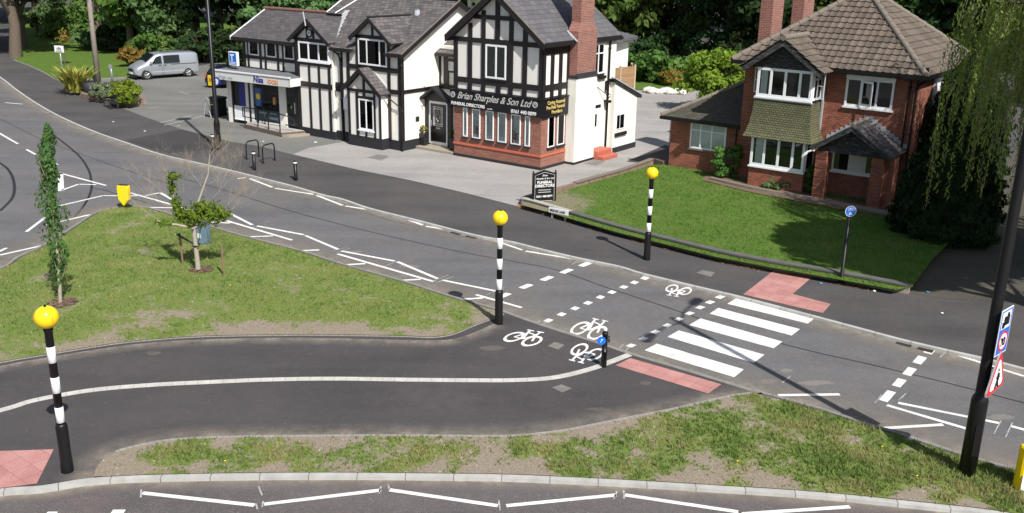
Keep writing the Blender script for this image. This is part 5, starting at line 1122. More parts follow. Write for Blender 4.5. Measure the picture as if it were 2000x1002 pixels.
# cycle bollard with round blue sign
t = thing('cycle_bollard', 'short black bollard with small round blue sign on the white sett line', 'bollard', at(1179, 716))
MB().lathe([(0, 0), (.075, 0), (.075, .02), (.070, .04), (.068, .38), (.080, .385), (.080, .42), (.066, .425), (.066, .80), (.075, .81), (.075, .88), (.05, .91), (0, .915)], 20).build('post', 'black', t)
q = MB(); q.prism([(-.09+.105*cos(2*pi*i/24), -.075, .70+.105*sin(2*pi*i/24)) for i in range(24)], (0, .015, 0)); q.build('round_sign', 'blue', t)
q = MB(); q.tube([(-.12, -.078, .66), (-.07, -.078, .73)], .008, 5); q.tube([(-.10, -.078, .74), (-.06, -.078, .73)], .008, 5); q.build('sign_symbol', 'letterw', t)
q = MB(); q.tube([(.08, 0, .72), (.11, 0, .72)], .08, 14); q.build('lamp_hood', 'black', t)
bl = None
for px, py, lab in ((497, 332, 'black bollard with white cap between the two cycle hoops and the kerb'), (578, 352, 'black bollard with white cap standing alone right of the cycle hoops'), (417, 296, 'black bollard with white cap close beside the tall black lamp post')):
    if bl is None:
        t = bl = thing('bollard', lab, 'bollard', at(px, py), 0, 'black bollards along the far kerb')
        MB().lathe([(0, 0), (.09, 0), (.085, .10), (.078, .12), (.078, .80), (0, .80)], 16).build('post', 'black', t)
        MB().lathe([(.079, .74), (.083, .745), (.083, .80), (.079, .805)], 16).build('white_band', 'letterw', t)
        MB().lathe([(.079, .80), (.085, .81), (.07, .85), (0, .86)], 16).build('cap', 'black', t)
    else:
        t = copy_tree(bl); t.location = at(px, py); t['label'] = lab
hp = None
for (x0, y0, x1, y1), lab in (((482, 311, 506, 306), 'black cycle hoop nearest the tall lamp post'), ((514, 319, 537, 313), 'black cycle hoop further right, away from the lamp post')):
    a, b2 = at(x0, y0), at(x1, y1); d = b2-a; L = d.length
    t = thing('cycle_hoop', lab, 'cycle stand', a, atan2(d.y, d.x), 'cycle hoops')
    MB().tube([(0, 0, 0), (0, 0, .65), (.04, 0, .76), (.14, 0, .83), (L-.14, 0, .83), (L-.04, 0, .76), (L, 0, .65), (L, 0, 0)], .032, 8).build('hoop', 'black', t)
    for x in (0, L): MB().lathe([(0, 0), (.09, 0), (.09, .015), (0, .016)], 12, (x, 0, 0)).build('foot_plate', 'black', t)
# yellow keep-left bollards
def ybol(p, rz, lab, back, h=1.0):
    t = thing('traffic_bollard', lab, 'bollard', p, rz, 'yellow traffic bollards')
    z0 = .08; out = [(-.13, z0), (.13, z0), (.20, z0+.28), (.20, h), (-.20, h), (-.20, z0+.28)]
    out = [(0, z0), (.19, z0+.24), (.21, h-.12), (.19, h), (-.19, h), (-.21, h-.12), (-.19, z0+.24)]
    q = MB(); q.prism([(x*1.08, -.10, z0+(z-z0)*1.03-.015) for x, z in out], (0, .2, 0)); q.build('shell', 'orange' if back else 'yellow', t, bevel=.02)
    q = MB(); q.prism([(x*.95, -.115, z0+.03+(z-z0)*.94) for x, z in out], (0, .01, 0)); q.build('face', 'yellow', t)
    q = MB(); q.box((-.2, -.09, h-.01), (.2, .09, h+.025)); q.build('top_cap', 'timber', t, bevel=.02)
    q = MB(); q.box((-.22, -.14, 0), (.22, .14, .07)); q.build('foot', 'black', t, bevel=.02)
ybol(at(245, 405), radians(-12), 'yellow plastic shield shaped bollard at the far tip of the traffic island', False, .86)
q = thing('traffic_bollard', 'yellow and white bollard at the right edge beside the black lamp post', 'bollard', at(2000, 953), radians(25), 'yellow traffic bollards')
b_ = MB(); b_.box((-.25, -.1, .02), (.25, .1, .95)); b_.build('shell', 'yellow', q, bevel=.06)
b_ = MB(); b_.prism([(.17*cos(2*pi*i/24), -.115, .62+.17*sin(2*pi*i/24)) for i in range(24)], (0, .012, 0)); b_.build('round_sign', 'blue', q); b_ = MB(); b_.box((-.25, -.104, .03), (.25, -.1, .38)); b_.build('white_panel', 'letterw', q)
# lamp posts
LP = thing('street_lamp', 'tall black twin arm lamp post standing in the front verge at the right', 'street lamp', at(1888, 924, ZI), 0)
MB().lathe([(0, 0), (.155, 0), (.155, 1.55), (.14, 1.62), (.11, 1.68), (.105, 1.7), (.085, 9.9), (.06, 10.05), (0, 10.06)], 20).build('post', 'black', LP)
b_ = MB().box((-.06, -.162, .45), (.06, -.14, 1.1)); b_.build('service_door', 'black', LP)
for s_ in (1, -1):
    dx, dy = .523*s_, .851*s_
    MB().tube([(0, 0, 9.6), (dx*.7, dy*.7, 9.9), (dx*1.5, dy*1.5, 9.95)], .035, 8).build('arm', 'black', LP)
    b_ = MB().tube([(dx*1.35, dy*1.35, 9.95), (dx*1.5, dy*1.5, 9.96), (dx*1.9, dy*1.9, 9.95), (dx*2.0, dy*2.0, 9.94)], [.08, .14, .14, .05], 10); b_.build('lamp_head', 'black', LP)
LQ = thing('street_lamp', 'tall black lamp post on the far pavement beside the bollards, its head above the picture', 'street lamp', at(427, 292), 0)
MB().lathe([(0, 0), (.15, 0), (.15, 1.3), (.13, 1.42), (.105, 1.48), (.085, 10.2), (0, 10.22)], 16).build('post', 'black', LQ)
MB().lathe([(0, 10.2), (.3, 10.25), (.45, 10.4), (.42, 10.5), (.1, 10.7), (0, 10.7)], 20).build('lamp_head', 'black', LQ)
# signs on the right lamp post
base = at(1888, 924, ZI)
def onpost(z): return base+Vector((0, 0, z))
# facing direction of signs: seen obliquely from the left
def signframe(name, lab, z, yaw, group=None): return thing(name, lab, 'sign', onpost(z), yaw, group)
yaw = radians(43)
t = signframe('camera_sign', 'blue and white rectangular speed camera and speed limit sign on the right lamp post', 3.02, yaw)
Fg = lambda a, z, o: (a, -.19-o, z)
b_ = MB(); b_.fbox(Fg, -.26, .26, -.45, .45, 0, .012); b_.build('sign_back', 'letterw', t)
b_ = MB(); b_.fbox(Fg, -.24, .24, -.43, .06, .012, .015); b_.fbox(Fg, -.24, .24, .40, .43, .012, .015); b_.fbox(Fg, -.24, -.20, .06, .40, .012, .015); b_.fbox(Fg, .20, .24, .06, .40, .012, .015); b_.build('blue_face', 'blue', t)
b_ = MB(); b_.fbox(Fg, -.10, .15, .12, .30, .013, .018); b_.fbox(Fg, -.16, -.04, .08, .20, .013, .018); b_.fbox(Fg, .02, .12, .30, .36, .013, .018); b_.build('camera_symbol', 'black', t)
def disc(P, nm, mt, cx, cz, r, o0, o1, F_=Fg, n=28):
    q = MB(); a = Vector(F_(0, 0, o0)); q.prism([F_(cx+r*cos(2*pi*i/n), cz+r*sin(2*pi*i/n), o0) for i in range(n)], Vector(F_(0, 0, o1))-a); return q.build(nm, mt, P)
disc(t, 'red_ring', 'red', 0, -.19, .20, .015, .018); disc(t, 'white_disc', 'letterw', 0, -.19, .155, .018, .021)
text(t, '30', lambda a, z, o: (a, -.19-o, z), -.13, -.27, .22, 'black', .022, 0, side=True, bold=.008)
b_ = MB(); b_.tube([(0, -.19, .2), (0, -.08, .2)], .02, 6); b_.tube([(0, -.19, -.2), (0, -.08, -.2)], .02, 6); b_.build('bracket', 'grey', t)
t = signframe('warning_sign', 'red bordered triangular warning sign with pedestrian symbol on the right lamp post', 2.16, radians(46))
R = .50
def tri(r, o0, o1, nm, mt, zc=-.06):
    pts = []
    for k in range(3):
        a = pi/2+2*pi*k/3
        for j in (-1, 0, 1): pts.append(Fg((r-.0)*cos(a)+.06*cos(a+j*pi/3.0)-.06*cos(a), zc+r*sin(a)+.06*sin(a+j*pi/3.0)-.06*sin(a), o0))
    q = MB(); q.prism(pts, Vector(Fg(0, 0, o1))-Vector(Fg(0, 0, o0))); q.build(nm, mt, t)
tri(.52, 0, .03, 'sign_back', 'signback'); tri(.50, .03, .034, 'red_border', 'red'); tri(.36, .034, .038, 'white_field', 'letterw')
q = MB(); o_ = -.232
for p0, p1, r in (((0, .04), (-.01, -.10), .028), ((-.01, -.10), (-.09, -.26), .02), ((-.01, -.10), (.07, -.26), .02), ((0, .02), (.09, -.06), .014), ((0, .02), (-.08, -.05), .014)): q.tube([(p0[0], o_, p0[1]), (p1[0], o_, p1[1])], r, 6)
q.build('walking_figure', 'black', t); disc(t, 'figure_head', 'black', .01, .09, .032, .038, .044)
b_ = MB(); b_.tube([(0, -.19, .1), (0, -.08, .1)], .02, 6); b_.build('bracket', 'grey', t)
# blue cycle/pedestrian sign post
t = thing('shared_path_sign', 'round blue cycle and pedestrian sign on a slim black post against the garden wall', 'sign post', at(1642, 553))
MB().lathe([(0, 0), (.075, 0), (.075, .12), (.055, .14), (.055, 2.4), (0, 2.41)], 14).build('post', 'black', t)
Fy = lambda a, z, o: (a, -.065-o, z)
disc(t, 'white_rim', 'letterw', 0, 2.30, .165, 0, .012, Fy); disc(t, 'blue_disc', 'blue', 0, 2.30, .15, .012, .016, Fy)
q = MB(); o_ = -.083
for cx in (-.055, .055): q.tube([(cx+.035*cos(2*pi*i/14), o_, 2.36+.035*sin(2*pi*i/14)) for i in range(15)], .006, 5)
q.tube([(-.055, o_, 2.36), (-.02, o_, 2.41), (.03, o_, 2.40), (.055, o_, 2.36), (.0, o_, 2.36), (-.02, o_, 2.41)], .006, 5)
q.build('cycle_symbol_mark', 'letterw', t)
q = MB(); q.tube([(-.02, o_, 2.27), (-.03, o_, 2.19)], .018, 6); q.tube([(.03, o_, 2.25), (.03, o_, 2.19)], .013, 6); q.build('walker_symbol', 'letterw', t)
# totem sign
TZ = radians(-8)
t = thing('totem_sign', 'black pointed advertising totem for the funeral directors at the corner of the stone wall', 'sign', at(1062, 398, .1), radians(18))
b_ = MB(); b_.box((-.44, -.045, 0), (.44, .045, 1.22)); b_.prism([(-.44, -.045, 1.22), (.44, -.045, 1.22), (0, -.045, 1.36)], (0, .09, 0)); b_.build('panel', 'blacksign', t)
for x in (-.46, .46):
    MB().lathe([(.0, 0), (.045, 0), (.045, 1.24), (.02, 1.27), (.04, 1.31), (.0, 1.35)], 10, (x, 0, 0)).build('side_post', 'black', t)
Ft = lambda a, z, o: (-a, -.05-o, z)
text(t, 'Brian', Ft, 0, 1.12, .10, 'letterw', .004, .4, align='CENTER'); text(t, 'Sharples & Son Ltd', Ft, 0, 1.0, .095, 'letterw', .004, .4, align='CENTER')
text(t, 'FUNERAL', Ft, 0, .83, .15, 'letterw', .004, 0, align='CENTER', bold=.003); text(t, 'DIRECTORS', Ft, 0, .69, .15, 'letterw', .004, 0, align='CENTER', bold=.003)
text(t, 'Day or Night\n24 hours', Ft, 0, .56, .08, 'letters', .004, .3, align='CENTER') if False else None
text(t, '0161 440 0099', Ft, 0, .28, .11, 'letterw', .004, 0, align='CENTER', bold=.003)
b_ = MB()
for z in (.56, .47): b_.fbox(Ft, -.26, .26, z, z+.025, .002, .006)
b_.fbox(Ft, -.33, .33, .12, .14, .002, .006); b_.build('small_text_lines', 'letters', t)
b_ = MB().tube([(-.4, -.052, .08), (-.4, -.052, 1.16), (0, -.052, 1.28), (.4, -.052, 1.16), (.4, -.052, .08)], .006, 4); b_.build('border_line', 'letterw', t)
# street name plate
p0 = at(1073, 425); p1 = at(1107, 432); d = p1-p0
t = thing('street_name_sign', 'low white street name plate reading BRIDGE LANE against the garden wall', 'sign', p0, atan2(d.y, d.x))
b_ = MB().box((-.02, -.03, .22), (d.length+.06, 0, .42)); b_.build('name_plate', 'letterw', t)
text(t, 'BRIDGE LANE', lambda a, z, o: (a, -.03-o, z), .03, .27, .13, 'black', .002, 0, side=True, wide=.86, bold=.001)
for x in (.12, d.length-.08): MB().box((x-.04, 0, 0), (x+.04, .04, .40)).build('support_leg', 'concrete', t)
# bin, A-board, utility cabinet
t = thing('litter_bin', 'black square litter bin against the left end of the shop', 'bin', at(428, 226), AZ)
MB().box((-.36, -.33, .03), (.36, .33, .98)).build('body', 'black', t, bevel=.04); MB().box((-.40, -.37, .98), (.40, .37, 1.14)).build('lid', 'black', t, bevel=.05); MB().box((-.25, -.34, .72), (.25, -.325, .90)).build('opening', 'dark', t)
MB().box((-.37, -.34, .66), (.37, -.32, .68)).build('gold_band', 'letterg', t)
t = thing('pavement_sign', 'narrow white pavement board left of the litter bin', 'sign', at(406, 229), radians(105))
b_ = MB(); b_.hexa([(-.3, -.22, 0), (.3, -.22, 0), (.3, -.19, 0), (-.3, -.19, 0), (-.3, -.02, 1.1), (.3, -.02, 1.1), (.3, .01, 1.1), (-.3, .01, 1.1)]); b_.build('front_board', 'letterw', t)
b_ = MB(); b_.hexa([(-.3, .22, 0), (.3, .22, 0), (.3, .19, 0), (-.3, .19, 0), (-.3, .03, 1.1), (.3, .03, 1.1), (.3, .0, 1.1), (-.3, .0, 1.1)]); b_.build('rear_board', 'signback', t)
t = thing('utility_cabinet', 'blue grey square cabinet in the grass behind the staked tree', 'cabinet', at(398, 474, ZI), radians(-12))
MB().box((-.19, -.15, 0), (.19, .15, .66)).build('body', 'cabinet', t, bevel=.02); MB().hexa([(-.29, -.2, .70), (.29, -.2, .70), (.29, .2, .70), (-.29, .2, .70), (-.26, -.14, .80), (.26, -.14, .80), (.26, .17, .80), (-.26, .17, .80)]).build('lid', 'cabinet', t) if False else None
b_ = MB(); b_.hexa([(-.21, -.17, .66), (.21, -.17, .66), (.21, .17, .66), (-.21, .17, .66), (-.18, -.12, .74), (.18, -.12, .74), (.18, .14, .74), (-.18, .14, .74)]); b_.build('lid', 'cabinet', t)
MB().box((-.12, -.158, .2), (.0, -.15, .36)).build('label_plate', 'curtain', t)
# cycle route sign, posts, telegraph pole, bench, planter
t = thing('route_sign_post', 'white cycle route sign on a grey post at the edge of the park lawn', 'sign post', at(124, 156), radians(-20))
MB().lathe([(0, 0), (.06, 0), (.05, 2.5), (0, 2.5)], 10).build('post', 'grey', t)
MB().box((-.42, -.08, 2.0), (.42, -.05, 2.48)).build('sign_board', 'letterw', t)
b_ = MB()
for cx in (-.13, .13): b_.tube([(cx+.09*cos(2*pi*i/14), -.085, 2.22+.09*sin(2*pi*i/14)) for i in range(15)], .014, 5)
b_.tube([(-.13, -.085, 2.22), (-.05, -.085, 2.35), (.08, -.085, 2.34), (.13, -.085, 2.22), (0, -.085, 2.22), (-.05, -.085, 2.35)], .014, 5); b_.tube([(-.3, -.085, 2.06), (.3, -.085, 2.06)], .012, 5); b_.build('cycle_symbol_mark', 'black', t)
t = thing('short_post', 'short grey post at the car park edge beside the telegraph pole', 'post', at(220, 164)); MB().lathe([(0, 0), (.09, 0), (.09, 1.35), (0, 1.37)], 10).build('post', 'grey', t); MB().box((-.12, -.1, 1.1), (.12, -.07, 1.4)).build('plate', 'grey', t)
t = thing('telegraph_pole', 'tall weathered wooden telegraph pole behind the planter', 'pole', at(192, 162)); MB().lathe([(0, 0), (.2, 0), (.17, 4), (.14, 10.5), (0, 10.5)], 12).build('pole', 'polewood', t)
b_ = MB()
for k in range(8): b_.box((-.26, -.02, 3+k*.7), (.26, .02, 3.03+k*.7)) if k % 2 else b_.box((-.02, -.26, 3+k*.7), (.02, .26, 3.03+k*.7))
b_.build('climbing_steps', 'grey', t)
bz = atan2(*(at(232, 212)-at(202, 197)).yx)
t = thing('bench', 'dark metal slatted bench in front of the stone edged planter', 'bench', at(217, 211), bz)
b_ = MB()
for y in (-.18, -.06, .06, .18): b_.box((-.75, y-.045, .42), (.75, y+.045, .45))
b_.build('seat', 'plinth', t)
b_ = MB()
for z in (.58, .70, .82): b_.box((-.75, .22, z), (.75, .25, z+.08))
b_.build('backrest', 'plinth', t)
for x in (-.68, .68):
    b_ = MB(); b_.box((x-.03, -.24, 0), (x+.03, -.18, .62)); b_.box((x-.03, .2, 0), (x+.03, .26, .9)); b_.box((x-.03, -.24, .6), (x+.03, .26, .65)); b_.box((x-.03, -.24, .36), (x+.03, .26, .42)); b_.build('leg_frame', 'plinth', t)
pl = thing('stone_planter', 'low stone edged planting bed with shrubs at the car park entrance', 'planter')
PPX = [(167, 190), (190, 196), (215, 201), (243, 208), (277, 205), (272, 196), (240, 185), (200, 183), (172, 186)]
pp = ats(PPX); loop = pp+[pp[0]]
for i in range(len(pp)):
    o = strip('stone_edge', [loop[i], loop[i+1]], 0, -.3, .28+rnd.uniform(-.03, .03), 'brickwall', .28, None); o.parent = pl
o = poly_ng('soil', pp, .2, 'mulch'); del o['kind']; o.parent = pl
t = thing('tub', 'dark barrel tub among the planter shrubs', 'planter', at(178, 187), 0); MB().lathe([(0, 0), (.42, 0), (.5, .9), (.44, .92), (0, .85)], 16).build('tub_body', 'plinth', t)
t = thing('spiky_bed', 'small stone edged bed under the yellow striped plant', 'planter'); pp = ats([(132, 180), (150, 184), (166, 180), (160, 172), (140, 172)]); loop = pp+[pp[0]]
o = strip('stone_edge', loop, 0, -.25, .25, 'brickwall', .25, None); o.parent = t
o = poly_ng('soil', pp, .18, 'mulch'); del o['kind']; o.parent = t
# white stones row, fence panels
def rock(p, r, mat, lab, cat, grp):
    bm = bmesh.new(); bmesh.ops.create_icosphere(bm, subdivisions=2, radius=r)
    for v in bm.verts: v.co *= 1+.25*mnoise.noise(v.co*3/r+Vector(p)); v.co.z *= .7
    me = bpy.data.meshes.new('rock'); bm.to_mesh(me); bm.free(); me.materials.append(M[mat]); o = bpy.data.objects.new('boulder', me); COL.objects.link(o); o.location = p; tag(o, lab, cat, grp); return o
for i in range(12): rock(at(1268+6.0*i+rnd.uniform(-1, 1), 178+.25*i+rnd.uniform(-1.5, 1), .15), rnd.uniform(.28, .45), 'stone', 'whitewashed boulder in the row between the rear car park and the lawn', 'boulder', 'row of whitewashed boulders')
FPA = [((1185, 168), (1209, 163), 2.1), ((1209, 163), (1237, 160), 2.1), ((1237, 160), (1231, 148), 1.9)]
for i, (a, b2, h) in enumerate(FPA):
    A_ = at(a[0], a[1]+28); B_ = at(b2[0], b2[1]+28); d = B_-A_
    t = thing('fence_panel', ['woven timber fence panel nearest the white office wall', 'woven timber fence panel at the open end of the fence', 'orange boarded fence panel behind the woven panels'][i], 'fence', A_, atan2(d.y, d.x), 'garden fence panels')
    MB().box((0, -.03, 0), (d.length, .03, h)).build('panel', 'fence', t); MB().box((d.length-.06, -.06, 0), (d.length+.06, .06, h+.1)).build('post', 'fencepost', t)
gh = thing('garden_shed', 'small white outbuilding with dark roof just behind the office back corner', 'building', at(1197, 190), AZ)
MB().box((-2.5, 0, 0), (-.7, 3, 3.6)).build('wall', 'white', gh); b_ = MB(); b_.prism([(-2.8, -.4, 3.55), (-.1, -.4, 3.55), (-.1, 3.2, 3.9), (-2.8, 3.2, 4.3)], (0, 0, .12)); b_.build('roof', 'slateA', gh); MB().box((-1.1, -.03, 2.0), (-.8, -.0, 3.4)).build('window', 'carglass', gh)

# ================================================================== vehicles
def vehicle(name, lab, cat, loc, rz, stations, mat, wheels, wr, glass):
    t = thing(name, lab, cat, loc, rz); rings = []
    for x, zb, zs, zbelt, zr, hw, hr in stations:   # x, sill z, shoulder, belt z, roof z, half width, roof half width
        ring = [(x, -hw*.9, zb), (x, -hw, zb+.12), (x, -hw, zs), (x, -hw*.985, zbelt), (x, -hr-(hw-hr)*.25, zr-.12), (x, -hr+.06, zr-.02), (x, 0, zr), (x, hr-.06, zr-.02), (x, hr+(hw-hr)*.25, zr-.12), (x, hw*.985, zbelt), (x, hw, zs), (x, hw, zb+.12), (x, hw*.9, zb)]
        rings.append(ring)
    n = len(rings[0]); b_ = MB(); vs = [p for r in rings for p in r]
    fs = [(i*n+k, (i+1)*n+k, (i+1)*n+(k+1) % n, i*n+(k+1) % n) for i in range(len(rings)-1) for k in range(n)]
    b_.add(vs, fs, True); b_.add(rings[0], [tuple(range(n))]); b_.add(rings[-1], [tuple(range(n))[::-1]])
    me_ = b_.build('body', mat, t); md = me_.modifiers.new('s', 'SUBSURF'); md.levels = 2; md.render_levels = 2
    cr = me_.data.attributes.new('crease_edge', 'FLOAT', 'EDGE')
    for nm, quads in glass:
        for q in quads:
            g = MB(); P = [Vector(p) for p in q]; nn = (P[1]-P[0]).cross(P[2]-P[0]).normalized(); c = sum(P, Vector())/4
            if nn.dot(c-Vector((0, 0, .8))) < 0: nn = -nn
            g.prism([p+nn*.0 for p in P], nn*.045); g.build(nm, 'carglass', t)
    hw = stations[2][5]
    for x in wheels:
        for s_ in (-1, 1):
            w0 = MB(); prof = [(.0, -.0), (wr*.62, 0), (wr*.66, -.03), (wr*.94, -.03), (wr, .02), (wr, .2), (0, .2)]
            w0.lathe(prof, 24); 
            for i, v in enumerate(w0.v): w0.v[i] = (x+v[0], s_*(hw+.015-v[2]), wr+v[1])
            wo = w0.build('wheel', 'tyre', t)
            sp = MB()
            for k in range(5):
                a = 2*pi*k/5; sp.tube([(x, s_*(hw+.03), wr), (x+cos(a)*wr*.6, s_*(hw+.03), wr+sin(a)*wr*.6)], [.07, .045], 6)
            sp.tube([(x+cos(2*pi*i/24)*wr*.62, s_*(hw+.02), wr+sin(2*pi*i/24)*wr*.62) for i in range(25)], .025, 5)
            sp.build('rim', 'rim', wo)
            ar = MB(); pts = [(x+cos(a)*(wr+.07), s_*(hw+.004), wr+sin(a)*(wr+.07)) for a in [pi*i/14 for i in range(15)]]; ar.prism([(x-wr-.07, s_*(hw+.004), .16)]+pts[::-1]+[(x+wr+.07, s_*(hw+.004), .16)], (0, s_*.004, 0)); ar.build('wheel_arch', 'dark', t)
    return t
vp = (at(287, 156)+at(370, 150))/2; vd = at(287, 156)-at(370, 150); va = atan2(vd.y, vd.x)
# x forward; near side of the van is +y or -y depending on heading; the body is symmetrical
st = [(2.42, .35, .55, .70, .82, .70, .60), (2.30, .24, .55, .85, .98, .84, .70), (1.95, .20, .6, 1.0, 1.14, .93, .76), (1.55, .20, .65, 1.08, 1.30, .95, .74), (.85, .20, .7, 1.12, 1.78, .95, .74), (.55, .20, .7, 1.12, 1.90, .95, .78), (0, .20, .7, 1.12, 1.92, .95, .80), (-1.6, .20, .7, 1.12, 1.92, .95, .80), (-2.35, .22, .7, 1.12, 1.88, .94, .79), (-2.48, .26, .7, 1.1, 1.78, .90, .74)]
sideg = []
for s_ in (-1, 1):
    sideg.append([(1.22, s_*.945, 1.14), (.42, s_*.955, 1.14), (.42, s_*.86, 1.68), (.78, s_*.86, 1.66)])
    sideg.append([(.24, s_*.957, 1.14), (-.98, s_*.957, 1.14), (-.98, s_*.87, 1.70), (.24, s_*.87, 1.70)])
vc = vp+Vector((-sin(va), cos(va), 0))*(-.95 if Vector((-sin(va), cos(va))).dot(Vector((0, 1))) < 0 else .95)
van = vehicle('parked_van', 'silver panel van parked at the edge of the lawn in the car park', 'van', vc, va, st, 'silver', (1.6, -1.6), .34,
    [('side_window', sideg), ('windscreen', [[(1.52, -.74, 1.27), (1.52, .74, 1.27), (.86, .66, 1.80), (.86, -.66, 1.80)]])])
b_ = MB(); b_.box((2.34, -.40, .58), (2.45, .40, .80)); b_.build('grille', 'black', van, bevel=.02)
b_ = MB(); b_.box((2.28, -.85, .22), (2.44, .85, .34)); b_.build('bumper_trim', 'black', van)
b_ = MB(); b_.box((2.43, -.26, .42), (2.46, .26, .53)); b_.build('number_plate', 'letterw', van)
for s_ in (-1, 1):
    b_ = MB(); b_.hexa([(2.30, s_*.5, .66), (2.42, s_*.46, .66), (2.26, s_*.82, .66), (2.12, s_*.84, .66), (2.18, s_*.5, .84), (2.30, s_*.46, .82), (2.10, s_*.82, .86), (2.0, s_*.84, .86)]); b_.build('headlight', 'letterw', van)
    b_ = MB(); b_.box((1.15, s_*1.0-.09, 1.12), (1.35, s_*1.0+.09, 1.36)); b_.build('wing_mirror', 'silver', van, bevel=.04)
    b_ = MB(); b_.box((-2.3, s_*.955-.006, 1.02), (-.3, s_*.955+.006, 1.05)); b_.build('door_rail', 'black', van)
    b_ = MB(); b_.box((-2.0, s_*.955-.006, .50), (1.15, s_*.955+.008, .57)); b_.build('rubbing_strip', 'signback', van)
    for x in (.38, .28): 
        b_ = MB(); b_.box((x-.006+.04*(x > .3), s_*.953-.004, .28), (x+.006+.04*(x > .3), s_*.953+.006, 1.12)); b_.build('door_gap', 'black', van)
    for x in (.5, .05): b_ = MB(); b_.box((x, s_*.96-.015, .98), (x+.16, s_*.96+.02, 1.02)); b_.build('door_handle', 'black', van)
    b_ = MB(); b_.tube([(.4, s_*.66, 1.96), (-2.2, s_*.66, 1.96)], .02, 6); b_.build('roof_rail', 'black', van)
st2 = [(2.0, .3, .5, .62, .72, .62, .5), (1.85, .2, .5, .72, .84, .78, .6), (1.1, .18, .55, .86, .98, .85, .66), (.6, .18, .55, .9, 1.30, .86, .60), (.2, .18, .55, .9, 1.43, .86, .60), (-.8, .18, .55, .92, 1.45, .86, .60), (-1.5, .2, .6, .95, 1.36, .84, .58), (-1.9, .24, .6, .95, 1.05, .80, .62), (-1.97, .3, .6, .9, .98, .74, .6)]
car = vehicle('parked_car', 'dark blue hatchback mostly hidden behind the lamp post and the shop corner', 'car', at(428, 172)+Vector((.3, 1.6, 0)), radians(75), st2, 'navycar', (1.2, -1.25), .30,
    [('rear_window', [[(-1.93, -.58, 1.04), (-1.93, .58, 1.04), (-1.60, .50, 1.34), (-1.60, -.50, 1.34)]]), ('side_window', [[(.7, s_*.84, .95), (-1.3, s_*.84, .97), (-1.2, s_*.68, 1.33), (.3, s_*.68, 1.33)] for s_ in (-1, 1)])])
for s_ in (-1, 1): b_ = MB(); b_.box((-2.0, s_*.72-.08, .72), (-1.9, s_*.72+.08, .98)); b_.build('tail_light', 'redstep', car)

# ================================================================== vegetation
def leaves(rs, P, Nn, size, droop=0.0, asp=1.7):
    """P: n x 3 centres, Nn: n x 3 normals -> quads (folded diamonds)"""
    n = len(P); r = rs.normal(size=(n, 3)); Nn = Nn+.55*r; Nn /= np.linalg.norm(Nn, axis=1)[:, None]+1e-9
    a = rs.normal(size=(n, 3)); a[:, 2] -= droop*2; a -= Nn*(a*Nn).sum(1)[:, None]; a /= np.linalg.norm(a, axis=1)[:, None]+1e-9
    b_ = np.cross(Nn, a); s_ = size*(.6+.8*rs.rand(n))[:, None]
    V = np.stack([P-a*s_*asp/2, P+b_*s_*.5, P+a*s_*asp/2, P-b_*s_*.5], 1).reshape(-1, 3)
    F_ = np.arange(4*n).reshape(n, 4); return V, F_
def leafobj(name, V, F_, mat, parent=None):
    me = bpy.data.meshes.new(name); me.vertices.add(len(V)); me.vertices.foreach_set('co', V.astype(np.float32).ravel())
    me.loops.add(F_.size); me.loops.foreach_set('vertex_index', F_.astype(np.int32).ravel()); me.polygons.add(len(F_))
    me.polygons.foreach_set('loop_start', np.arange(0, F_.size, F_.shape[1], dtype=np.int32)); me.update(); me.validate()
    me.materials.append(M[mat]); o = bpy.data.objects.new(name, me); COL.objects.link(o)
    if parent: o.parent = parent
    return o
def crown_pts(rs, n, ctr, rad, lobes, lr, zmin=-1):
    """leaf positions on the outer shells of many lobes inside an ellipsoid"""
    C = []; 
    while len(C) < lobes:
        p = rs.uniform(-1, 1, 3)
        l = np.linalg.norm(p)
        if l < 1 and l > .25 and p[2] > zmin: C.append(p)
    C = np.array(C); L = rs.randint(0, lobes, n); d = rs.normal(size=(n, 3)); d /= np.linalg.norm(d, axis=1)[:, None]; d[:, 2] = np.abs(d[:, 2])*1.0-.35*rs.rand(n)
    rr = lr*(.6+.8*rs.rand(lobes)); k = (rs.rand(n)**.35)
    P = C[L]*np.array(rad)*.82+d*(rr[L]*k)[:, None]*np.array([1, 1, .75])
    return P+np.array(ctr), d
def tree_mesh(name, seed, H_, R, trunkr, mat, n=5000, leaf=.30, lobes=46, zlow=.25, lab='', cat='tree', group=None, limbs=7, lr=None, bark='bark'):
    rs = np.random.RandomState(seed); rr = random.Random(seed)
    t = thing(name, lab, cat, (0, 0, 0), 0, group); zc = H_*(zlow+1)/2; rz = H_*(1-zlow)/2
    b_ = MB(); b_.tube([(0, 0, -.2), (.05*R, 0, H_*.2), (.0, .06*R, H_*.45), (0, 0, H_*.8)], [trunkr*1.3, trunkr, trunkr*.75, trunkr*.2], 9)
    for k in range(limbs):
        a = 2*pi*k/limbs+rr.uniform(-.4, .4); z0 = H_*rr.uniform(.22, .5); rr_ = R*rr.uniform(.5, .85)
        b_.tube([(0, 0, z0), (cos(a)*rr_*.4, sin(a)*rr_*.4, z0+H_*.14), (cos(a)*rr_, sin(a)*rr_, z0+H_*rr.uniform(.2, .35))], [trunkr*.5, trunkr*.32, trunkr*.08], 6)
    b_.build('trunk', bark, t)
    P, d = crown_pts(rs, n, (0, 0, zc), (R, R, rz), lobes, lr or R*.32)
    V, F_ = leaves(rs, P, d, leaf, .4); leafobj('crown', V, F_, mat, t); return t
def place(t, p, s_=1, rz=None, lab=None, sz=None):
    t.location = (p[0], p[1], p[2] if len(p) > 2 else -.1); t.scale = (s_, s_, sz or s_); t.rotation_euler = (0, 0, rnd.uniform(0, 6.28) if rz is None else rz)
    if lab: t['label'] = lab
    return t
def pw(px, depth): return Vector(((px-1000)/FPX*depth, depth, 0))

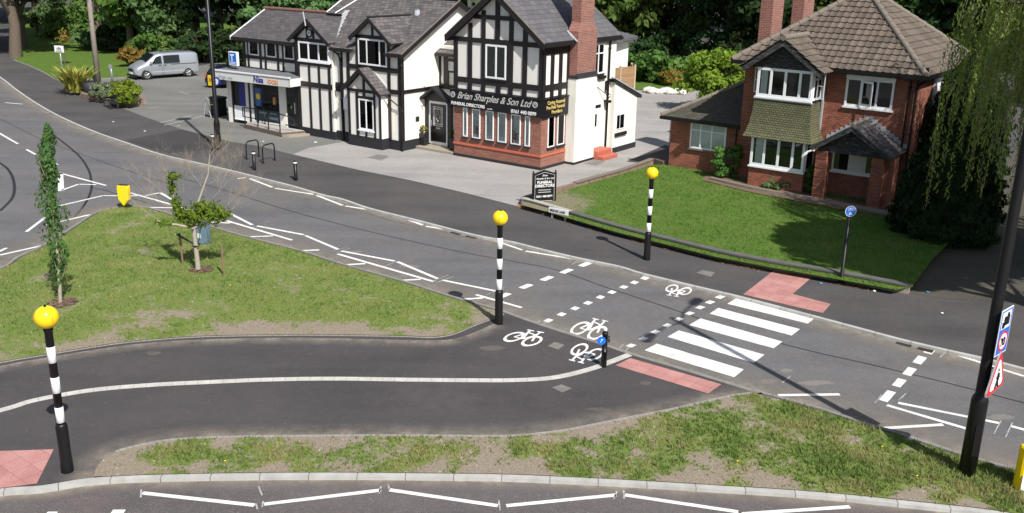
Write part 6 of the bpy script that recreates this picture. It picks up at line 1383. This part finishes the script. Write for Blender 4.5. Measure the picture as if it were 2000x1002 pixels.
# --- columnar young tree
rs = np.random.RandomState(5)
ct = thing('columnar_tree', 'slim upright young tree with narrow dark green crown on the left of the traffic island', 'tree', at(118, 592, ZI))
tx = lambda z: .045*z+.03*sin(z*1.5)
b_ = MB(); b_.tube([(tx(z)-.0, 0, z) for z in np.linspace(0, 4.4, 10)], [.055, .052, .05, .046, .042, .038, .032, .026, .02, .01], 8)
for k in range(26):
    z0 = .6+k*.13; a = rnd.uniform(0, 6.28); r_ = .24; b_.tube([(tx(z0), 0, z0), (tx(z0)+cos(a)*r_*.6, sin(a)*r_*.6, z0+.25), (tx(z0)+cos(a)*r_, sin(a)*r_, z0+.55)], [.015, .01, .004], 5)
b_.build('trunk', 'youngbark', ct)
def prof_r(z): return np.interp(z, [.55, .9, 1.3, 2.0, 2.8, 3.4, 4.2, 4.75, 4.98], [.10, .24, .40, .44, .38, .34, .29, .17, .05])
n = 5200; z = rs.uniform(.6, 4.98, n); a = rs.uniform(0, 6.28, n); ph = .8+.35*np.sin(z*5.5+a)+.3*np.sin(a*3+z*2.7)
keep = rs.rand(n) < np.interp(z, [.6, 1.2, 1.6, 2.2, 2.8, 5], [.3, .42, .36, .45, .65, .85])
z, a, ph = z[keep], a[keep], ph[keep]; n = len(z)
r_ = .84*prof_r(z)*ph*np.sqrt(rs.uniform(.15, 1, n)); xs = np.array([tx(q) for q in z])
P = np.stack([xs+r_*np.cos(a), r_*np.sin(a), z], 1); d = np.stack([np.cos(a), np.sin(a), .5*np.ones(n)], 1)
V, F_ = leaves(rs, P, d, .048, .9, 2.6); leafobj('crown', V, F_, 'leaf_young', ct)
mc = thing('mulch_circle', 'ring of bark mulch round the columnar tree', 'mulch', at(122, 592, ZI)); 
def mulch(t, r, n=260):
    b_ = MB(); b_.lathe([(0, .03), (r*.6, .025), (r, .003)][::-1], 24); b_.build('mulch_bed', 'mulch', t)
    q = MB()
    for k in range(n):
        a = rnd.uniform(0, 6.28); rr = r*sqrt(rnd.random())*1.1; x, y = rr*cos(a), rr*sin(a); c, s_ = cos(a*7)*.04, sin(a*7)*.04
        q.quad((x-c-s_*.3, y-s_+c*.3, .03), (x+c-s_*.3, y+s_+c*.3, .035), (x+c+s_*.3, y+s_-c*.3, .045), (x-c+s_*.3, y-s_-c*.3, .04))
    o = q.build('bark_chips', 'mulch', t); o['kind'] = 'stuff'
mulch(mc, .36)
# --- staked half dead tree
sb = at(387, 527, ZI)
stt = thing('staked_tree', 'small staked tree with leafy tufts below and bare dry twigs above', 'tree', sb)
b_ = MB(); b_.tube([(0, 0, -.02), (.0, 0, .3), (-.02, 0, .9), (-.03, 0, 1.35)], [.09, .075, .07, .065], 10)
fork = Vector((-.03, 0, 1.33)); tips = []
big = [(( -.55, .1, 1.75), (-.62, .1, 2.6), (-.70, 0, 3.0)), ((.45, -.1, 1.55), (.85, .1, 1.75), (1.0, 0, 1.9)), ((.0, .3, 1.9), (.38, .5, 2.9), (.45, .6, 3.5)), ((-.5, -.15, 1.48), (-.85, -.18, 1.5), (-1.05, -.2, 1.62))]
for br in big: b_.tube([fork, *br], [.045, .035, .022, .010], 7)
b_.build('trunk', 'youngbark', stt)
tw = MB(); rr = random.Random(11)
def twig(p, d, L, r, lev):
    if lev == 0 or L < .12: return
    pts = [p]; q = Vector(p); dd = d.normalized(); n_ = 4
    for k in range(n_): dd = (dd+Vector((rr.uniform(-.25, .25), rr.uniform(-.25, .25), rr.uniform(-.05, .22)))).normalized(); q = q+dd*L/n_; pts.append(q)
    tw.tube(pts, [r, r*.85, r*.7, r*.55, r*.4], 4, False)
    for k in range(5):
        s0 = pts[rr.randint(1, n_)]; a = rr.uniform(0, 6.28); side = Vector((cos(a), sin(a)*.8, rr.uniform(.1, .7))); twig(s0, (dd+side*.9), L*rr.uniform(.5, .75), r*.55, lev-1)
for st_, d_, L_ in [((-.62, .1, 2.5), (-.2, 0, 1), .9), ((-.6, .1, 2.2), (-1, .1, .5), 1.1), ((.38, .5, 2.9), (.1, 0, 1), 1.0), ((.4, .5, 2.6), (.9, .1, .5), 1.2), ((.3, .4, 2.4), (-.5, 0, .9), 1.0), ((.85, .1, 1.75), (1, .1, .5), 1.0), ((-.95, -.2, 1.6), (-1, 0, .55), 1.0), ((-.7, 0, 2.0), (-1, .2, .3), 1.2), ((.45, .5, 3.2), (.5, .3, .9), .8), ((.9, .1, 1.9), (.8, -.2, .9), .9), ((-.3, .2, 2.4), (-.2, .1, 1), .8), ((.5, .3, 2.2), (1, .2, .55), 1.3)]:
    twig(Vector(st_), Vector(d_), L_*.9, .0075, 4)
tw.build('bare_twigs', 'twig', stt)
rs = np.random.RandomState(8); Ps = []; ds = []
for c, r_, n in [((.05, 0, 1.70), (.42, .38, .30), 1500), ((.55, 0, 1.78), (.42, .36, .30), 1300), ((.30, .1, 2.0), (.42, .34, .20), 700), ((-.35, 0, 1.68), (.26, .22, .22), 500), ((-.85, -.15, 1.52), (.28, .15, .10), 200), ((-.56, .1, 2.05), (.16, .15, .3), 380), ((-.62, .1, 2.55), (.13, .13, .25), 240), ((-.48, 0, 2.92), (.24, .16, .13), 300), ((.9, 0, 1.75), (.2, .16, .2), 260), ((-.45, .05, 1.85), (.2, .15, .22), 260)]:
    d = rs.normal(size=(n, 3)); d /= np.linalg.norm(d, axis=1)[:, None]; Ps.append(np.array(c)+d*np.array(r_)*1.15*(rs.rand(n)**.6)[:, None]*(.8+.45*np.sin(d[:, :1]*7+d[:, 1:2]*5))); ds.append(d)
V, F_ = leaves(rs, np.concatenate(Ps), np.concatenate(ds), .052, .7, 1.9); leafobj('crown', V, F_, 'leaf_bright', stt)
t = thing('mulch_circle', 'ring of bark mulch round the staked tree', 'mulch', sb+Vector((.1, 0, 0))); mulch(t, .33)
for px, py, h, lab in ((357, 515, 1.0, 'left wooden tree stake, joined to the trunk by a crossbar'), (438, 538, .97, 'right wooden tree stake, standing free of the trunk')):
    p = at(px, py, ZI); t = thing('tree_stake', lab, 'stake', p, 0, 'tree stakes'); MB().tube([(0, 0, 0), (-.02, 0, h)], .034, 8).build('stake', 'wood', t)
    if px < 400: d = sb-p; b_ = MB(); b_.tube([(-.09, 0, h-.05), (d.x-.06, d.y-.06, h-.14)], .035, 6); b_.build('crossbar', 'oldtimber', t)
    if px < 400: b_ = MB(); b_.tube([(d.x-.1, d.y-.1, h-.2), (d.x+.1, d.y-.1, h-.22), (d.x+.1, d.y+.1, h-.2), (d.x-.08, d.y+.1, h-.18)], .018, 5); b_.build('rubber_strap', 'black', t)

# --- shrub helper
def shrub(name, lab, cat, p, R, H_, mat, n, leaf, seed, group=None, lobes=24, asp=1.6, rz=0, droop=.3, stems=True):
    rs = np.random.RandomState(seed); t = thing(name, lab, cat, p, rz, group)
    if stems:
        b_ = MB()
        for k in range(6): a = k*1.05; b_.tube([(cos(a)*.05, sin(a)*.05, 0), (cos(a)*R[0]*.3, sin(a)*R[1]*.3, H_*.45), (cos(a)*R[0]*.55, sin(a)*R[1]*.55, H_*.7)], [.04, .025, .01], 5)
        b_.build('stems', 'bark', t)
    P, d = crown_pts(rs, n, (0, 0, H_*.45), (R[0], R[1], H_*.5), lobes, min(R[0], R[1], H_)*.38); P[:, 2] = np.maximum(P[:, 2], .03)
    V, F_ = leaves(rs, P, d, leaf, droop, asp); leafobj('foliage', V, F_, mat, t); return t
def spiky(name, lab, cat, p, R, H_, mat, n, seed, wd=.05):
    rs = np.random.RandomState(seed); t = thing(name, lab, cat, p, 0); vs = []; fs = []
    for k in range(n):
        a = rs.uniform(0, 6.28); tilt = rs.uniform(.1, 1.0); L = H_*rs.uniform(.7, 1.2); b0 = np.array([rs.normal(0, R*.2), rs.normal(0, R*.2), 0]); dirv = np.array([cos(a)*tilt, sin(a)*tilt, 1]); side = np.array([-sin(a), cos(a), 0])*wd
        p1 = b0+dirv*L*.5; p2 = b0+dirv*L*.8+np.array([cos(a), sin(a), -.3])*L*.22*tilt; i = len(vs)
        vs += [b0-side*.5, b0+side*.5, p1+side, p1-side, p2]; fs += [(i, i+1, i+2, i+3), (i+3, i+2, i+4)]
    m_ = MB(); m_.add(vs, fs); m_.build('leaf_blades', mat, t); return t
for i, p in enumerate(pots):
    q = shrub('potted_plant', ['yellow green plant in the planter left of the door', 'green plant in the planter right of the door'][i], 'plant', Vector(p.location)+Vector((0, 0, .6)), (.24, .24), .5, 'leaf_yellow' if i == 0 else 'leaf_mid', 350, .05, 20+i, 'potted door plants', 10, stems=False)
spiky('phormium_plant', 'yellow striped sword leaved plant left of the telegraph pole', 'plant', at(150, 179, .2), 1.2, 1.9, 'leaf_yellow', 170, 3, .09)
shrub('juniper_shrub', 'low spreading grey green juniper in the stone planter', 'shrub', at(212, 192, .2), (1.6, 1.1), 1.0, 'leaf_juniper', 3200, .13, 31)
shrub('laurel_shrub', 'rounded bright green shrub behind the bench', 'shrub', at(246, 203, .2), (1.15, 1.0), 1.55, 'leaf_lime', 3200, .13, 32)
shrub('lavender_shrub', 'loose grey green plant behind the bright green shrub', 'shrub', at(232, 190, .2), (.8, .8), 1.2, 'leaf_juniper', 800, .09, 33)
# shrubs by the house
for px, py, R, H_, mat, n, s_, lab in ((1418, 352, (.75, .5), 1.3, 'leaf_mid', 1500, 41, 'leafy shrub between the extension and the bay window'), (1440, 340, (.5, .4), 1.75, 'leaf_grey', 900, 42, 'tall thin flowering shrub in the corner left of the bay'), (1552, 372, (.45, .4), 1.9, 'leaf_lime', 700, 43, 'climbing rose straggling up in front of the bay window'), (1578, 380, (.4, .35), 1.0, 'leaf_mid', 700, 44, 'small green bush beside the left porch pillar'), (1520, 375, (.7, .35), .5, 'leaf_grey', 600, 45, 'low scrubby plant below the bay window'), (1400, 330, (.25, .2), 2.0, 'leaf_mid', 350, 46, 'thin climber on the extension wall right of its window')):
    shrub('garden_shrub', lab, 'shrub', at(px, py, .1), (R[0]*1.2, R[1]*1.2), H_*1.4, mat, int(n*1.8), .085, s_, 'shrubs against the brick house')
# flower bed strip along the house
bed = ats([(1370, 352), (1470, 377), (1560, 394), (1650, 411), (1760, 426), (1765, 410), (1590, 380), (1460, 356), (1380, 342)], ZL+.01)
poly_ng('flower_bed', bed, ZL+.03, 'mulch')
b_ = strip('bed_edging', catmull(ats([(1385, 352), (1470, 372), (1560, 388), (1650, 404), (1740, 422)], ZL), 3), 0, .22, ZL+.13, 'brickwall', .12, None); tag(b_, 'rough stone edging of the flower bed in front of the brick house', 'edging')

# --- dense background trees
gl = 'trees behind the buildings'
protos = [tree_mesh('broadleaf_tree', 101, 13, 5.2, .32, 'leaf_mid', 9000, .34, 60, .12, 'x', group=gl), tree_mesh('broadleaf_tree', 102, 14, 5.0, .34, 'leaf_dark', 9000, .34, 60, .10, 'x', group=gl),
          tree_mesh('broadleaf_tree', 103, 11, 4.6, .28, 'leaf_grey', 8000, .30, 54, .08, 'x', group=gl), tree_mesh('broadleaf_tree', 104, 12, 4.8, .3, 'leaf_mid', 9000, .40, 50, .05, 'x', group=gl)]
used = [False]*4
KN = ['mid green broadleaf tree', 'dark green broadleaf tree', 'pale grey green tree', 'large leaved green tree']
def bgtree(k, px, depth, s_, where, sz=None):
    if not used[k]: t = protos[k]; used[k] = True
    else: t = copy_tree(protos[k])
    place(t, pw(px, depth), s_, None, KN[k]+' '+where, sz); return t
BG = [(1, 60, 122, 1.1, 'at the far end of the park beyond the lawn, left'), (0, 200, 118, 1.2, 'behind the park lawn above the route sign'), (3, -20, 125, 1.2, 'at the far left edge of the park'), (1, 330, 112, 1.2, 'deep behind the van in the second row'),
      (0, 262, 90, .95, 'behind the lawn left of the van'), (2, 322, 88, .85, 'directly behind the van'), (1, 385, 92, 1.05, 'right behind the van tail'), (1, 440, 86, 1.05, 'just left of the shop roof'), (3, 500, 96, 1.1, 'over the left end of the shop roof'), (2, 560, 84, .95, 'showing over the shop ridge'), (0, 620, 98, 1.2, 'over the middle of the shop roof'),
      (1, 700, 95, 1.3, 'hidden mostly by the cottage roof'), (1, 800, 95, 1.3, 'behind the cottage ridge'), (1, 900, 95, 1.3, 'behind the office gable'), (1, 1000, 96, 1.3, 'behind the office ridge'), (0, 1090, 92, 1.2, 'behind the brick chimney of the office'),
      (3, 1190, 92, 1.0, 'behind the fence right of the office roof'), (1, 1250, 98, 1.2, 'in the shade behind the hedge, left'), (0, 1320, 92, 1.05, 'above the hedge between the buildings'), (1, 1400, 90, 1.15, 'in the shade behind the hedge, right'), (1, 1460, 84, 1.1, 'behind the house chimneys, left'), (1, 1540, 80, 1.15, 'between the two house chimneys'), (0, 1620, 78, 1.0, 'right of the house chimneys'), (1, 1700, 78, 1.1, 'behind the peak of the house roof'),
      (0, 1770, 74, 1.0, 'over the right slope of the house roof'), (1, 1840, 72, 1.1, 'behind the right corner of the house'), (3, 1910, 72, 1.0, 'at the upper right behind the willow'), (1, 1980, 70, 1.1, 'at the far upper right corner'), (1, 2060, 66, 1.1, 'beyond the right edge behind the drive')]
for a in BG: bgtree(*a)
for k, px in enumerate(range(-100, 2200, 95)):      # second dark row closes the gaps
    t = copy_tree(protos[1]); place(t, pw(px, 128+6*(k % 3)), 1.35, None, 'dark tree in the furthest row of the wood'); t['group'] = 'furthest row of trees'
# hedges and bushes between
hg = 'bushes in front of the wood'
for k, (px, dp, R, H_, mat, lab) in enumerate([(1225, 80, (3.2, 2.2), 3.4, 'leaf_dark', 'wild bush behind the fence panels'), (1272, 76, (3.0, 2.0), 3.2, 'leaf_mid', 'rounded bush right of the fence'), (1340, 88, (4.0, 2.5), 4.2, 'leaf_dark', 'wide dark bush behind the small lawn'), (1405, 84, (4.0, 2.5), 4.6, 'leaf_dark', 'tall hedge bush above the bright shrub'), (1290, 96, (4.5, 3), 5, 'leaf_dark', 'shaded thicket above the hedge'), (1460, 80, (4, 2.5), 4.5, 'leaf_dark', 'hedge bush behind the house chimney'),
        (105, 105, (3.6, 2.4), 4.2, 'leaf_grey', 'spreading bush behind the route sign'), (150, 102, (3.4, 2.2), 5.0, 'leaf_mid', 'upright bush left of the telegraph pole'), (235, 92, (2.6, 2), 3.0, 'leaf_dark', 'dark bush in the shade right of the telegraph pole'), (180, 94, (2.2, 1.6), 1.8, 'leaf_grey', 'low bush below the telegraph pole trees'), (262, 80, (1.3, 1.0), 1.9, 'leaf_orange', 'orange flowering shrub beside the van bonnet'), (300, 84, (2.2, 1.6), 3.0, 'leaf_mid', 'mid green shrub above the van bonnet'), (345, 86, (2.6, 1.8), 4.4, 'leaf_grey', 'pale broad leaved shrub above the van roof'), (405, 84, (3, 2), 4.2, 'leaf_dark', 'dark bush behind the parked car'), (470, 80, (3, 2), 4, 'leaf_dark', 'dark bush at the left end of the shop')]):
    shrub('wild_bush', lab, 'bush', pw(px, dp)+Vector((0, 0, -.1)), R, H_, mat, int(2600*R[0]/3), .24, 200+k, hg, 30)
shrub('magnolia_shrub', 'large bright lime green shrub behind the extension roof', 'shrub', pw(1392, 62), (2.6, 2.2), 4.3, 'leaf_lime', 9000, .17, 61, None, 46)
shrub('flowering_shrub', 'loose red tinged shrub at the corner of the small rear lawn', 'shrub', pw(1302, 74), (1.3, 1.0), 1.6, 'leaf_orange', 900, .14, 62)
# big trunk at the left edge with dark overhanging crown
t = tree_mesh('roadside_tree', 71, 14, 5.5, .44, 'leaf_dark', 9000, .34, 50, .38, 'large tree with thick grey trunk at the top left beside the road', 'tree'); place(t, at(30, 112), 1, .5); 
t = tree_mesh('roadside_tree', 72, 12, 4.6, .38, 'leaf_dark', 8000, .34, 46, .30, 'slimmer tree just right of the thick grey trunk', 'tree'); place(t, at(44, 92), 1, 1.5)
t = tree_mesh('roadside_tree', 73, 13, 6, .4, 'leaf_dark', 9000, .34, 50, .35, 'dark tree overhanging the far road at the left edge', 'tree'); place(t, at(-70, 100), 1, 2.5)
t = tree_mesh('roadside_tree', 75, 12, 4.6, .16, 'leaf_dark', 7000, .34, 46, .35, 'thin stemmed dark tree beyond the slimmer roadside tree', 'tree'); place(t, at(75, 72), 1, 2.5)
t = thing('sapling', 'small young tree on the park lawn right of the route sign', 'tree', at(127, 128)); MB().tube([(0, 0, 0), (.05, 0, 1.2), (0, 0, 2.6)], [.05, .04, .02], 6).build('trunk', 'bark', t)
rs = np.random.RandomState(4); P, d = crown_pts(rs, 260, (0, 0, 2.2), (.8, .8, .6), 9, .4); V, F_ = leaves(rs, P, d, .14); leafobj('crown', V, F_, 'leaf_orange', t)

# --- conifers by the brick house
def conifer(name, lab, p, R, H_, n, seed, top=.25, mat='leaf_yew', group=None, leaf=.11):
    rs = np.random.RandomState(seed); t = thing(name, lab, 'conifer', p, 0, group)
    MB().tube([(0, 0, -.2), (0, 0, H_*.9)], [.16, .03], 8).build('trunk', 'bark', t)
    z = rs.rand(n)**1.1; a = rs.uniform(0, 6.28, n); rmax = R*np.interp(z, [0, .12, .55, .8, 1], [.85, 1, .85, .55, .04])*(1+.10*np.sin(a*5+z*9)+.09*np.sin(a*11-z*17)+.08*np.sin(z*40+a*2))
    r_ = rmax*(rs.rand(n)**.22); P = np.stack([r_*np.cos(a), r_*np.sin(a), z*H_+.05], 1); d = np.stack([np.cos(a), np.sin(a), .2*np.ones(n)], 1)
    V, F_ = leaves(rs, P, d, leaf, .5, 2.4); leafobj('crown', V, F_, mat, t); return t
conifer('conifer_tree', 'dense dark conifer right of the porch, the broad one', at(1840, 466), 1.75, 4.1, 42000, 81, leaf=.075)
conifer('conifer_tree', 'tall dark conifer rising behind the broad one against the house corner', at(1850, 405), 1.5, 6.1, 32000, 82, leaf=.075)
conifer('conifer_tree', 'dark conifer between the broad one and the driveway', at(1885, 462), .9, 2.8, 20000, 83, leaf=.075)
sp = conifer('feathery_conifer', 'loose feathery conifer in front of the right corner of the house roof', at(1885, 385), 1.35, 5.6, 9000, 84, mat='leaf_dark', leaf=.13)

# --- willow with hanging strands, trunk just beyond the right edge
wl = thing('willow_tree', 'weeping willow with long hanging strands at the right edge', 'tree', (18.2, 29.6, 0)); rs = np.random.RandomState(12); rr = random.Random(12)
b_ = MB(); b_.tube([(0, 0, -.2), (.1, 0, 2.5), (-.2, .1, 5), (-.6, .2, 8), (-.8, 0, 11)], [.42, .36, .3, .2, .08], 10)
for k in range(10):
    a = k*.63+.2; b_.tube([(-.2, .1, 4.5+k*.35), (cos(a)*1.6, sin(a)*1.6, 7.5+k*.2), (cos(a)*3.6, sin(a)*3.6, 8.8+rr.uniform(-.5, .8))], [.15, .09, .03], 6)
b_.build('trunk', 'bark', wl)
Ps = []; ds = []; sm = MB()
for k in range(380):
    a = rr.uniform(0, 6.28); r_ = 4.5*sqrt(rr.uniform(.04, 1)); zt = 9.8-.09*r_*r_+rr.uniform(-.6, .8); L = rr.uniform(2.2, 6.5); zb = max(1.2, zt-L); x, y = r_*cos(a), r_*sin(a); m_ = int((zt-zb)/.045)
    sway = rr.uniform(-.3, .3); zz = np.linspace(zt, zb, m_); tt = (zt-zz)/max(.1, zt-zb)
    Pk = np.stack([x+cos(a)*.35*np.sqrt(tt)+sway*tt*.4+rs.normal(0, .045, m_), y+sin(a)*.35*np.sqrt(tt)+rs.normal(0, .045, m_), zz], 1); Ps.append(Pk); ds.append(rs.normal(size=(m_, 3)))
    if k % 2 == 0: sm.tube([(x, y, zt), (x+cos(a)*.3, y+sin(a)*.3, (zt+zb)/2), (x+cos(a)*.35+sway*.4, y+sin(a)*.35, zb)], .006, 3, False)
P, d = crown_pts(rs, 16000, (-.2, 0, 9.8), (4.4, 4.4, 2.0), 40, 1.3); Ps.append(P); ds.append(d)
sm.build('hanging_twigs', 'twig', wl)
V, F_ = leaves(rs, np.concatenate(Ps), np.concatenate(ds), .05, 1.6, 3.2); leafobj('hanging_foliage', V, F_, 'leaf_willow', wl)
# unseen trees, near right: first shades the lawn, second is added to shade the drive
for k, (x, y, s_) in enumerate([(17.4, 21.6, 1.0), (22.3, 21.2, 1.05)]):
    t = tree_mesh('shade_tree', 300+k, 14.5, 3.4, .3, 'leaf_dark', 9000, .36, 46, .58, 'tall tree just outside the right edge, number hidden', 'tree'); t['label'] = ['tall broadleaf tree beyond the right edge beside the drive', 'unseen tree added beyond the right edge to shade the drive', 'tall broadleaf tree beyond the right edge furthest from the road'][k]; place(t, (x, y, 0), s_, k)

# --- litter and leaves
for px, py, mt, s_, lab in ((1352, 486, 'paper', .09, 'crumpled white litter by the foot of the garden wall'), (1061, 418, 'paper', .08, 'pale litter beside the street name plate'), (1708, 568, 'paper', .08, 'white scrap at the corner of the garden wall'), (1812, 570, 'bluelitter', .09, 'blue scrap at the entrance of the dark driveway'), (1840, 611, 'paper', .07, 'small white scrap on the pavement right of the red paving'), (221, 238, 'paper', .10, 'white scrap on the left pavement'), (283, 256, 'paper', .10, 'white scrap on the pavement left of the new tarmac'), (514, 276, 'paper', .10, 'white scrap in front of the shop ramp'), (616, 278, 'paper', .14, 'white patch of litter in front of the cottage'), (1603, 553, 'bluelitter', .10, 'blue scrap between the wall and the red paving'), (1066, 392, 'stone', .10, 'white stone beside the black totem sign')):
    bm = bmesh.new(); bmesh.ops.create_icosphere(bm, subdivisions=2, radius=s_*.6)
    for v in bm.verts: v.co *= 1+.5*mnoise.noise(v.co*20+Vector((px, py, 0))); v.co.z *= .35
    me = bpy.data.meshes.new('litter'); bm.to_mesh(me); bm.free(); me.materials.append(M[mt]); o = bpy.data.objects.new('litter' if mt != 'stone' else 'stone', me); COL.objects.link(o); o.location = at(px, py, .03); tag(o, lab, 'litter')
# dead leaves and weeds along the foot of the wall
wf = offset(gp, -.10); vs = []; fs = []
for k in range(2600):
    i = rnd.randrange(len(wf)-1); p = wf[i].lerp(wf[i+1], rnd.random())+Vector((rnd.gauss(0, .10), rnd.gauss(-.05, .12), .012)); a = rnd.uniform(0, 6.28); s_ = rnd.uniform(.02, .05); j = len(vs)
    if mnoise.noise(p*.9) < -.15: continue
    vs += [p+Vector((cos(a)*s_, sin(a)*s_, rnd.uniform(0, .02))), p+Vector((-sin(a)*s_*.5, cos(a)*s_*.5, .01)), p+Vector((-cos(a)*s_, -sin(a)*s_, rnd.uniform(0, .02))), p+Vector((sin(a)*s_*.5, -cos(a)*s_*.5, 0))]; fs.append((j, j+1, j+2, j+3))
m_ = MB(); m_.add(vs, fs); M['deadleaf'] = leafmat('dead leaf', (.22, .13, .06), (.33, .22, .11), None, .1); o = m_.build('fallen_leaves', 'deadleaf'); o['kind'] = 'stuff'; o['label'] = 'dry fallen leaves along the foot of the garden wall'; o['category'] = 'leaves'

# small weeds, pebbles and dandelions on the verges
vs = []; fs = []
for k in range(900):
    P_ = verge if k % 2 else island; xs = [p.x for p in P_]; ys = [p.y for p in P_]; x, y = rnd.uniform(min(xs), max(xs)), rnd.uniform(min(ys), max(ys))
    if not inpoly(x, y, P_): continue
    r_ = rnd.uniform(.008, .022); i = len(vs); z = ZI
    vs += [(x-r_, y, z), (x, y-r_, z), (x+r_, y, z), (x, y+r_, z), (x, y, z+r_*1.2)]; fs += [(i, i+1, i+4), (i+1, i+2, i+4), (i+2, i+3, i+4), (i+3, i, i+4)]
m_ = MB(); m_.add(vs, fs); o = m_.build('pebbles', 'concrete'); o['kind'] = 'stuff'
for i, (px, py) in enumerate([(1722, 877), (1790, 934), (440, 905), (450, 560), (1440, 905)]):
    q = MB().lathe([(0, .05), (.018, .055), (.02, .065), (0, .07)], 8); q.tube([(0, 0, 0), (0, 0, .055)], .003, 4); o = q.build('dandelion', 'yellow'); o.location = at(px, py, ZI); tag(o, 'tiny yellow dandelion in the ' + ['verge grass left of the lamp post, upper one', 'verge grass left of the lamp post, lower one', 'verge at the left behind the beacon', 'island lawn right of the stakes', 'verge grass at mid right'][i], 'flower')
# pale grit on the road and path
vs = []; fs = []
for k in range(520):
    px, py = rnd.uniform(0, 2000), rnd.uniform(430, 1000); p = at(px, py, 0)
    on_isl = inpoly(p.x, p.y, isl); z = .002 if on_isl else ROADZ+.004
    p = at(px, py, z)
    if inpoly(p.x, p.y, [(q.x, q.y) for q in far_side]) or not (.0 < 1): z = .002
    if inpoly(p.x, p.y, verge) or inpoly(p.x, p.y, island): continue
    r_ = rnd.uniform(.004, .009); i = len(vs)
    vs += [(p.x-r_, p.y, z), (p.x, p.y-r_, z), (p.x+r_, p.y, z), (p.x, p.y+r_, z), (p.x, p.y, z+r_)]; fs += [(i, i+1, i+4), (i+1, i+2, i+4), (i+2, i+3, i+4), (i+3, i, i+4)]
m_ = MB(); m_.add(vs, fs); o = m_.build('grit', 'concrete'); o['kind'] = 'stuff'

# rough patch repairs in the road surface
def blot(cx, cy, rx, ry, mat, seed, z=ROADZ, lift=.0015):
    r = random.Random(seed); pts = []
    for i in range(18):
        a = 2*pi*i/18; k = r.uniform(.75, 1.15); pts.append(at(cx+rx*k*cos(a), cy+ry*k*sin(a), z))
    poly_ng('road_patch', pts[::-1], z+lift, mat)
for i, q in enumerate([(1536, 724, 12, 4, 'patchold'), (1500, 745, 16, 5, 'patchold'), (1590, 748, 34, 5, 'patchold'), (1195, 508, 22, 3, 'patchnew'), (690, 492, 18, 3, 'patchold'), (800, 520, 20, 3, 'patchold'), (1225, 676, 14, 5, 'patchold'), (1060, 625, 22, 4, 'patchold'), (1480, 505, 0.1, .1, 'patchold'), (1955, 815, 30, 6, 'patchold'), (1270, 660, 18, 5, 'patchold')]): blot(*q[:4], q[4], i)
for i, q in enumerate([(640, 880, 10, 3), (1262, 748, 12, 4), (960, 680, 30, 5), (300, 690, 16, 4), (1170, 800, 26, 4)]): blot(q[0], q[1], q[2], q[3], 'dustpatch', 40+i, 0, .0025) if i != 0 else None
